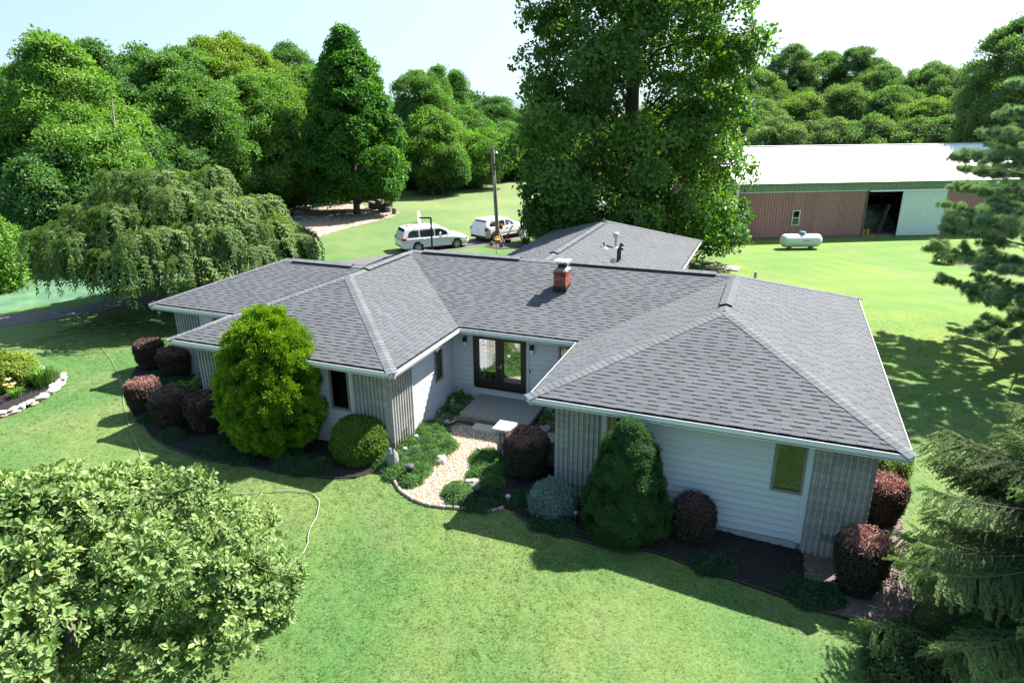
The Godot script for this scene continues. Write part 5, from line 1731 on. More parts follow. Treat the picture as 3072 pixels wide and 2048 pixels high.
func build_magnolia() -> void:
	rng.seed = 29
	var ros := MB.new()
	for i in 11:
		var a := i * 2.4
		var f := i / 10.0
		var d := Vector3(cos(a), 1.3 - f * 1.35, sin(a)).normalized()
		big_leaf(ros, Vector3(0, 0.02 - f * 0.14, 0) + d * 0.015, (d + rdir() * 0.25).normalized(), (Vector3.UP + rdir() * 0.35).normalized(), rng.randf_range(0.10, 0.155), rng.randf_range(0.052, 0.072), rng.randf_range(0.75, 1.25))
	var rm := ros.mesh()
	var t := tree("magnolia_tree", "large-leaved bushy tree filling the lower left corner of the photo", on(-5.75, 14.3), 4.7, 2.45, 0.9, {"shape": "dome", "lobes": 74, "per": 80, "lobe": 0.66, "size": 0.85, "mesh": rm, "leaf": M.leaf_matt, "a": Color(0.065, 0.125, 0.038), "b": Color(0.180, 0.245, 0.085), "trunk": 0.12, "bark": M.bark_grey, "squash": 0.9, "seed": 30})
	# the leaves nearest the eye, each one a piece of its own
	var lm := MB.new()
	big_leaf(lm, Vector3.ZERO, Vector3(0, 0, 1), Vector3.UP, 0.14, 0.066, 1.0)
	var leaf := lm.mesh()
	var crown: MultiMeshInstance3D = t.get_node("crown")
	var spots := []
	for i in crown.multimesh.instance_count:
		var tf: Transform3D = crown.multimesh.get_instance_transform(i)
		spots.append([(t.position + tf.origin).distance_squared_to(eye), tf])
	spots.sort_custom(func(p, q): return p[0] < q[0])
	rng.seed = 33
	for i in 300:
		var tf: Transform3D = spots[i * 3][1]
		var o := put("leaf", leaf, [M.leaf_one, M.leaf_two, M.leaf_three][rng.randi() % 3], t)
		var a := rng.randf() * TAU
		o.transform = Transform3D(tf.basis.orthonormalized() * Basis.from_euler(Vector3(rng.randf_range(-0.7, 0.1), a, 0)), tf.origin + tf.basis.y * 0.03)


func build_conifers() -> void:
	# spruce: whorls of drooping boughs, each with hanging twigs of short needles
	rng.seed = 51
	var twig := MB.new()
	twig.col = Color(0.5, 0.38, 0.25)
	twig.tube([Vector3.ZERO, Vector3(0, 0, 0.3)], [0.005, 0.002], 4, false)
	for i in 110:
		var f := rng.randf()
		var a := rng.randf() * TAU
		var d := (Vector3(cos(a), sin(a) * 0.8 + 0.15, 0.75)).normalized()
		add_leaf(twig, Vector3(0, 0, f * 0.3), d, Vector3(-sin(a), cos(a), 0), rng.randf_range(0.026, 0.040), 0.009, rng.randf_range(0.7, 1.35) * (1.0 + 0.5 * smoothstep(0.7, 1.0, f)), 0.1)
	var tm := twig.mesh()
	var t := thing("spruce_tree", "spruce with drooping tiers of boughs at the lower right edge of the photo", "conifer", on(10.7, 5.9))
	var wood := MB.new()
	var h := 9.0
	wood.tube([Vector3(0, -0.2, 0), Vector3(0, h * 0.5, 0), Vector3(0, h, 0)], [0.24, 0.14, 0.02], 8)
	var where: Array[Transform3D] = []
	var cols := PackedColorArray()
	var y := 0.35
	while y < h - 0.3:
		var l := minf(4.2, 5.5 * (1.0 - y / h)) + 0.15
		for k in 6:
			var a := rng.randf() * TAU
			var toward := Vector3(cos(a), 0, sin(a))
			var bl := l * rng.randf_range(0.8, 1.08)
			var pts := []
			for i in 9:
				var f := i / 8.0
				pts.append(Vector3(0, y + bl * (0.02 - 0.30 * f + 0.20 * f * f * f), 0) + toward * bl * f)
			wood.tube(pts, [0.035, 0.028, 0.022, 0.017, 0.013, 0.010, 0.008, 0.006, 0.004], 5, false)
			var side := toward.cross(Vector3.UP)
			var n := int(bl * 13.0)
			for i in n:
				var f := lerpf(0.14, 1.0, pow(i / float(n), 0.85))
				var p: Vector3 = pts[mini(int(f * 8.0), 7)].lerp(pts[mini(int(f * 8.0) + 1, 8)], f * 8.0 - int(f * 8.0)) if f < 1.0 else pts[8]
				for s in [-1.0, 1.0]:
					var ll: float = (0.25 + 0.75 * (1.0 - f)) * bl * 0.32
					var sub := int(maxf(1.0, ll / 0.13))
					var dir: Vector3 = (side * s + toward * 0.75 + Vector3(0, -0.25, 0) + rdir() * 0.2).normalized()
					for u in sub:
						var q: Vector3 = p + dir * ll * u / sub + Vector3(0, -0.10 * u * u / sub * 0.4, 0)
						var dd: Vector3 = (dir + Vector3(0, -0.35 - 0.45 * (1.0 - f) * rng.randf(), 0) + rdir() * 0.35).normalized()
						where.append(Transform3D(Basis.looking_at(-dd, Vector3.UP).scaled(Vector3.ONE * rng.randf_range(0.8, 1.3)), q))
						var newg := smoothstep(0.55, 1.0, f) * 0.5 + (u / float(sub)) * 0.25
						cols.append(mixc(Color(0.032, 0.075, 0.030), Color(0.230, 0.330, 0.100), newg + rng.randf_range(-0.1, 0.25)))
		y += 0.27
	obj("trunk", wood, M.bark, t)
	scatter("needles", tm, M.needle, where, cols, t, "stuff")
	# white pine: long flat boughs ending in soft tufts
	var tuft := MB.new()
	for i in 90:
		var d := (rdir() + Vector3(0, 0.8, 0)).normalized()
		add_leaf(tuft, d * 0.02, d, rdir(), rng.randf_range(0.13, 0.20), 0.009, rng.randf_range(0.75, 1.3), 0.05)
	var pm := tuft.mesh()
	for q in [[14.6, -13.0, 15.0, 5.4, 61, "white pine whose soft blue-green boughs reach in from the photo's right edge"], [19.5, -7.5, 14.0, 5.0, 62, "second pine to the right of the lawn, known by its shadow on the grass"], [16.6, 0.5, 9.0, 3.6, 63, "third pine right of the house, known by its shadow on the grass"]]:
		var pt := thing("pine_tree", q[5], "conifer", on(q[0], q[1]))
		rng.seed = q[4]
		var pw := MB.new()
		var ph: float = q[2]
		pw.tube([Vector3(0, -0.2, 0), Vector3(0.1, ph * 0.5, 0), Vector3(0, ph, 0)], [0.3, 0.18, 0.03], 8)
		var w2: Array[Transform3D] = []
		var c2 := PackedColorArray()
		var yy := 1.3
		while yy < ph - 0.4:
			var n := 4
			var a0 := rng.randf() * TAU
			for k in n:
				var a := a0 + TAU * k / n + rng.randf_range(-0.3, 0.3)
				var bl: float = q[3] * (0.55 + 0.45 * sin(clampf(yy / ph, 0.0, 1.0) * PI * 0.8 + 0.5)) * (1.0 - pow(yy / ph, 2.5)) * rng.randf_range(0.75, 1.1)
				var d := Vector3(cos(a), rng.randf_range(-0.02, 0.18), sin(a)).normalized()
				var st := Vector3(0, yy, 0)
				limb(pw, st, st + d * bl, 0.07, 0.012, 0.06, 5)
				var side := d.cross(Vector3.UP).normalized()
				for i in int(bl * 3.8):
					var f := lerpf(0.28, 1.0, rng.randf())
					var sgn := 1.0 if rng.randf() < 0.5 else -1.0
					var tl := bl * 0.42 * (1.15 - f) + 0.2
					var td := (side * sgn * rng.randf_range(0.4, 1.2) + d * 0.9 + Vector3(0, rng.randf_range(-0.15, 0.4), 0)).normalized()
					var root := st + d * bl * f
					pw.tube([root, root + td * tl], [0.012, 0.005], 4, false)
					for u in int(tl * 13.0) + 3:
						var g := rng.randf_range(0.25, 1.05)
						w2.append(grow(root + td * tl * g + rdir() * 0.07, (td + Vector3(0, 0.35, 0)).normalized(), rng.randf_range(0.8, 1.35), 0.45))
						c2.append(mixc(Color(0.09, 0.18, 0.09), Color(0.28, 0.40, 0.22), g * 0.5 + rng.randf() * 0.5))
			yy += rng.randf_range(0.7, 1.1)
		obj("trunk", pw, M.bark, pt)
		scatter("needles", pm, M.needle, w2, c2, pt, "stuff")
	shrub("ground_shrub", "dark small-leaved low shrub under the spruce at the lower right", on(7.4, 7.6), 1.1, 0.55, MAT, {"mesh": clump(20, 0.12, 0.08, 0.045, 75, 0.6), "a": Color(0.03, 0.07, 0.02), "b": Color(0.09, 0.14, 0.05), "count": 700, "leaf": M.leaf, "bump": 0.1, "seed": 77})


# ---- barn -----------------------------------------------------------------------------------------------------------

func ribbed(b: MB, s0: float, s1: float, y0: Callable, y1: Callable, out := 0.034) -> void:   # a sheet of ribbed metal in the xy plane, facing +z
	b.face([Vector3(s0, y0.call(s0), 0), Vector3(s1, y0.call(s1), 0), Vector3(s1, y1.call(s1), 0), Vector3(s0, y1.call(s0), 0)], Vector3.BACK)
	var s := s0 + 0.115
	while s < s1 - 0.05:
		var lo: float = y0.call(s)
		var hi: float = y1.call(s)
		b.face([Vector3(s - 0.035, lo, 0), Vector3(s - 0.016, lo, out), Vector3(s - 0.016, hi, out), Vector3(s - 0.035, hi, 0)], Vector3(-1, 0, 1))
		b.face([Vector3(s - 0.016, lo, out), Vector3(s + 0.016, lo, out), Vector3(s + 0.016, hi, out), Vector3(s - 0.016, hi, out)], Vector3.BACK)
		b.face([Vector3(s + 0.016, lo, out), Vector3(s + 0.035, lo, 0), Vector3(s + 0.035, hi, 0), Vector3(s + 0.016, hi, out)], Vector3(1, 0, 1))
		s += 0.229


func build_barn() -> void:
	var ang := 0.48
	var t := thing("barn", "long red and green metal pole barn with white roof and open sliding door", "barn", Vector3(0.75, 0, -34.2), ang)
	# local x runs along the front, z towards the camera; the front face lies at z = 0
	var L := 24.8
	var W := 14.36
	var H := 4.33
	var R := 6.49
	rng.seed = 71
	var flat := func(v: float) -> Callable: return func(_s: float) -> float: return v
	var holes := [[0.0, 1.06, 0.0, 0.0], [10.5, 16.9, 0.0, 3.5]]
	var s := 0.0
	while s < L - 0.01:     # red sheets, each 0.9 m wide
		var s1 := minf(s + 0.9164, L)
		var segs := [[s, s1]]
		if s1 > 10.5 and s < 13.4:
			segs = []
			if s < 10.5: segs.append([s, 10.5])
			if s1 > 13.4: segs.append([13.4, s1])
		for q in segs:
			var b := MB.new()
			b.col = Color.WHITE * rng.randf_range(0.9, 1.08)
			ribbed(b, q[0], q[1], flat.call(0.12), flat.call(3.62))
			obj("red_panel", b, M.barn_red, t)
		var g := MB.new()
		g.col = Color.WHITE * rng.randf_range(0.9, 1.08)
		ribbed(g, s, s1, flat.call(3.60), flat.call(H), 0.03)
		var go := obj("green_panel", g, M.barn_green, t)
		go.position.z = 0.03
		s = s1
	var slopeh := func(x: float) -> float: return H + (R - H) * (1.0 - absf(x - W * 0.5) / (W * 0.5))
	for e in 2:             # the gable ends
		s = 0.0
		while s < W - 0.01:
			var s1 := minf(s + 0.8975, W)
			var b := MB.new()
			b.col = Color.WHITE * rng.randf_range(0.9, 1.08)
			ribbed(b, s, s1, flat.call(0.12), slopeh)
			var o := obj("red_panel", b, M.barn_red, t)
			o.transform = Transform3D(Basis(Vector3.UP, -PI / 2), Vector3(0, 0, -W)) if e == 0 else Transform3D(Basis(Vector3.UP, PI / 2), Vector3(L, 0, 0))
			if e == 0: o.transform = Transform3D(Basis(Vector3(0, 0, 1), Vector3.UP, Vector3(-1, 0, 0)), Vector3(0, 0, -W))
			s = s1
	var back := MB.new()
	back.box(Vector3(L * 0.5, H * 0.5, -W + 0.05), Vector3(L, H, 0.1))
	obj("rear_wall", back, M.barn_red, t)
	var k := MB.new()
	k.box(Vector3(5.25, 0.06, 0.0), Vector3(10.5, 0.24, 0.06))
	k.box(Vector3(L * 0.5 + 6.7, 0.06, 0.0), Vector3(L - 13.4, 0.24, 0.06))
	obj("kick_board", k, M.old_wood, t)
	var tr := MB.new()
	tr.box(Vector3(0.03, H * 0.5, 0.04), Vector3(0.2, H, 0.1))
	tr.box(Vector3(L, H * 0.5, 0.04), Vector3(0.2, H, 0.1))
	for e in [-0.08, L + 0.08]:
		for sd in [[0.35, -W * 0.5], [-W - 0.35, -W * 0.5]]:
			var a := Vector3(e, H - 0.13, sd[0])
			var c := Vector3(e, R - 0.02, sd[1])
			tr.box((a + c) * 0.5, Vector3(0.06, 0.22, a.distance_to(c)), Basis.looking_at(c - a, Vector3.UP))
	tr.box(Vector3(L * 0.5, 3.59, 0.045), Vector3(L, 0.05, 0.05))
	obj("trim", tr, M.white_metal, t)
	# roof sheets, each its own piece
	s = -0.1
	while s < L + 0.09:
		var s1 := minf(s + 0.925, L + 0.1)
		for sd in 2:
			var b := MB.new()
			var z0 := 0.32 if sd == 0 else -W - 0.32
			var y0 := H - 0.32 * (R - H) / (W * 0.5)
			var p := [Vector3(s, y0, z0), Vector3(s1, y0, z0), Vector3(s1, R, -W * 0.5), Vector3(s, R, -W * 0.5)]
			var up := Vector3(0, 0.03, 0)
			b.hexa([p[0], p[1], p[2], p[3], p[0] + up, p[1] + up, p[2] + up, p[3] + up])
			for i in 4:
				var x := s + 0.115 + i * 0.229
				if x < s1 - 0.02:
					b.box(Vector3(x, (y0 + R) * 0.5 + 0.036, (z0 - W * 0.5) * 0.5), Vector3(0.03, 0.016, Vector2(z0 + W * 0.5, R - y0).length()), Basis.looking_at(p[2] - p[1], Vector3.UP))
			obj("roof_panel", b, M.barn_roof, t)
		s = s1
	var cap := MB.new()
	cap.box(Vector3(L * 0.5, R + 0.045, -W * 0.5), Vector3(L + 0.3, 0.04, 0.4))
	obj("ridge_cap", cap, M.barn_roof, t)
	# sliding door on its track, standing open to the right
	var d := MB.new()
	d.col = Color.WHITE
	ribbed(d, 13.3, 16.92, flat.call(0.06), flat.call(3.5), 0.02)
	d.box(Vector3(15.11, 1.78, -0.04), Vector3(3.62, 3.44, 0.05))
	for x in [13.31, 16.91]:
		d.box(Vector3(x, 1.78, 0.0), Vector3(0.07, 3.46, 0.07))
	var door := obj("sliding_door", d, M.barn_white, t)
	door.position.z = 0.14
	var trk := MB.new()
	trk.box(Vector3(14.1, 3.56, 0.17), Vector3(7.1, 0.13, 0.12))
	obj("door_track", trk, M.white_metal, t)
	var jamb := MB.new()
	jamb.box(Vector3(10.46, 1.8, 0.02), Vector3(0.12, 3.6, 0.1))
	obj("door_jamb", jamb, M.old_wood, t)
	# window and the walk-in door
	var wf := MB.new()
	for x in [4.60, 5.16]:
		wf.box(Vector3(x, 1.62, 0.05), Vector3(0.06, 1.16, 0.07))
	for y in [1.07, 1.62, 2.17]:
		wf.box(Vector3(4.88, y, 0.052), Vector3(0.5, 0.06, 0.07))
	var win := obj("window", wf, M.white_metal, t)
	for y in [1.345, 1.895]:
		var g := MB.new()
		g.box(Vector3(4.88, y, 0.035), Vector3(0.5, 0.5, 0.012))
		obj("pane", g, M.pane, win)
	var pd := MB.new()
	pd.box(Vector3(0.62, 1.15, 0.05), Vector3(0.86, 2.1, 0.05))
	for x in [0.17, 1.07]:
		pd.box(Vector3(x, 1.16, 0.055), Vector3(0.08, 2.2, 0.08))
	pd.box(Vector3(0.62, 2.25, 0.055), Vector3(0.98, 0.08, 0.081))
	var wd := obj("door", pd, M.barn_white, t)
	var kb := MB.new()
	kb.lathe(Vector3(0.95, 1.1, 0.08), [Vector2(0.0, -0.03), Vector2(0.03, 0.0), Vector2(0.0, 0.03)], 8)
	obj("handle", kb, M.chrome, wd)
	var flp := MB.new()
	flp.tube([Vector3(-0.6 + 0.75, 5.0, -3.4), Vector3(0.12, 6.9, -3.4)], [0.09, 0.09], 10)
	obj("flue_pipe", flp, M.galvanised, t)
	# inside: dirt floor, posts, shelving, leaning boards
	var fl := MB.new()
	fl.box(Vector3(L * 0.5, 0.02, -W * 0.5 + 0.3), Vector3(L - 0.1, 0.06, W - 0.5))
	obj("floor", fl, M.dry_soil, t)
	for x in [9.8, 12.2, 14.6, 17.0]:
		var b := MB.new()
		b.box(Vector3(x, 2.2, -4.2), Vector3(0.16, 4.4, 0.16))
		obj("post", b, M.old_wood, t)
	for y in [1.9, 2.7, 3.4]:
		var b := MB.new()
		b.box(Vector3(12.6, y, -4.0), Vector3(6.0, 0.12, 0.08))
		obj("rail", b, M.old_wood, t)
	var pile := MB.new()
	pile.blob(Vector3.ZERO, Vector3(5.0, 3.4, 3.0), 0.4, 8, 8, 12)
	var po := obj("tarpaulin_heap", pile, M.tarp, t)
	tag(po, "grey tarpaulin heap", "heap")
	po.remove_meta("category")
	po.position = Vector3(12.6, 0.4, -2.9)
	var base := t.transform
	for i in 5:
		var b := MB.new()
		b.box(Vector3.ZERO, Vector3(0.05, 2.5 - i * 0.12, 0.3))
		var o := obj("leaning_board", b, M.old_wood, self)
		tag(o, "grey board leaning in the barn doorway, the %s of five from the front" % ["first", "second", "third", "fourth", "last"][i], "board", "boards leaning in the barn doorway")
		o.transform = base * Transform3D(Basis(Vector3.BACK, 0.24 + i * 0.03), Vector3(12.78 + i * 0.11 - 0.2, 1.15, -0.7 - i * 0.22))
		o.rotation.z = -0.24 - i * 0.03
	for i in 2:
		var b := MB.new()
		b.lathe(Vector3.ZERO, [Vector2(0.0, 0.0), Vector2(0.125, 0.0), Vector2(0.15, 0.36), Vector2(0.158, 0.36), Vector2(0.158, 0.39), Vector2(0.14, 0.39), Vector2(0.12, 0.06), Vector2(0.0, 0.06)], 16)
		var o := obj("bucket", b, M.yellow, self)
		tag(o, "yellow plastic bucket in the barn doorway, the %s of two" % ["left one", "right one"][i], "bucket", "yellow buckets in the barn doorway")
		o.position = base * Vector3(11.2 + i * 0.38, 0.05, -0.9)


# ---- vehicles -------------------------------------------------------------------------------------------------------

# body: stations [x, half width, floor, belt height, top height]; cabin: stations [x, half width low, half width high, low, high].
func car(called: String, label: String, category: String, at: Vector3, heading: float, o: Dictionary) -> Node3D:
	var t := thing(called, label, category, at, heading)
	var paint: Material = o.paint
	var lower := MB.new()
	var ring := func(q: Array) -> Array:
		var w: float = q[1]
		var r := []
		for p in [[0.86, q[2]], [0.97, q[2] + 0.12], [1.0, lerpf(q[2], q[3], 0.5)], [0.985, q[3] - 0.04], [0.93, q[3] + (q[4] - q[3]) * 0.55], [0.75, q[4]], [0.35, q[4] + 0.02]]:
			r.append(Vector3(q[0], p[1], w * p[0]))
		for i in range(r.size() - 1, -1, -1):
			r.append(Vector3(r[i].x, r[i].y, -r[i].z))
		return r
	var loft := func(b: MB, st: Array, mk: Callable) -> void:
		for i in st.size() - 1:
			var p: Array = mk.call(st[i])
			var q: Array = mk.call(st[i + 1])
			for k in p.size() - 1:
				var c: Vector3 = (p[k] + p[k + 1] + q[k] + q[k + 1]) * 0.25
				b.face([p[k], q[k], q[k + 1], p[k + 1]], c - Vector3(c.x, 0.7, 0))
		for e in [0, st.size() - 1]:
			var p: Array = mk.call(st[e])
			b.face(p, Vector3(-1 if e == 0 else 1, 0, 0))
	loft.call(lower, o.body, ring)
	obj("body", lower, paint, t)
	var cab := MB.new()
	var cring := func(q: Array) -> Array:
		var r := [Vector3(q[0], q[3] - 0.05, q[1]), Vector3(q[0], q[3], q[1]), Vector3(q[0], lerpf(q[3], q[4], 0.86), lerpf(q[1], q[2], 0.86)), Vector3(q[0], q[4] - 0.015, q[2] * 0.9), Vector3(q[0], q[4], q[2] * 0.5)]
		for i in range(r.size() - 1, -1, -1):
			r.append(Vector3(r[i].x, r[i].y, -r[i].z))
		return r
	loft.call(cab, o.cabin, cring)
	obj("cabin", cab, paint, t)
	var side := func(x: float, y: float) -> float:   # half width of the cabin there
		for i in o.cabin.size() - 1:
			var p: Array = o.cabin[i]
			var q: Array = o.cabin[i + 1]
			if x >= p[0] and x <= q[0]:
				var f: float = (x - p[0]) / (q[0] - p[0])
				var lo: float = lerpf(p[3], q[3], f)
				var hi: float = lerpf(p[4], q[4], f)
				return lerpf(lerpf(p[1], q[1], f), lerpf(p[2], q[2], f), clampf((y - lo) / maxf(hi - lo, 0.02), 0.0, 1.0))
		return 0.8
	for pane in o.panes:      # side windows: outlines in x and y
		for s in [-1.0, 1.0]:
			var b := MB.new()
			var outer := []
			for p in pane:
				outer.append(Vector3(p.x, p.y, s * (side.call(p.x, p.y) + 0.012)))
			b.face(outer, Vector3(0, 0.2, s))
			obj("window", b, M.car_glass, t)
	for g in o.ends:          # windscreen and rear window: [x low, y low, half width, x high, y high, half width]
		var b := MB.new()
		var n := Vector3(g[4] - g[1], g[0] - g[3], 0).normalized()
		if g[6] < 0: n = Vector3(-absf(n.x), absf(n.y), 0)
		var k: Vector3 = n * 0.012
		b.face([Vector3(g[0], g[1], -g[2]) + k, Vector3(g[0], g[1], g[2]) + k, Vector3(g[3], g[4], g[5]) + k, Vector3(g[3], g[4], -g[5]) + k], n)
		obj("windscreen" if g[6] > 0 else "rear_window", b, M.car_glass, t)
	var wr: float = o.wheel
	for x in o.axles:
		for s in [-1.0, 1.0]:
			var bs := Basis(Vector3.RIGHT, PI / 2 * s)
			var hub := Vector3(x, wr, s * (o.half - 0.09))
			var arch := MB.new()
			arch.lathe(hub + Vector3(0, 0.02, s * 0.096), [Vector2(0.0, 0.0), Vector2(wr * 1.16, 0.0)], 24, bs)
			obj("wheel_arch", arch, M.black, t)
			var ty := MB.new()
			ty.lathe(hub, [Vector2(wr * 0.62, -0.1), Vector2(wr * 0.96, -0.1), Vector2(wr, -0.06), Vector2(wr, 0.08), Vector2(wr * 0.95, 0.115), Vector2(wr * 0.72, 0.12)], 24, bs)
			var wheel := obj("wheel", ty, M.tyre, t)
			var rim := MB.new()
			rim.lathe(hub, [Vector2(wr * 0.74, 0.118), Vector2(wr * 0.66, 0.122), Vector2(wr * 0.64, 0.09)], 24, bs)
			for k in o.spokes:
				var a: float = TAU * k / o.spokes
				var d := bs * Vector3(cos(a), 0, sin(a))
				var w := bs * Vector3(-sin(a), 0, cos(a)) * wr * 0.075
				var f := bs * Vector3(0, 0.12, 0)
				rim.face([hub + f + d * wr * 0.1 - w, hub + f + d * wr * 0.1 + w, hub + f + d * wr * 0.68 + w * 0.8, hub + f + d * wr * 0.68 - w * 0.8], f)
			rim.lathe(hub, [Vector2(wr * 0.16, 0.122), Vector2(0.0, 0.13)], 12, bs)
			obj("rim", rim, M.alloy, wheel)
	for q in o.bits:          # [name, material, centre, size]
		var b := MB.new()
		b.rbox(q[2], q[3], minf(q[3].x, minf(q[3].y, q[3].z)) * 0.3)
		obj(q[0], b, M[q[1]], t)
	return t


func build_vehicles() -> void:
	var van_body := [[-2.58, 0.90, 0.34, 0.72, 0.80], [-2.52, 0.96, 0.28, 0.86, 1.02], [-2.3, 0.99, 0.22, 0.98, 1.08], [-1.2, 1.0, 0.20, 0.99, 1.08], [0.6, 1.0, 0.20, 0.96, 1.06], [1.25, 1.0, 0.20, 0.92, 1.06], [1.9, 0.98, 0.22, 0.84, 0.98], [2.35, 0.93, 0.24, 0.72, 0.86], [2.56, 0.80, 0.28, 0.60, 0.68], [2.60, 0.66, 0.32, 0.52, 0.56]]
	var van_cab := [[-2.50, 0.93, 0.86, 1.0, 1.06], [-2.40, 0.94, 0.82, 1.02, 1.40], [-2.24, 0.95, 0.76, 1.02, 1.68], [-1.7, 0.95, 0.75, 1.02, 1.76], [-0.4, 0.95, 0.75, 1.0, 1.77], [0.35, 0.95, 0.74, 0.99, 1.71], [0.9, 0.94, 0.74, 0.98, 1.46], [1.5, 0.92, 0.80, 0.97, 1.08]]
	car("minivan", "white minivan parked on the drive, nearest the house, its rear window tinted dark", "minivan", on(-19.75, -23.95), atan2(0.738, 0.675), {
		"paint": M.white_paint, "body": van_body, "cabin": van_cab, "wheel": 0.345, "axles": [-1.42, 1.56], "half": 0.99, "spokes": 10,
		"panes": [[Vector2(-2.16, 1.10), Vector2(-1.3, 1.08), Vector2(-1.3, 1.52), Vector2(-1.75, 1.54), Vector2(-2.0, 1.44)], [Vector2(-1.2, 1.07), Vector2(-0.15, 1.06), Vector2(-0.15, 1.54), Vector2(-1.2, 1.54)], [Vector2(-0.05, 1.06), Vector2(1.15, 1.06), Vector2(0.75, 1.36), Vector2(0.38, 1.52), Vector2(-0.05, 1.54)]],
		"ends": [[1.42, 1.12, 0.80, 0.5, 1.63, 0.64, 1], [-2.47, 1.10, 0.78, -2.30, 1.62, 0.66, -1]],
		"bits": [["tail_light", "red_light", Vector3(-2.40, 0.97, 0.84), Vector3(0.36, 0.17, 0.34)], ["tail_light", "red_light", Vector3(-2.40, 0.97, -0.84), Vector3(0.36, 0.17, 0.34)], ["headlight", "lens", Vector3(2.3, 0.74, 0.74), Vector3(0.4, 0.14, 0.34)], ["headlight", "lens", Vector3(2.3, 0.74, -0.74), Vector3(0.4, 0.14, 0.34)],
			["number_plate", "plate", Vector3(-2.57, 0.86, 0.0), Vector3(0.03, 0.13, 0.32)], ["chrome_strip", "chrome", Vector3(-2.55, 0.97, 0.0), Vector3(0.04, 0.05, 1.2)], ["bumper_trim", "black_plastic", Vector3(-2.53, 0.42, 0.0), Vector3(0.12, 0.1, 1.5)], ["mirror", "white_paint", Vector3(0.85, 1.10, 1.06), Vector3(0.14, 0.16, 0.2)], ["mirror", "white_paint", Vector3(0.85, 1.10, -1.06), Vector3(0.14, 0.16, 0.2)],
			["door_handle", "chrome", Vector3(-1.0, 0.93, 1.0), Vector3(0.2, 0.035, 0.03)], ["door_handle", "chrome", Vector3(0.05, 0.92, 1.0), Vector3(0.2, 0.035, 0.03)], ["sill_trim", "black_plastic", Vector3(0.1, 0.25, 0.95), Vector3(2.3, 0.07, 0.1)], ["sill_trim", "black_plastic", Vector3(0.1, 0.25, -0.95), Vector3(2.3, 0.07, 0.1)], ["roof_antenna", "black_plastic", Vector3(-1.9, 1.78, 0.0), Vector3(0.2, 0.07, 0.05)]]})
	var suv_body := [[-2.34, 0.86, 0.42, 0.78, 0.88], [-2.28, 0.92, 0.34, 0.95, 1.06], [-2.0, 0.95, 0.26, 1.02, 1.12], [-1.0, 0.96, 0.24, 1.03, 1.12], [0.7, 0.96, 0.24, 1.0, 1.10], [1.2, 0.96, 0.24, 0.98, 1.10], [1.85, 0.94, 0.26, 0.92, 1.04], [2.2, 0.88, 0.28, 0.82, 0.94], [2.33, 0.76, 0.34, 0.62, 0.70]]
	var suv_cab := [[-2.22, 0.90, 0.84, 1.04, 1.10], [-2.08, 0.91, 0.78, 1.05, 1.42], [-1.86, 0.91, 0.70, 1.05, 1.64], [-1.2, 0.92, 0.70, 1.05, 1.71], [-0.2, 0.92, 0.70, 1.04, 1.70], [0.3, 0.92, 0.70, 1.03, 1.63], [0.8, 0.91, 0.72, 1.02, 1.38], [1.25, 0.90, 0.78, 1.01, 1.12]]
	car("crossover_car", "white crossover car with dark lower trim parked behind the wooden pole", "car", on(-16.65, -29.45), atan2(0.913, 0.408), {
		"paint": M.white_paint, "body": suv_body, "cabin": suv_cab, "wheel": 0.365, "axles": [-1.38, 1.44], "half": 0.95, "spokes": 5,
		"panes": [[Vector2(-1.85, 1.18), Vector2(-1.2, 1.14), Vector2(-1.2, 1.50), Vector2(-1.55, 1.50)], [Vector2(-1.1, 1.13), Vector2(-0.25, 1.11), Vector2(-0.25, 1.52), Vector2(-1.1, 1.51)], [Vector2(-0.16, 1.11), Vector2(0.9, 1.10), Vector2(0.6, 1.32), Vector2(0.25, 1.48), Vector2(-0.16, 1.52)]],
		"ends": [[1.16, 1.16, 0.76, 0.42, 1.57, 0.62, 1], [-2.17, 1.14, 0.74, -1.93, 1.60, 0.62, -1]],
		"bits": [["tail_light", "red_light", Vector3(-2.20, 0.98, 0.83), Vector3(0.24, 0.24, 0.24)], ["tail_light", "red_light", Vector3(-2.20, 0.98, -0.83), Vector3(0.24, 0.24, 0.24)], ["headlight", "lens", Vector3(2.1, 0.84, 0.70), Vector3(0.34, 0.14, 0.3)], ["headlight", "lens", Vector3(2.1, 0.84, -0.70), Vector3(0.34, 0.14, 0.3)],
			["number_plate", "plate", Vector3(-2.34, 0.92, 0.0), Vector3(0.03, 0.13, 0.32)], ["bumper_trim", "black_plastic", Vector3(-2.26, 0.42, 0.0), Vector3(0.2, 0.22, 1.66)], ["sill_trim", "black_plastic", Vector3(0.05, 0.34, 0.925), Vector3(2.1, 0.18, 0.08)], ["sill_trim", "black_plastic", Vector3(0.05, 0.34, -0.925), Vector3(2.1, 0.18, 0.08)], ["mirror", "white_paint", Vector3(0.62, 1.14, 1.02), Vector3(0.14, 0.16, 0.2)], ["mirror", "white_paint", Vector3(0.62, 1.14, -1.02), Vector3(0.14, 0.16, 0.2)],
			["door_handle", "chrome", Vector3(-0.95, 0.97, 0.96), Vector3(0.2, 0.035, 0.03)], ["door_handle", "chrome", Vector3(0.02, 0.96, 0.96), Vector3(0.2, 0.035, 0.03)], ["spoiler", "white_paint", Vector3(-1.93, 1.66, 0.0), Vector3(0.3, 0.05, 1.2)]]})
	var sed_body := [[-2.42, 0.80, 0.40, 0.70, 0.84], [-2.34, 0.88, 0.30, 0.86, 0.99], [-1.8, 0.92, 0.22, 0.92, 1.03], [-0.8, 0.92, 0.20, 0.92, 1.0], [0.9, 0.92, 0.20, 0.88, 0.97], [1.7, 0.90, 0.22, 0.80, 0.90], [2.25, 0.82, 0.26, 0.66, 0.76], [2.42, 0.68, 0.32, 0.52, 0.58]]
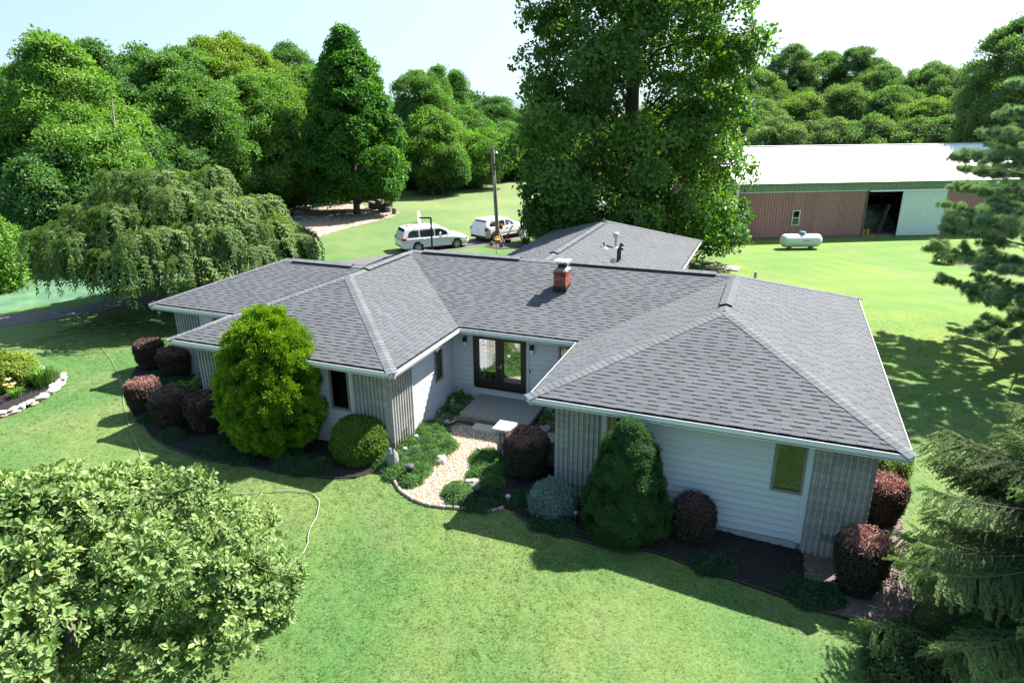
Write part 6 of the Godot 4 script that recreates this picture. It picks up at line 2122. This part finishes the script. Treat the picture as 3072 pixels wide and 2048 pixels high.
	var sed_cab := [[-1.95, 0.86, 0.80, 0.95, 1.0], [-1.3, 0.87, 0.70, 0.94, 1.28], [-0.75, 0.87, 0.62, 0.93, 1.42], [0.0, 0.87, 0.62, 0.92, 1.45], [0.5, 0.86, 0.63, 0.91, 1.36], [1.25, 0.85, 0.74, 0.90, 0.98]]
	car("sedan", "dark sedan with red tail lights half hidden under the tall tree", "car", on(-12.5, -37.2), atan2(0.87, 0.5), {
		"paint": M.dark_paint, "body": sed_body, "cabin": sed_cab, "wheel": 0.33, "axles": [-1.42, 1.4], "half": 0.91, "spokes": 5,
		"panes": [[Vector2(-1.35, 1.0), Vector2(-0.35, 0.99), Vector2(-0.35, 1.33), Vector2(-0.8, 1.33)], [Vector2(-0.26, 0.99), Vector2(0.85, 0.98), Vector2(0.35, 1.28), Vector2(-0.26, 1.34)]],
		"ends": [[1.15, 1.02, 0.72, 0.56, 1.32, 0.56, 1], [-1.85, 1.02, 0.70, -1.0, 1.36, 0.56, -1]],
		"bits": [["tail_light", "red_light", Vector3(-2.32, 0.82, 0.62), Vector3(0.18, 0.15, 0.42)], ["tail_light", "red_light", Vector3(-2.32, 0.82, -0.62), Vector3(0.18, 0.15, 0.42)], ["number_plate", "plate", Vector3(-2.43, 0.7, 0.0), Vector3(0.03, 0.13, 0.32)], ["mirror", "dark_paint", Vector3(0.7, 0.98, 0.97), Vector3(0.13, 0.13, 0.18)], ["mirror", "dark_paint", Vector3(0.7, 0.98, -0.97), Vector3(0.13, 0.13, 0.18)], ["bumper_trim", "chrome", Vector3(-2.4, 0.5, 0.0), Vector3(0.06, 0.05, 1.3)]]})
	var pick_body := [[-2.9, 0.90, 0.50, 0.95, 1.14], [-2.8, 0.97, 0.42, 1.02, 1.16], [-1.0, 0.98, 0.38, 1.04, 1.16], [0.9, 0.98, 0.38, 1.04, 1.14], [1.4, 0.98, 0.38, 1.04, 1.18], [2.6, 0.95, 0.40, 0.98, 1.12], [2.85, 0.85, 0.44, 0.8, 0.95]]
	var pick_cab := [[-0.75, 0.94, 0.80, 1.10, 1.16], [-0.6, 0.94, 0.74, 1.10, 1.80], [0.1, 0.94, 0.74, 1.09, 1.86], [0.7, 0.94, 0.74, 1.08, 1.80], [1.5, 0.93, 0.82, 1.08, 1.20]]
	car("pickup_truck", "silver pickup truck parked beyond the dark sedan under the tall tree", "pickup", on(-13.6, -42.6), atan2(0.6, 0.8), {
		"paint": M.silver_paint, "body": pick_body, "cabin": pick_cab, "wheel": 0.40, "axles": [-1.75, 1.85], "half": 0.97, "spokes": 6,
		"panes": [[Vector2(-0.55, 1.16), Vector2(0.2, 1.15), Vector2(0.2, 1.66), Vector2(-0.5, 1.64)], [Vector2(0.28, 1.15), Vector2(1.2, 1.15), Vector2(0.75, 1.6), Vector2(0.28, 1.66)]],
		"ends": [[1.42, 1.24, 0.8, 0.75, 1.75, 0.66, 1], [-0.74, 1.22, 0.76, -0.62, 1.72, 0.66, -1]],
		"bits": [["tail_light", "red_light", Vector3(-2.85, 0.92, 0.84), Vector3(0.12, 0.34, 0.14)], ["tail_light", "red_light", Vector3(-2.85, 0.92, -0.84), Vector3(0.12, 0.34, 0.14)], ["bumper_trim", "chrome", Vector3(-2.92, 0.55, 0.0), Vector3(0.14, 0.18, 1.7)], ["bed_cover", "black_plastic", Vector3(-1.85, 1.19, 0.0), Vector3(1.9, 0.05, 1.6)]]})


# ---- things round the house and yard --------------------------------------------------------------------------------

func build_yard() -> void:
	# porch
	var pt := thing("porch", "square grey concrete porch slab before the French doors", "porch", Vector3(-3.9, 0, 0.88))
	var b := MB.new()
	b.rbox(Vector3(0, 0.36, 0), Vector3(2.4, 0.12, 1.7), 0.012)
	obj("slab", b, M.concrete, pt)
	rng.seed = 6
	for k in 6:
		b = MB.new()
		b.box(Vector3(-0.98 + k * 0.39, 0.15, 0.68), Vector3(0.38, 0.29, 0.18))
		obj("block", b, M.block_damp, pt)
	for s in [-1.0, 1.0]:
		for k in 4:
			b = MB.new()
			b.box(Vector3(s * 1.02, 0.15, -0.62 + k * 0.39), Vector3(0.18, 0.29, 0.38))
			obj("block", b, M.block_damp, pt)
	var st := MB.new()
	st.rbox(Vector3(-4.08, 0.09, 1.95), Vector3(0.85, 0.2, 0.38), 0.015)
	tag(obj("porch_step", st, M.concrete_pale, self), "low concrete step at the front of the porch slab", "step")
	# ribbed pillar and low wall
	var gw := thing("garden_wall", "low ribbed block wall with flat cap and a square pillar beside the path", "wall")
	for side in 4:
		var out: Vector3 = [Vector3.BACK, Vector3.LEFT, Vector3.RIGHT, Vector3.FORWARD][side]
		var u: Vector3 = [Vector3.RIGHT, Vector3.BACK, Vector3.FORWARD, Vector3.LEFT][side]
		var a := Vector3(-2.88, 0, 3.24) + out * 0.15 - u * 0.2
		for k in 5:
			var p := put("block", block_mesh(0.4, 1.0 if k % 2 else 0.9), M.block if k > 1 else M.block_damp, gw)
			p.transform = Transform3D(Basis(u, Vector3.UP, out), a + Vector3(0, -0.02 + k * 0.2, 0))
	b = MB.new()
	b.box(Vector3(-2.88, 0.48, 3.24), Vector3(0.22, 0.98, 0.22))
	obj("core", b, M.block_plain, gw)
	b = MB.new()
	b.rbox(Vector3(-2.88, 1.02, 3.25), Vector3(0.56, 0.085, 0.60), 0.01)
	obj("pillar_cap", b, M.concrete_pale, gw)
	for row in 4:
		for k in 4:
			for f in [1.0, -1.0]:
				var p := put("block", block_mesh(0.4, [1.0, 0.88, 1.08][(row + k) % 3]), M.block_damp if row == 0 else M.block, gw)
				var bs := Basis(Vector3.RIGHT * f, Vector3.UP, Vector3.BACK * f)
				p.transform = Transform3D(bs, Vector3(-2.62 + k * 0.4 + (0.4 if f < 0.0 else 0.0), -0.03 + row * 0.19, 3.14 + f * 0.1))
	b = MB.new()
	b.rbox(Vector3(-1.82, 0.78, 3.14), Vector3(1.66, 0.08, 0.36), 0.01)
	obj("wall_cap", b, M.concrete, gw)
	# lights in the beds
	for q in [[-5.78, 3.4, "small mushroom-shaped solar light in the juniper beside the sunlit ribbed wall"], [-5.70, 4.22, "small solar light in the juniper right of the clipped ball shrub"], [-5.35, 2.15, "small solar light at the gravel's top left edge by the black tube"], [-3.68, 3.42, "small solar light in the juniper left of the ribbed pillar"], [-1.88, 5.5, "small round solar light in the shaded mulch left of the silvery spruce"], [-5.95, 1.5, "small solar light against the siding next to the pink hosta"], [-0.05, 5.55, "small round solar light right of the silvery spruce"]]:
		b = MB.new()
		b.tube([on(q[0], q[1], 0), on(q[0], q[1], 0.22)], [0.018, 0.018], 6)
		b.lathe(on(q[0], q[1], 0.18), [Vector2(0.05, 0), Vector2(0.055, 0.07)], 12)
		var t := obj("solar_light", b, M.pipe_grey, self)
		tag(t, q[2], "garden light", "small solar lights")
		b = MB.new()
		b.lathe(on(q[0], q[1], 0.245), [Vector2(0.0, -0.01), Vector2(0.075, 0.0), Vector2(0.07, 0.03), Vector2(0.04, 0.055), Vector2(0.0, 0.06)], 14)
		obj("cap", b, M.lilac_grey, t)
	for q in [[-4.9, 5.3, "black square path light standing in the sun at the gravel's front left"], [-2.72, 5.62, "black round-topped path light in the shade beside the kerb"]]:
		b = MB.new()
		b.box(on(q[0], q[1], 0.19), Vector3(0.12, 0.38, 0.12))
		var t := obj("path_light", b, M.black_plastic, self)
		tag(t, q[2], "garden light")
		b = MB.new()
		b.rbox(on(q[0], q[1], 0.42), Vector3(0.2, 0.09, 0.2), 0.035)
		obj("cap", b, M.slate, t)
	# stone post and rocks
	b = MB.new()
	b.blob(on(-5.66, 4.98, 0.26), Vector3(0.36, 0.78, 0.32), 0.45, 44, 8, 10)
	tag(obj("stone_post", b, M.stone, self), "upright weathered stone stump between clipped ball and juniper", "stone")
	for q in [[-5.87, 2.6, 0.34, 0.2, "white rounded rock lying on the juniper near the sunlit siding", 0], [-4.55, 4.2, 0.42, 0.3, "pale angular rock at the juniper's edge beside the gravel path", 0], [-3.1, 4.98, 0.5, 0.24, "long pale rock half in shade at the end of the gravel", 0], [-2.85, 4.86, 0.42, 0.3, "grey half of the split rock in the shade", 1], [-3.06, 5.75, 0.2, 0.12, "small pinkish stone by the front juniper", 2], [-1.2, 3.95, 0.26, 0.12, "small grey rock on the mulch by the house corner", 1], [-5.3, 1.6, 0.2, 0.24, "brown rounded stone at the porch slab's front left corner", 2], [-2.3, 1.25, 0.42, 0.26, "grey flat rock among the hostas right of the porch", 1], [-2.0, 0.6, 0.36, 0.28, "grey rock behind the lilac hosta right of the porch", 1], [-23.0, 3.3, 0.4, 0.26, "blue-grey rock at the back of the stone-edged bed", 1],
			[-40.1, -34.2, 1.3, 0.5, "brown boulder on the sunny part of the wood-chip bed", 2], [-38.0, -31.7, 1.4, 0.35, "flat grey slab of rock in the shaded wood chips, left one", 1], [-37.1, -32.4, 1.2, 0.3, "dark flat rock in the shaded wood chips, right one", 1], [-39.3, -30.7, 0.9, 0.35, "dark rock at the left tip of the wood-chip bed by the small pond", 1], [-31.2, -36.1, 0.4, 0.2, "small stone at the sunny edge of the chips below the tree stumps", 2]]:
		b = MB.new()
		b.blob(on(q[0], q[1], q[3] * 0.3), Vector3(q[2], q[3], q[2] * 0.75), 0.75, int(absf(q[0]) * 17.0 + q[2] * 50.0), 7, 10)
		tag(obj("rock", b, [M.stone_pale, M.stone, M.stone_pink][q[5]], self), q[4], "rock")
	b = MB.new()
	b.tube([on(-5.45, 2.1, 0.05), on(-5.1, 1.85, 0.16), on(-4.75, 1.75, 0.12), on(-4.55, 1.72, 0.03)], [0.035, 0.035, 0.035, 0.035], 8)
	tag(obj("drain_tube", b, M.black_plastic, self), "bent black drain tube on the gravel before the porch", "tube")
	# logs and stumps in the wood-chip bed
	for q in [[-42.3, -36.6, -40.9, -37.3, 0.22, "white log at the far edge of the wood-chip bed, left of the three"], [-42.3, -37.7, -41.3, -38.3, 0.2, "white log at the far edge of the wood-chip bed, middle of the three"], [-42.0, -39.2, -40.7, -40.4, 0.22, "white log at the far edge of the wood-chip bed, right of the three"]]:
		b = MB.new()
		b.tube([on(q[0], q[1], q[4] * 0.8), on(q[2], q[3], q[4] * 0.8)], [q[4], q[4] * 0.92], 9)
		tag(obj("log", b, M.bark_white, self), q[5], "log")
	b = MB.new()
	b.tube([on(-31.9, -23.2, 0.12), on(-31.3, -23.9, 0.16), on(-30.6, -24.6, 0.2)], [0.10, 0.12, 0.16], 8)
	tag(obj("log", b, M.bark, self), "long dark fallen branch at the near edge of the wood chips", "log")
	rng.seed = 14
	var stumps := [[-35.5, -40.2, 0.35, 0.7, "leftmost stump of the row behind the cone-shaped tree"], [-34.9, -39.7, 0.36, 0.62, "second stump from the left behind the cone-shaped tree"], [-34.3, -39.9, 0.45, 0.95, "tallest grey stump of the row behind the cone-shaped tree"], [-33.5, -39.1, 0.42, 0.65, "round pale stump third from the right in the row"], [-32.7, -38.9, 0.5, 0.85, "broad stump at the row's right end"], [-31.1, -37.4, 0.24, 0.6, "small lone stump on the sunlit chips right of the row"], [-32.3, -38.2, 0.36, 0.55, "low stump before the broad one at the row's right end"]]
	for q in stumps:
		b = MB.new()
		b.lathe(on(q[0], q[1]), [Vector2(q[2] * 1.15, 0.0), Vector2(q[2], 0.15), Vector2(q[2] * 0.95, q[3] - 0.04), Vector2(q[2] * 0.88, q[3]), Vector2(0.0, q[3] + 0.01)], 11)
		tag(obj("tree_stump", b, M.bark_grey, self), q[4], "stump", "stumps behind the cone-shaped tree")
	# basketball hoop
	var bh := thing("basketball_hoop", "basketball hoop with white fan-shaped backboard on a black pole by the drive", "basketball hoop", on(-17.75, -20.2))
	b = MB.new()
	b.tube([Vector3(0, -0.1, 0), Vector3(0, 2.86, 0)], [0.065, 0.065], 8)
	b.box(Vector3(-0.36, 2.86, 0.12), Vector3(0.8, 0.1, 0.1), Basis(Vector3.UP, 0.33))
	obj("pole", b, M.black_plastic, bh)
	var face := Vector3(-0.945, 0, 0.326)
	var bu := Vector3(0.326, 0, 0.945)
	var bs2 := Basis(bu, Vector3.UP, face)
	var bc := Vector3(-0.76, 2.83, 0.26)
	b = MB.new()
	var prof := []
	for k in 13:
		var a := PI * k / 12.0
		prof.append(Vector2(0.56 * cos(a), -0.05 + 0.55 * sin(a)))
	prof.append(Vector2(-0.5, -0.4))
	prof.append(Vector2(0.5, -0.4))
	var f1 := []
	var f2 := []
	for p in prof:
		f1.append(bc + bs2 * Vector3(p.x, p.y, 0.02))
		f2.append(bc + bs2 * Vector3(p.x, p.y, -0.02))
	b.face(f1, face)
	b.face(f2, -face)
	for k in prof.size():
		var j := (k + 1) % prof.size()
		b.face([f1[k], f1[j], f2[j], f2[k]], (f1[k] + f1[j]) * 0.5 - bc)
	obj("backboard", b, M.white_gloss, bh)
	b = MB.new()
	for q in [[0, 0.16, 0.46, 0.03], [0, -0.18, 0.46, 0.03], [-0.23, -0.01, 0.03, 0.36], [0.23, -0.01, 0.03, 0.36]]:
		b.box(bc + bs2 * Vector3(q[0], q[1], 0.024), Vector3(q[2], q[3], 0.006), bs2)
	obj("target_square", b, M.slate, bh)
	b = MB.new()
	var ringp := []
	var ringr := []
	for k in 17:
		var a := TAU * k / 16.0
		ringp.append(bc + bs2 * Vector3(0.23 * cos(a), -0.3, 0.32 + 0.23 * sin(a)))
		ringr.append(0.012)
	b.tube(ringp, ringr, 6, false)
	b.box(bc + bs2 * Vector3(0, -0.3, 0.05), Vector3(0.12, 0.05, 0.1), bs2)
	obj("rim", b, M.slate, bh)
	b = MB.new()
	for k in 12:
		for s in [1, -1]:
			var pts := []
			for i in 4:
				var a: float = TAU * (k + s * i * 0.5) / 12.0
				var r := [0.22, 0.17, 0.13, 0.12][i] as float
				pts.append(bc + bs2 * Vector3(r * cos(a), -0.3 - i * 0.14, 0.32 + r * sin(a)))
			b.tube(pts, [0.005, 0.005, 0.005, 0.005], 3, false)
	obj("net", b, M.white_gloss, bh)
	# pole with lamp, brace and baskets
	var up := thing("utility_pole", "weathered leaning wooden pole with a small lamp at its top", "pole", on(-16.05, -27.7))
	b = MB.new()
	b.tube([Vector3(0, -0.2, 0), Vector3(-0.18, 3.5, 0), Vector3(-0.36, 7.0, 0)], [0.17, 0.145, 0.115], 10)
	obj("post", b, M.pole_wood, up)
	b = MB.new()
	b.tube([Vector3(0.14, 0.9, 0.1), Vector3(0.75, 0.05, 0.65)], [0.06, 0.07], 7)
	obj("brace", b, M.pole_wood, up)
	b = MB.new()
	b.tube([Vector3(-0.34, 6.6, 0.1), Vector3(-0.15, 6.75, 0.25), Vector3(0.05, 6.7, 0.35)], [0.025, 0.025, 0.025], 6)
	b.lathe(Vector3(0.1, 6.55, 0.36), [Vector2(0.11, 0.0), Vector2(0.13, 0.1), Vector2(0.06, 0.2), Vector2(0.0, 0.22)], 12)
	obj("lamp", b, M.galvanised, up)
	b = MB.new()
	b.box(Vector3(-0.2, 4.3, 0.15), Vector3(0.05, 1.4, 0.05))
	obj("conduit", b, M.galvanised, up)
	for q in [[-16.62, 1.2, -27.75, "hanging basket of green leaves on the pole's left side", 0], [-15.72, 1.05, -27.5, "dark hanging pot with yellow flowers on the pole's right side", 1]]:
		var t := thing("hanging_basket", q[3], "hanging basket", Vector3(q[0], q[1], q[2]))
		b = MB.new()
		b.lathe(Vector3.ZERO, [Vector2(0.0, 0.0), Vector2(0.11, 0.0), Vector2(0.17, 0.22), Vector2(0.15, 0.22)], 12)
		obj("pot", b, M.pale_green if q[4] == 0 else M.brick_dark, t)
		b = MB.new()
		for k in 3:
			var a := TAU * k / 3.0
			b.tube([Vector3(cos(a) * 0.15, 0.22, sin(a) * 0.15), Vector3(0, 0.75, 0)], [0.006, 0.006], 4)
		b.tube([Vector3(0, 0.75, 0), Vector3((-16.12 - q[0]) * 0.95, 0.85, 0.02)], [0.012, 0.012], 4)
		obj("hanger", b, M.black, t)
		b = MB.new()
		rng.seed = 88 + q[4]
		for k in 70:
			var d := rdir()
			d.y = absf(d.y)
			add_leaf(b, Vector3(0, 0.22, 0) + d * 0.14, d, rdir(), 0.10, 0.05, rng.randf_range(0.7, 1.3))
		obj("leaf_cluster", b, M.hosta if q[4] == 0 else M.yellow, t)
	var po := thing("flower_pot", "terracotta pot with trailing pale flowers at the pole's foot", "flower pot", on(-15.75, -26.9))
	b = MB.new()
	b.lathe(Vector3.ZERO, [Vector2(0.0, 0.0), Vector2(0.16, 0.0), Vector2(0.22, 0.3), Vector2(0.25, 0.3), Vector2(0.25, 0.36), Vector2(0.2, 0.36), Vector2(0.0, 0.33)], 14)
	obj("pot", b, M.terracotta, po)
	b = MB.new()
	for k in 60:
		var d := rdir()
		d.y = absf(d.y)
		add_leaf(b, Vector3(0, 0.34, 0) + d * 0.17, d, rdir(), 0.12, 0.05, rng.randf_range(0.7, 1.3))
	obj("leaf_cluster", b, M.peach_petal, po)
	var po2 := thing("flower_pot", "dark round pot with red flowers right of the pole", "flower pot", on(-15.2, -27.6))
	b = MB.new()
	b.lathe(Vector3.ZERO, [Vector2(0.0, 0.0), Vector2(0.2, 0.0), Vector2(0.28, 0.26), Vector2(0.24, 0.26), Vector2(0.0, 0.24)], 14)
	obj("pot", b, M.black_plastic, po2)
	b = MB.new()
	for k in 50:
		var d := rdir()
		d.y = absf(d.y)
		add_leaf(b, Vector3(0, 0.25, 0) + d * 0.16, d, rdir(), 0.10, 0.06, rng.randf_range(0.7, 1.3))
	obj("blossom", b, M.red_petal, po2)
	# twin lanterns on a hook
	var lh := thing("lantern_hook", "thin black garden hook carrying a lantern on each arm", "garden hook", on(-14.35, -23.3))
	b = MB.new()
	b.tube([Vector3(0, -0.1, 0), Vector3(0, 1.9, 0)], [0.018, 0.014], 6)
	b.tube([Vector3(-0.36, 0.98, 0), Vector3(-0.36, 1.16, 0), Vector3(-0.2, 1.25, 0), Vector3(0, 1.15, 0), Vector3(0.2, 1.2, 0), Vector3(0.36, 1.1, 0), Vector3(0.36, 0.92, 0)], [0.012, 0.012, 0.012, 0.012, 0.012, 0.012, 0.012], 5)
	obj("rod", b, M.black, lh)
	for s in [[-0.36, 0.98, "left"], [0.36, 0.92, "right"]]:
		var t := thing("lantern", "small black lantern hanging on the %s arm of the garden hook" % s[2], "lantern", lh.position + Vector3(s[0], s[1], 0))
		b = MB.new()
		b.lathe(Vector3.ZERO, [Vector2(0.0, 0.02), Vector2(0.05, 0.0), Vector2(0.19, -0.12), Vector2(0.15, -0.12)], 4)
		b.box(Vector3(0, -0.36, 0), Vector3(0.22, 0.03, 0.22))
		for k in 4:
			var c := Vector2(1, 1).rotated(k * PI / 2) * 0.08
			b.box(Vector3(c.x, -0.24, c.y), Vector3(0.02, 0.22, 0.02))
		obj("frame", b, M.black, t)
		b = MB.new()
		b.box(Vector3(0, -0.24, 0), Vector3(0.13, 0.2, 0.13))
		obj("pane", b, M.lilac_grey, t)
	# propane tank
	var pr := thing("propane_tank", "long white propane tank on low feet on the lawn before the barn", "gas tank", on(5.55, -32.6), 0.40)
	b = MB.new()
	var tp := []
	for k in 7:
		var a := PI / 2 * k / 6.0
		tp.append(Vector2(0.47 * sin(a), -1.5 + 0.36 * (1.0 - cos(a))))
	for k in 7:
		var a := PI / 2 * (1.0 - k / 6.0)
		tp.append(Vector2(0.47 * sin(a), 1.5 - 0.36 * (1.0 - cos(a))))
	b.lathe(Vector3(0, 0.6, 0), tp, 24, Basis(Vector3.BACK, PI / 2))
	obj("shell", b, M.tank_white, pr)
	b = MB.new()
	b.lathe(Vector3(0.05, 1.03, 0), [Vector2(0.24, 0.0), Vector2(0.25, 0.14), Vector2(0.2, 0.21), Vector2(0.0, 0.24)], 18)
	obj("dome_cover", b, M.steel_blue, pr)
	for x in [-0.78, 0.78]:
		b = MB.new()
		b.box(Vector3(x, 0.08, 0), Vector3(0.12, 0.2, 0.6))
		b.box(Vector3(x, 1.08, 0), Vector3(0.06, 0.06, 0.05))
		obj("foot", b, M.steel_blue, pr)
	for k in 6:   # worn red lettering, no longer readable
		b = MB.new()
		b.box(Vector3(0.04 + k * 0.085, 0.66 + (0.02 if k % 2 else 0.0), 0.469), Vector3([0.05, 0.03, 0.06, 0.04, 0.055, 0.03][k], [0.12, 0.1, 0.16, 0.13, 0.1, 0.11][k], 0.004), Basis(Vector3.RIGHT, -0.1))
		obj("faded_letter", b, M.faded_red, pr)
	# septic lid
	var sl := thing("concrete_lid", "pair of flat pinkish concrete slabs in the lawn behind the right wing", "lid", on(1.0, -24.3))
	for s in [-0.46, 0.46]:
		b = MB.new()
		b.rbox(Vector3(s, 0.03, 0), Vector3(0.88, 0.1, 1.2), 0.02)
		obj("slab", b, M.concrete_pink, sl)
	# wires over the barn, running off to the right
	for q in [[0.0, "upper thin power line crossing behind the barn roof at right"], [-0.9, "lower thin power line crossing behind the barn roof at right"]]:
		b = MB.new()
		var pts := []
		var rr := []
		for k in 13:
			var f := k / 12.0
			pts.append(Vector3(lerpf(-4, 46, f), 8.6 + q[0] - 1.4 * 4.0 * f * (1.0 - f) + f * 1.2, lerpf(-66, -58, f)))
			rr.append(0.018)
		b.tube(pts, rr, 4, false)
		tag(obj("power_line", b, M.black_plastic, self), q[1], "power line")
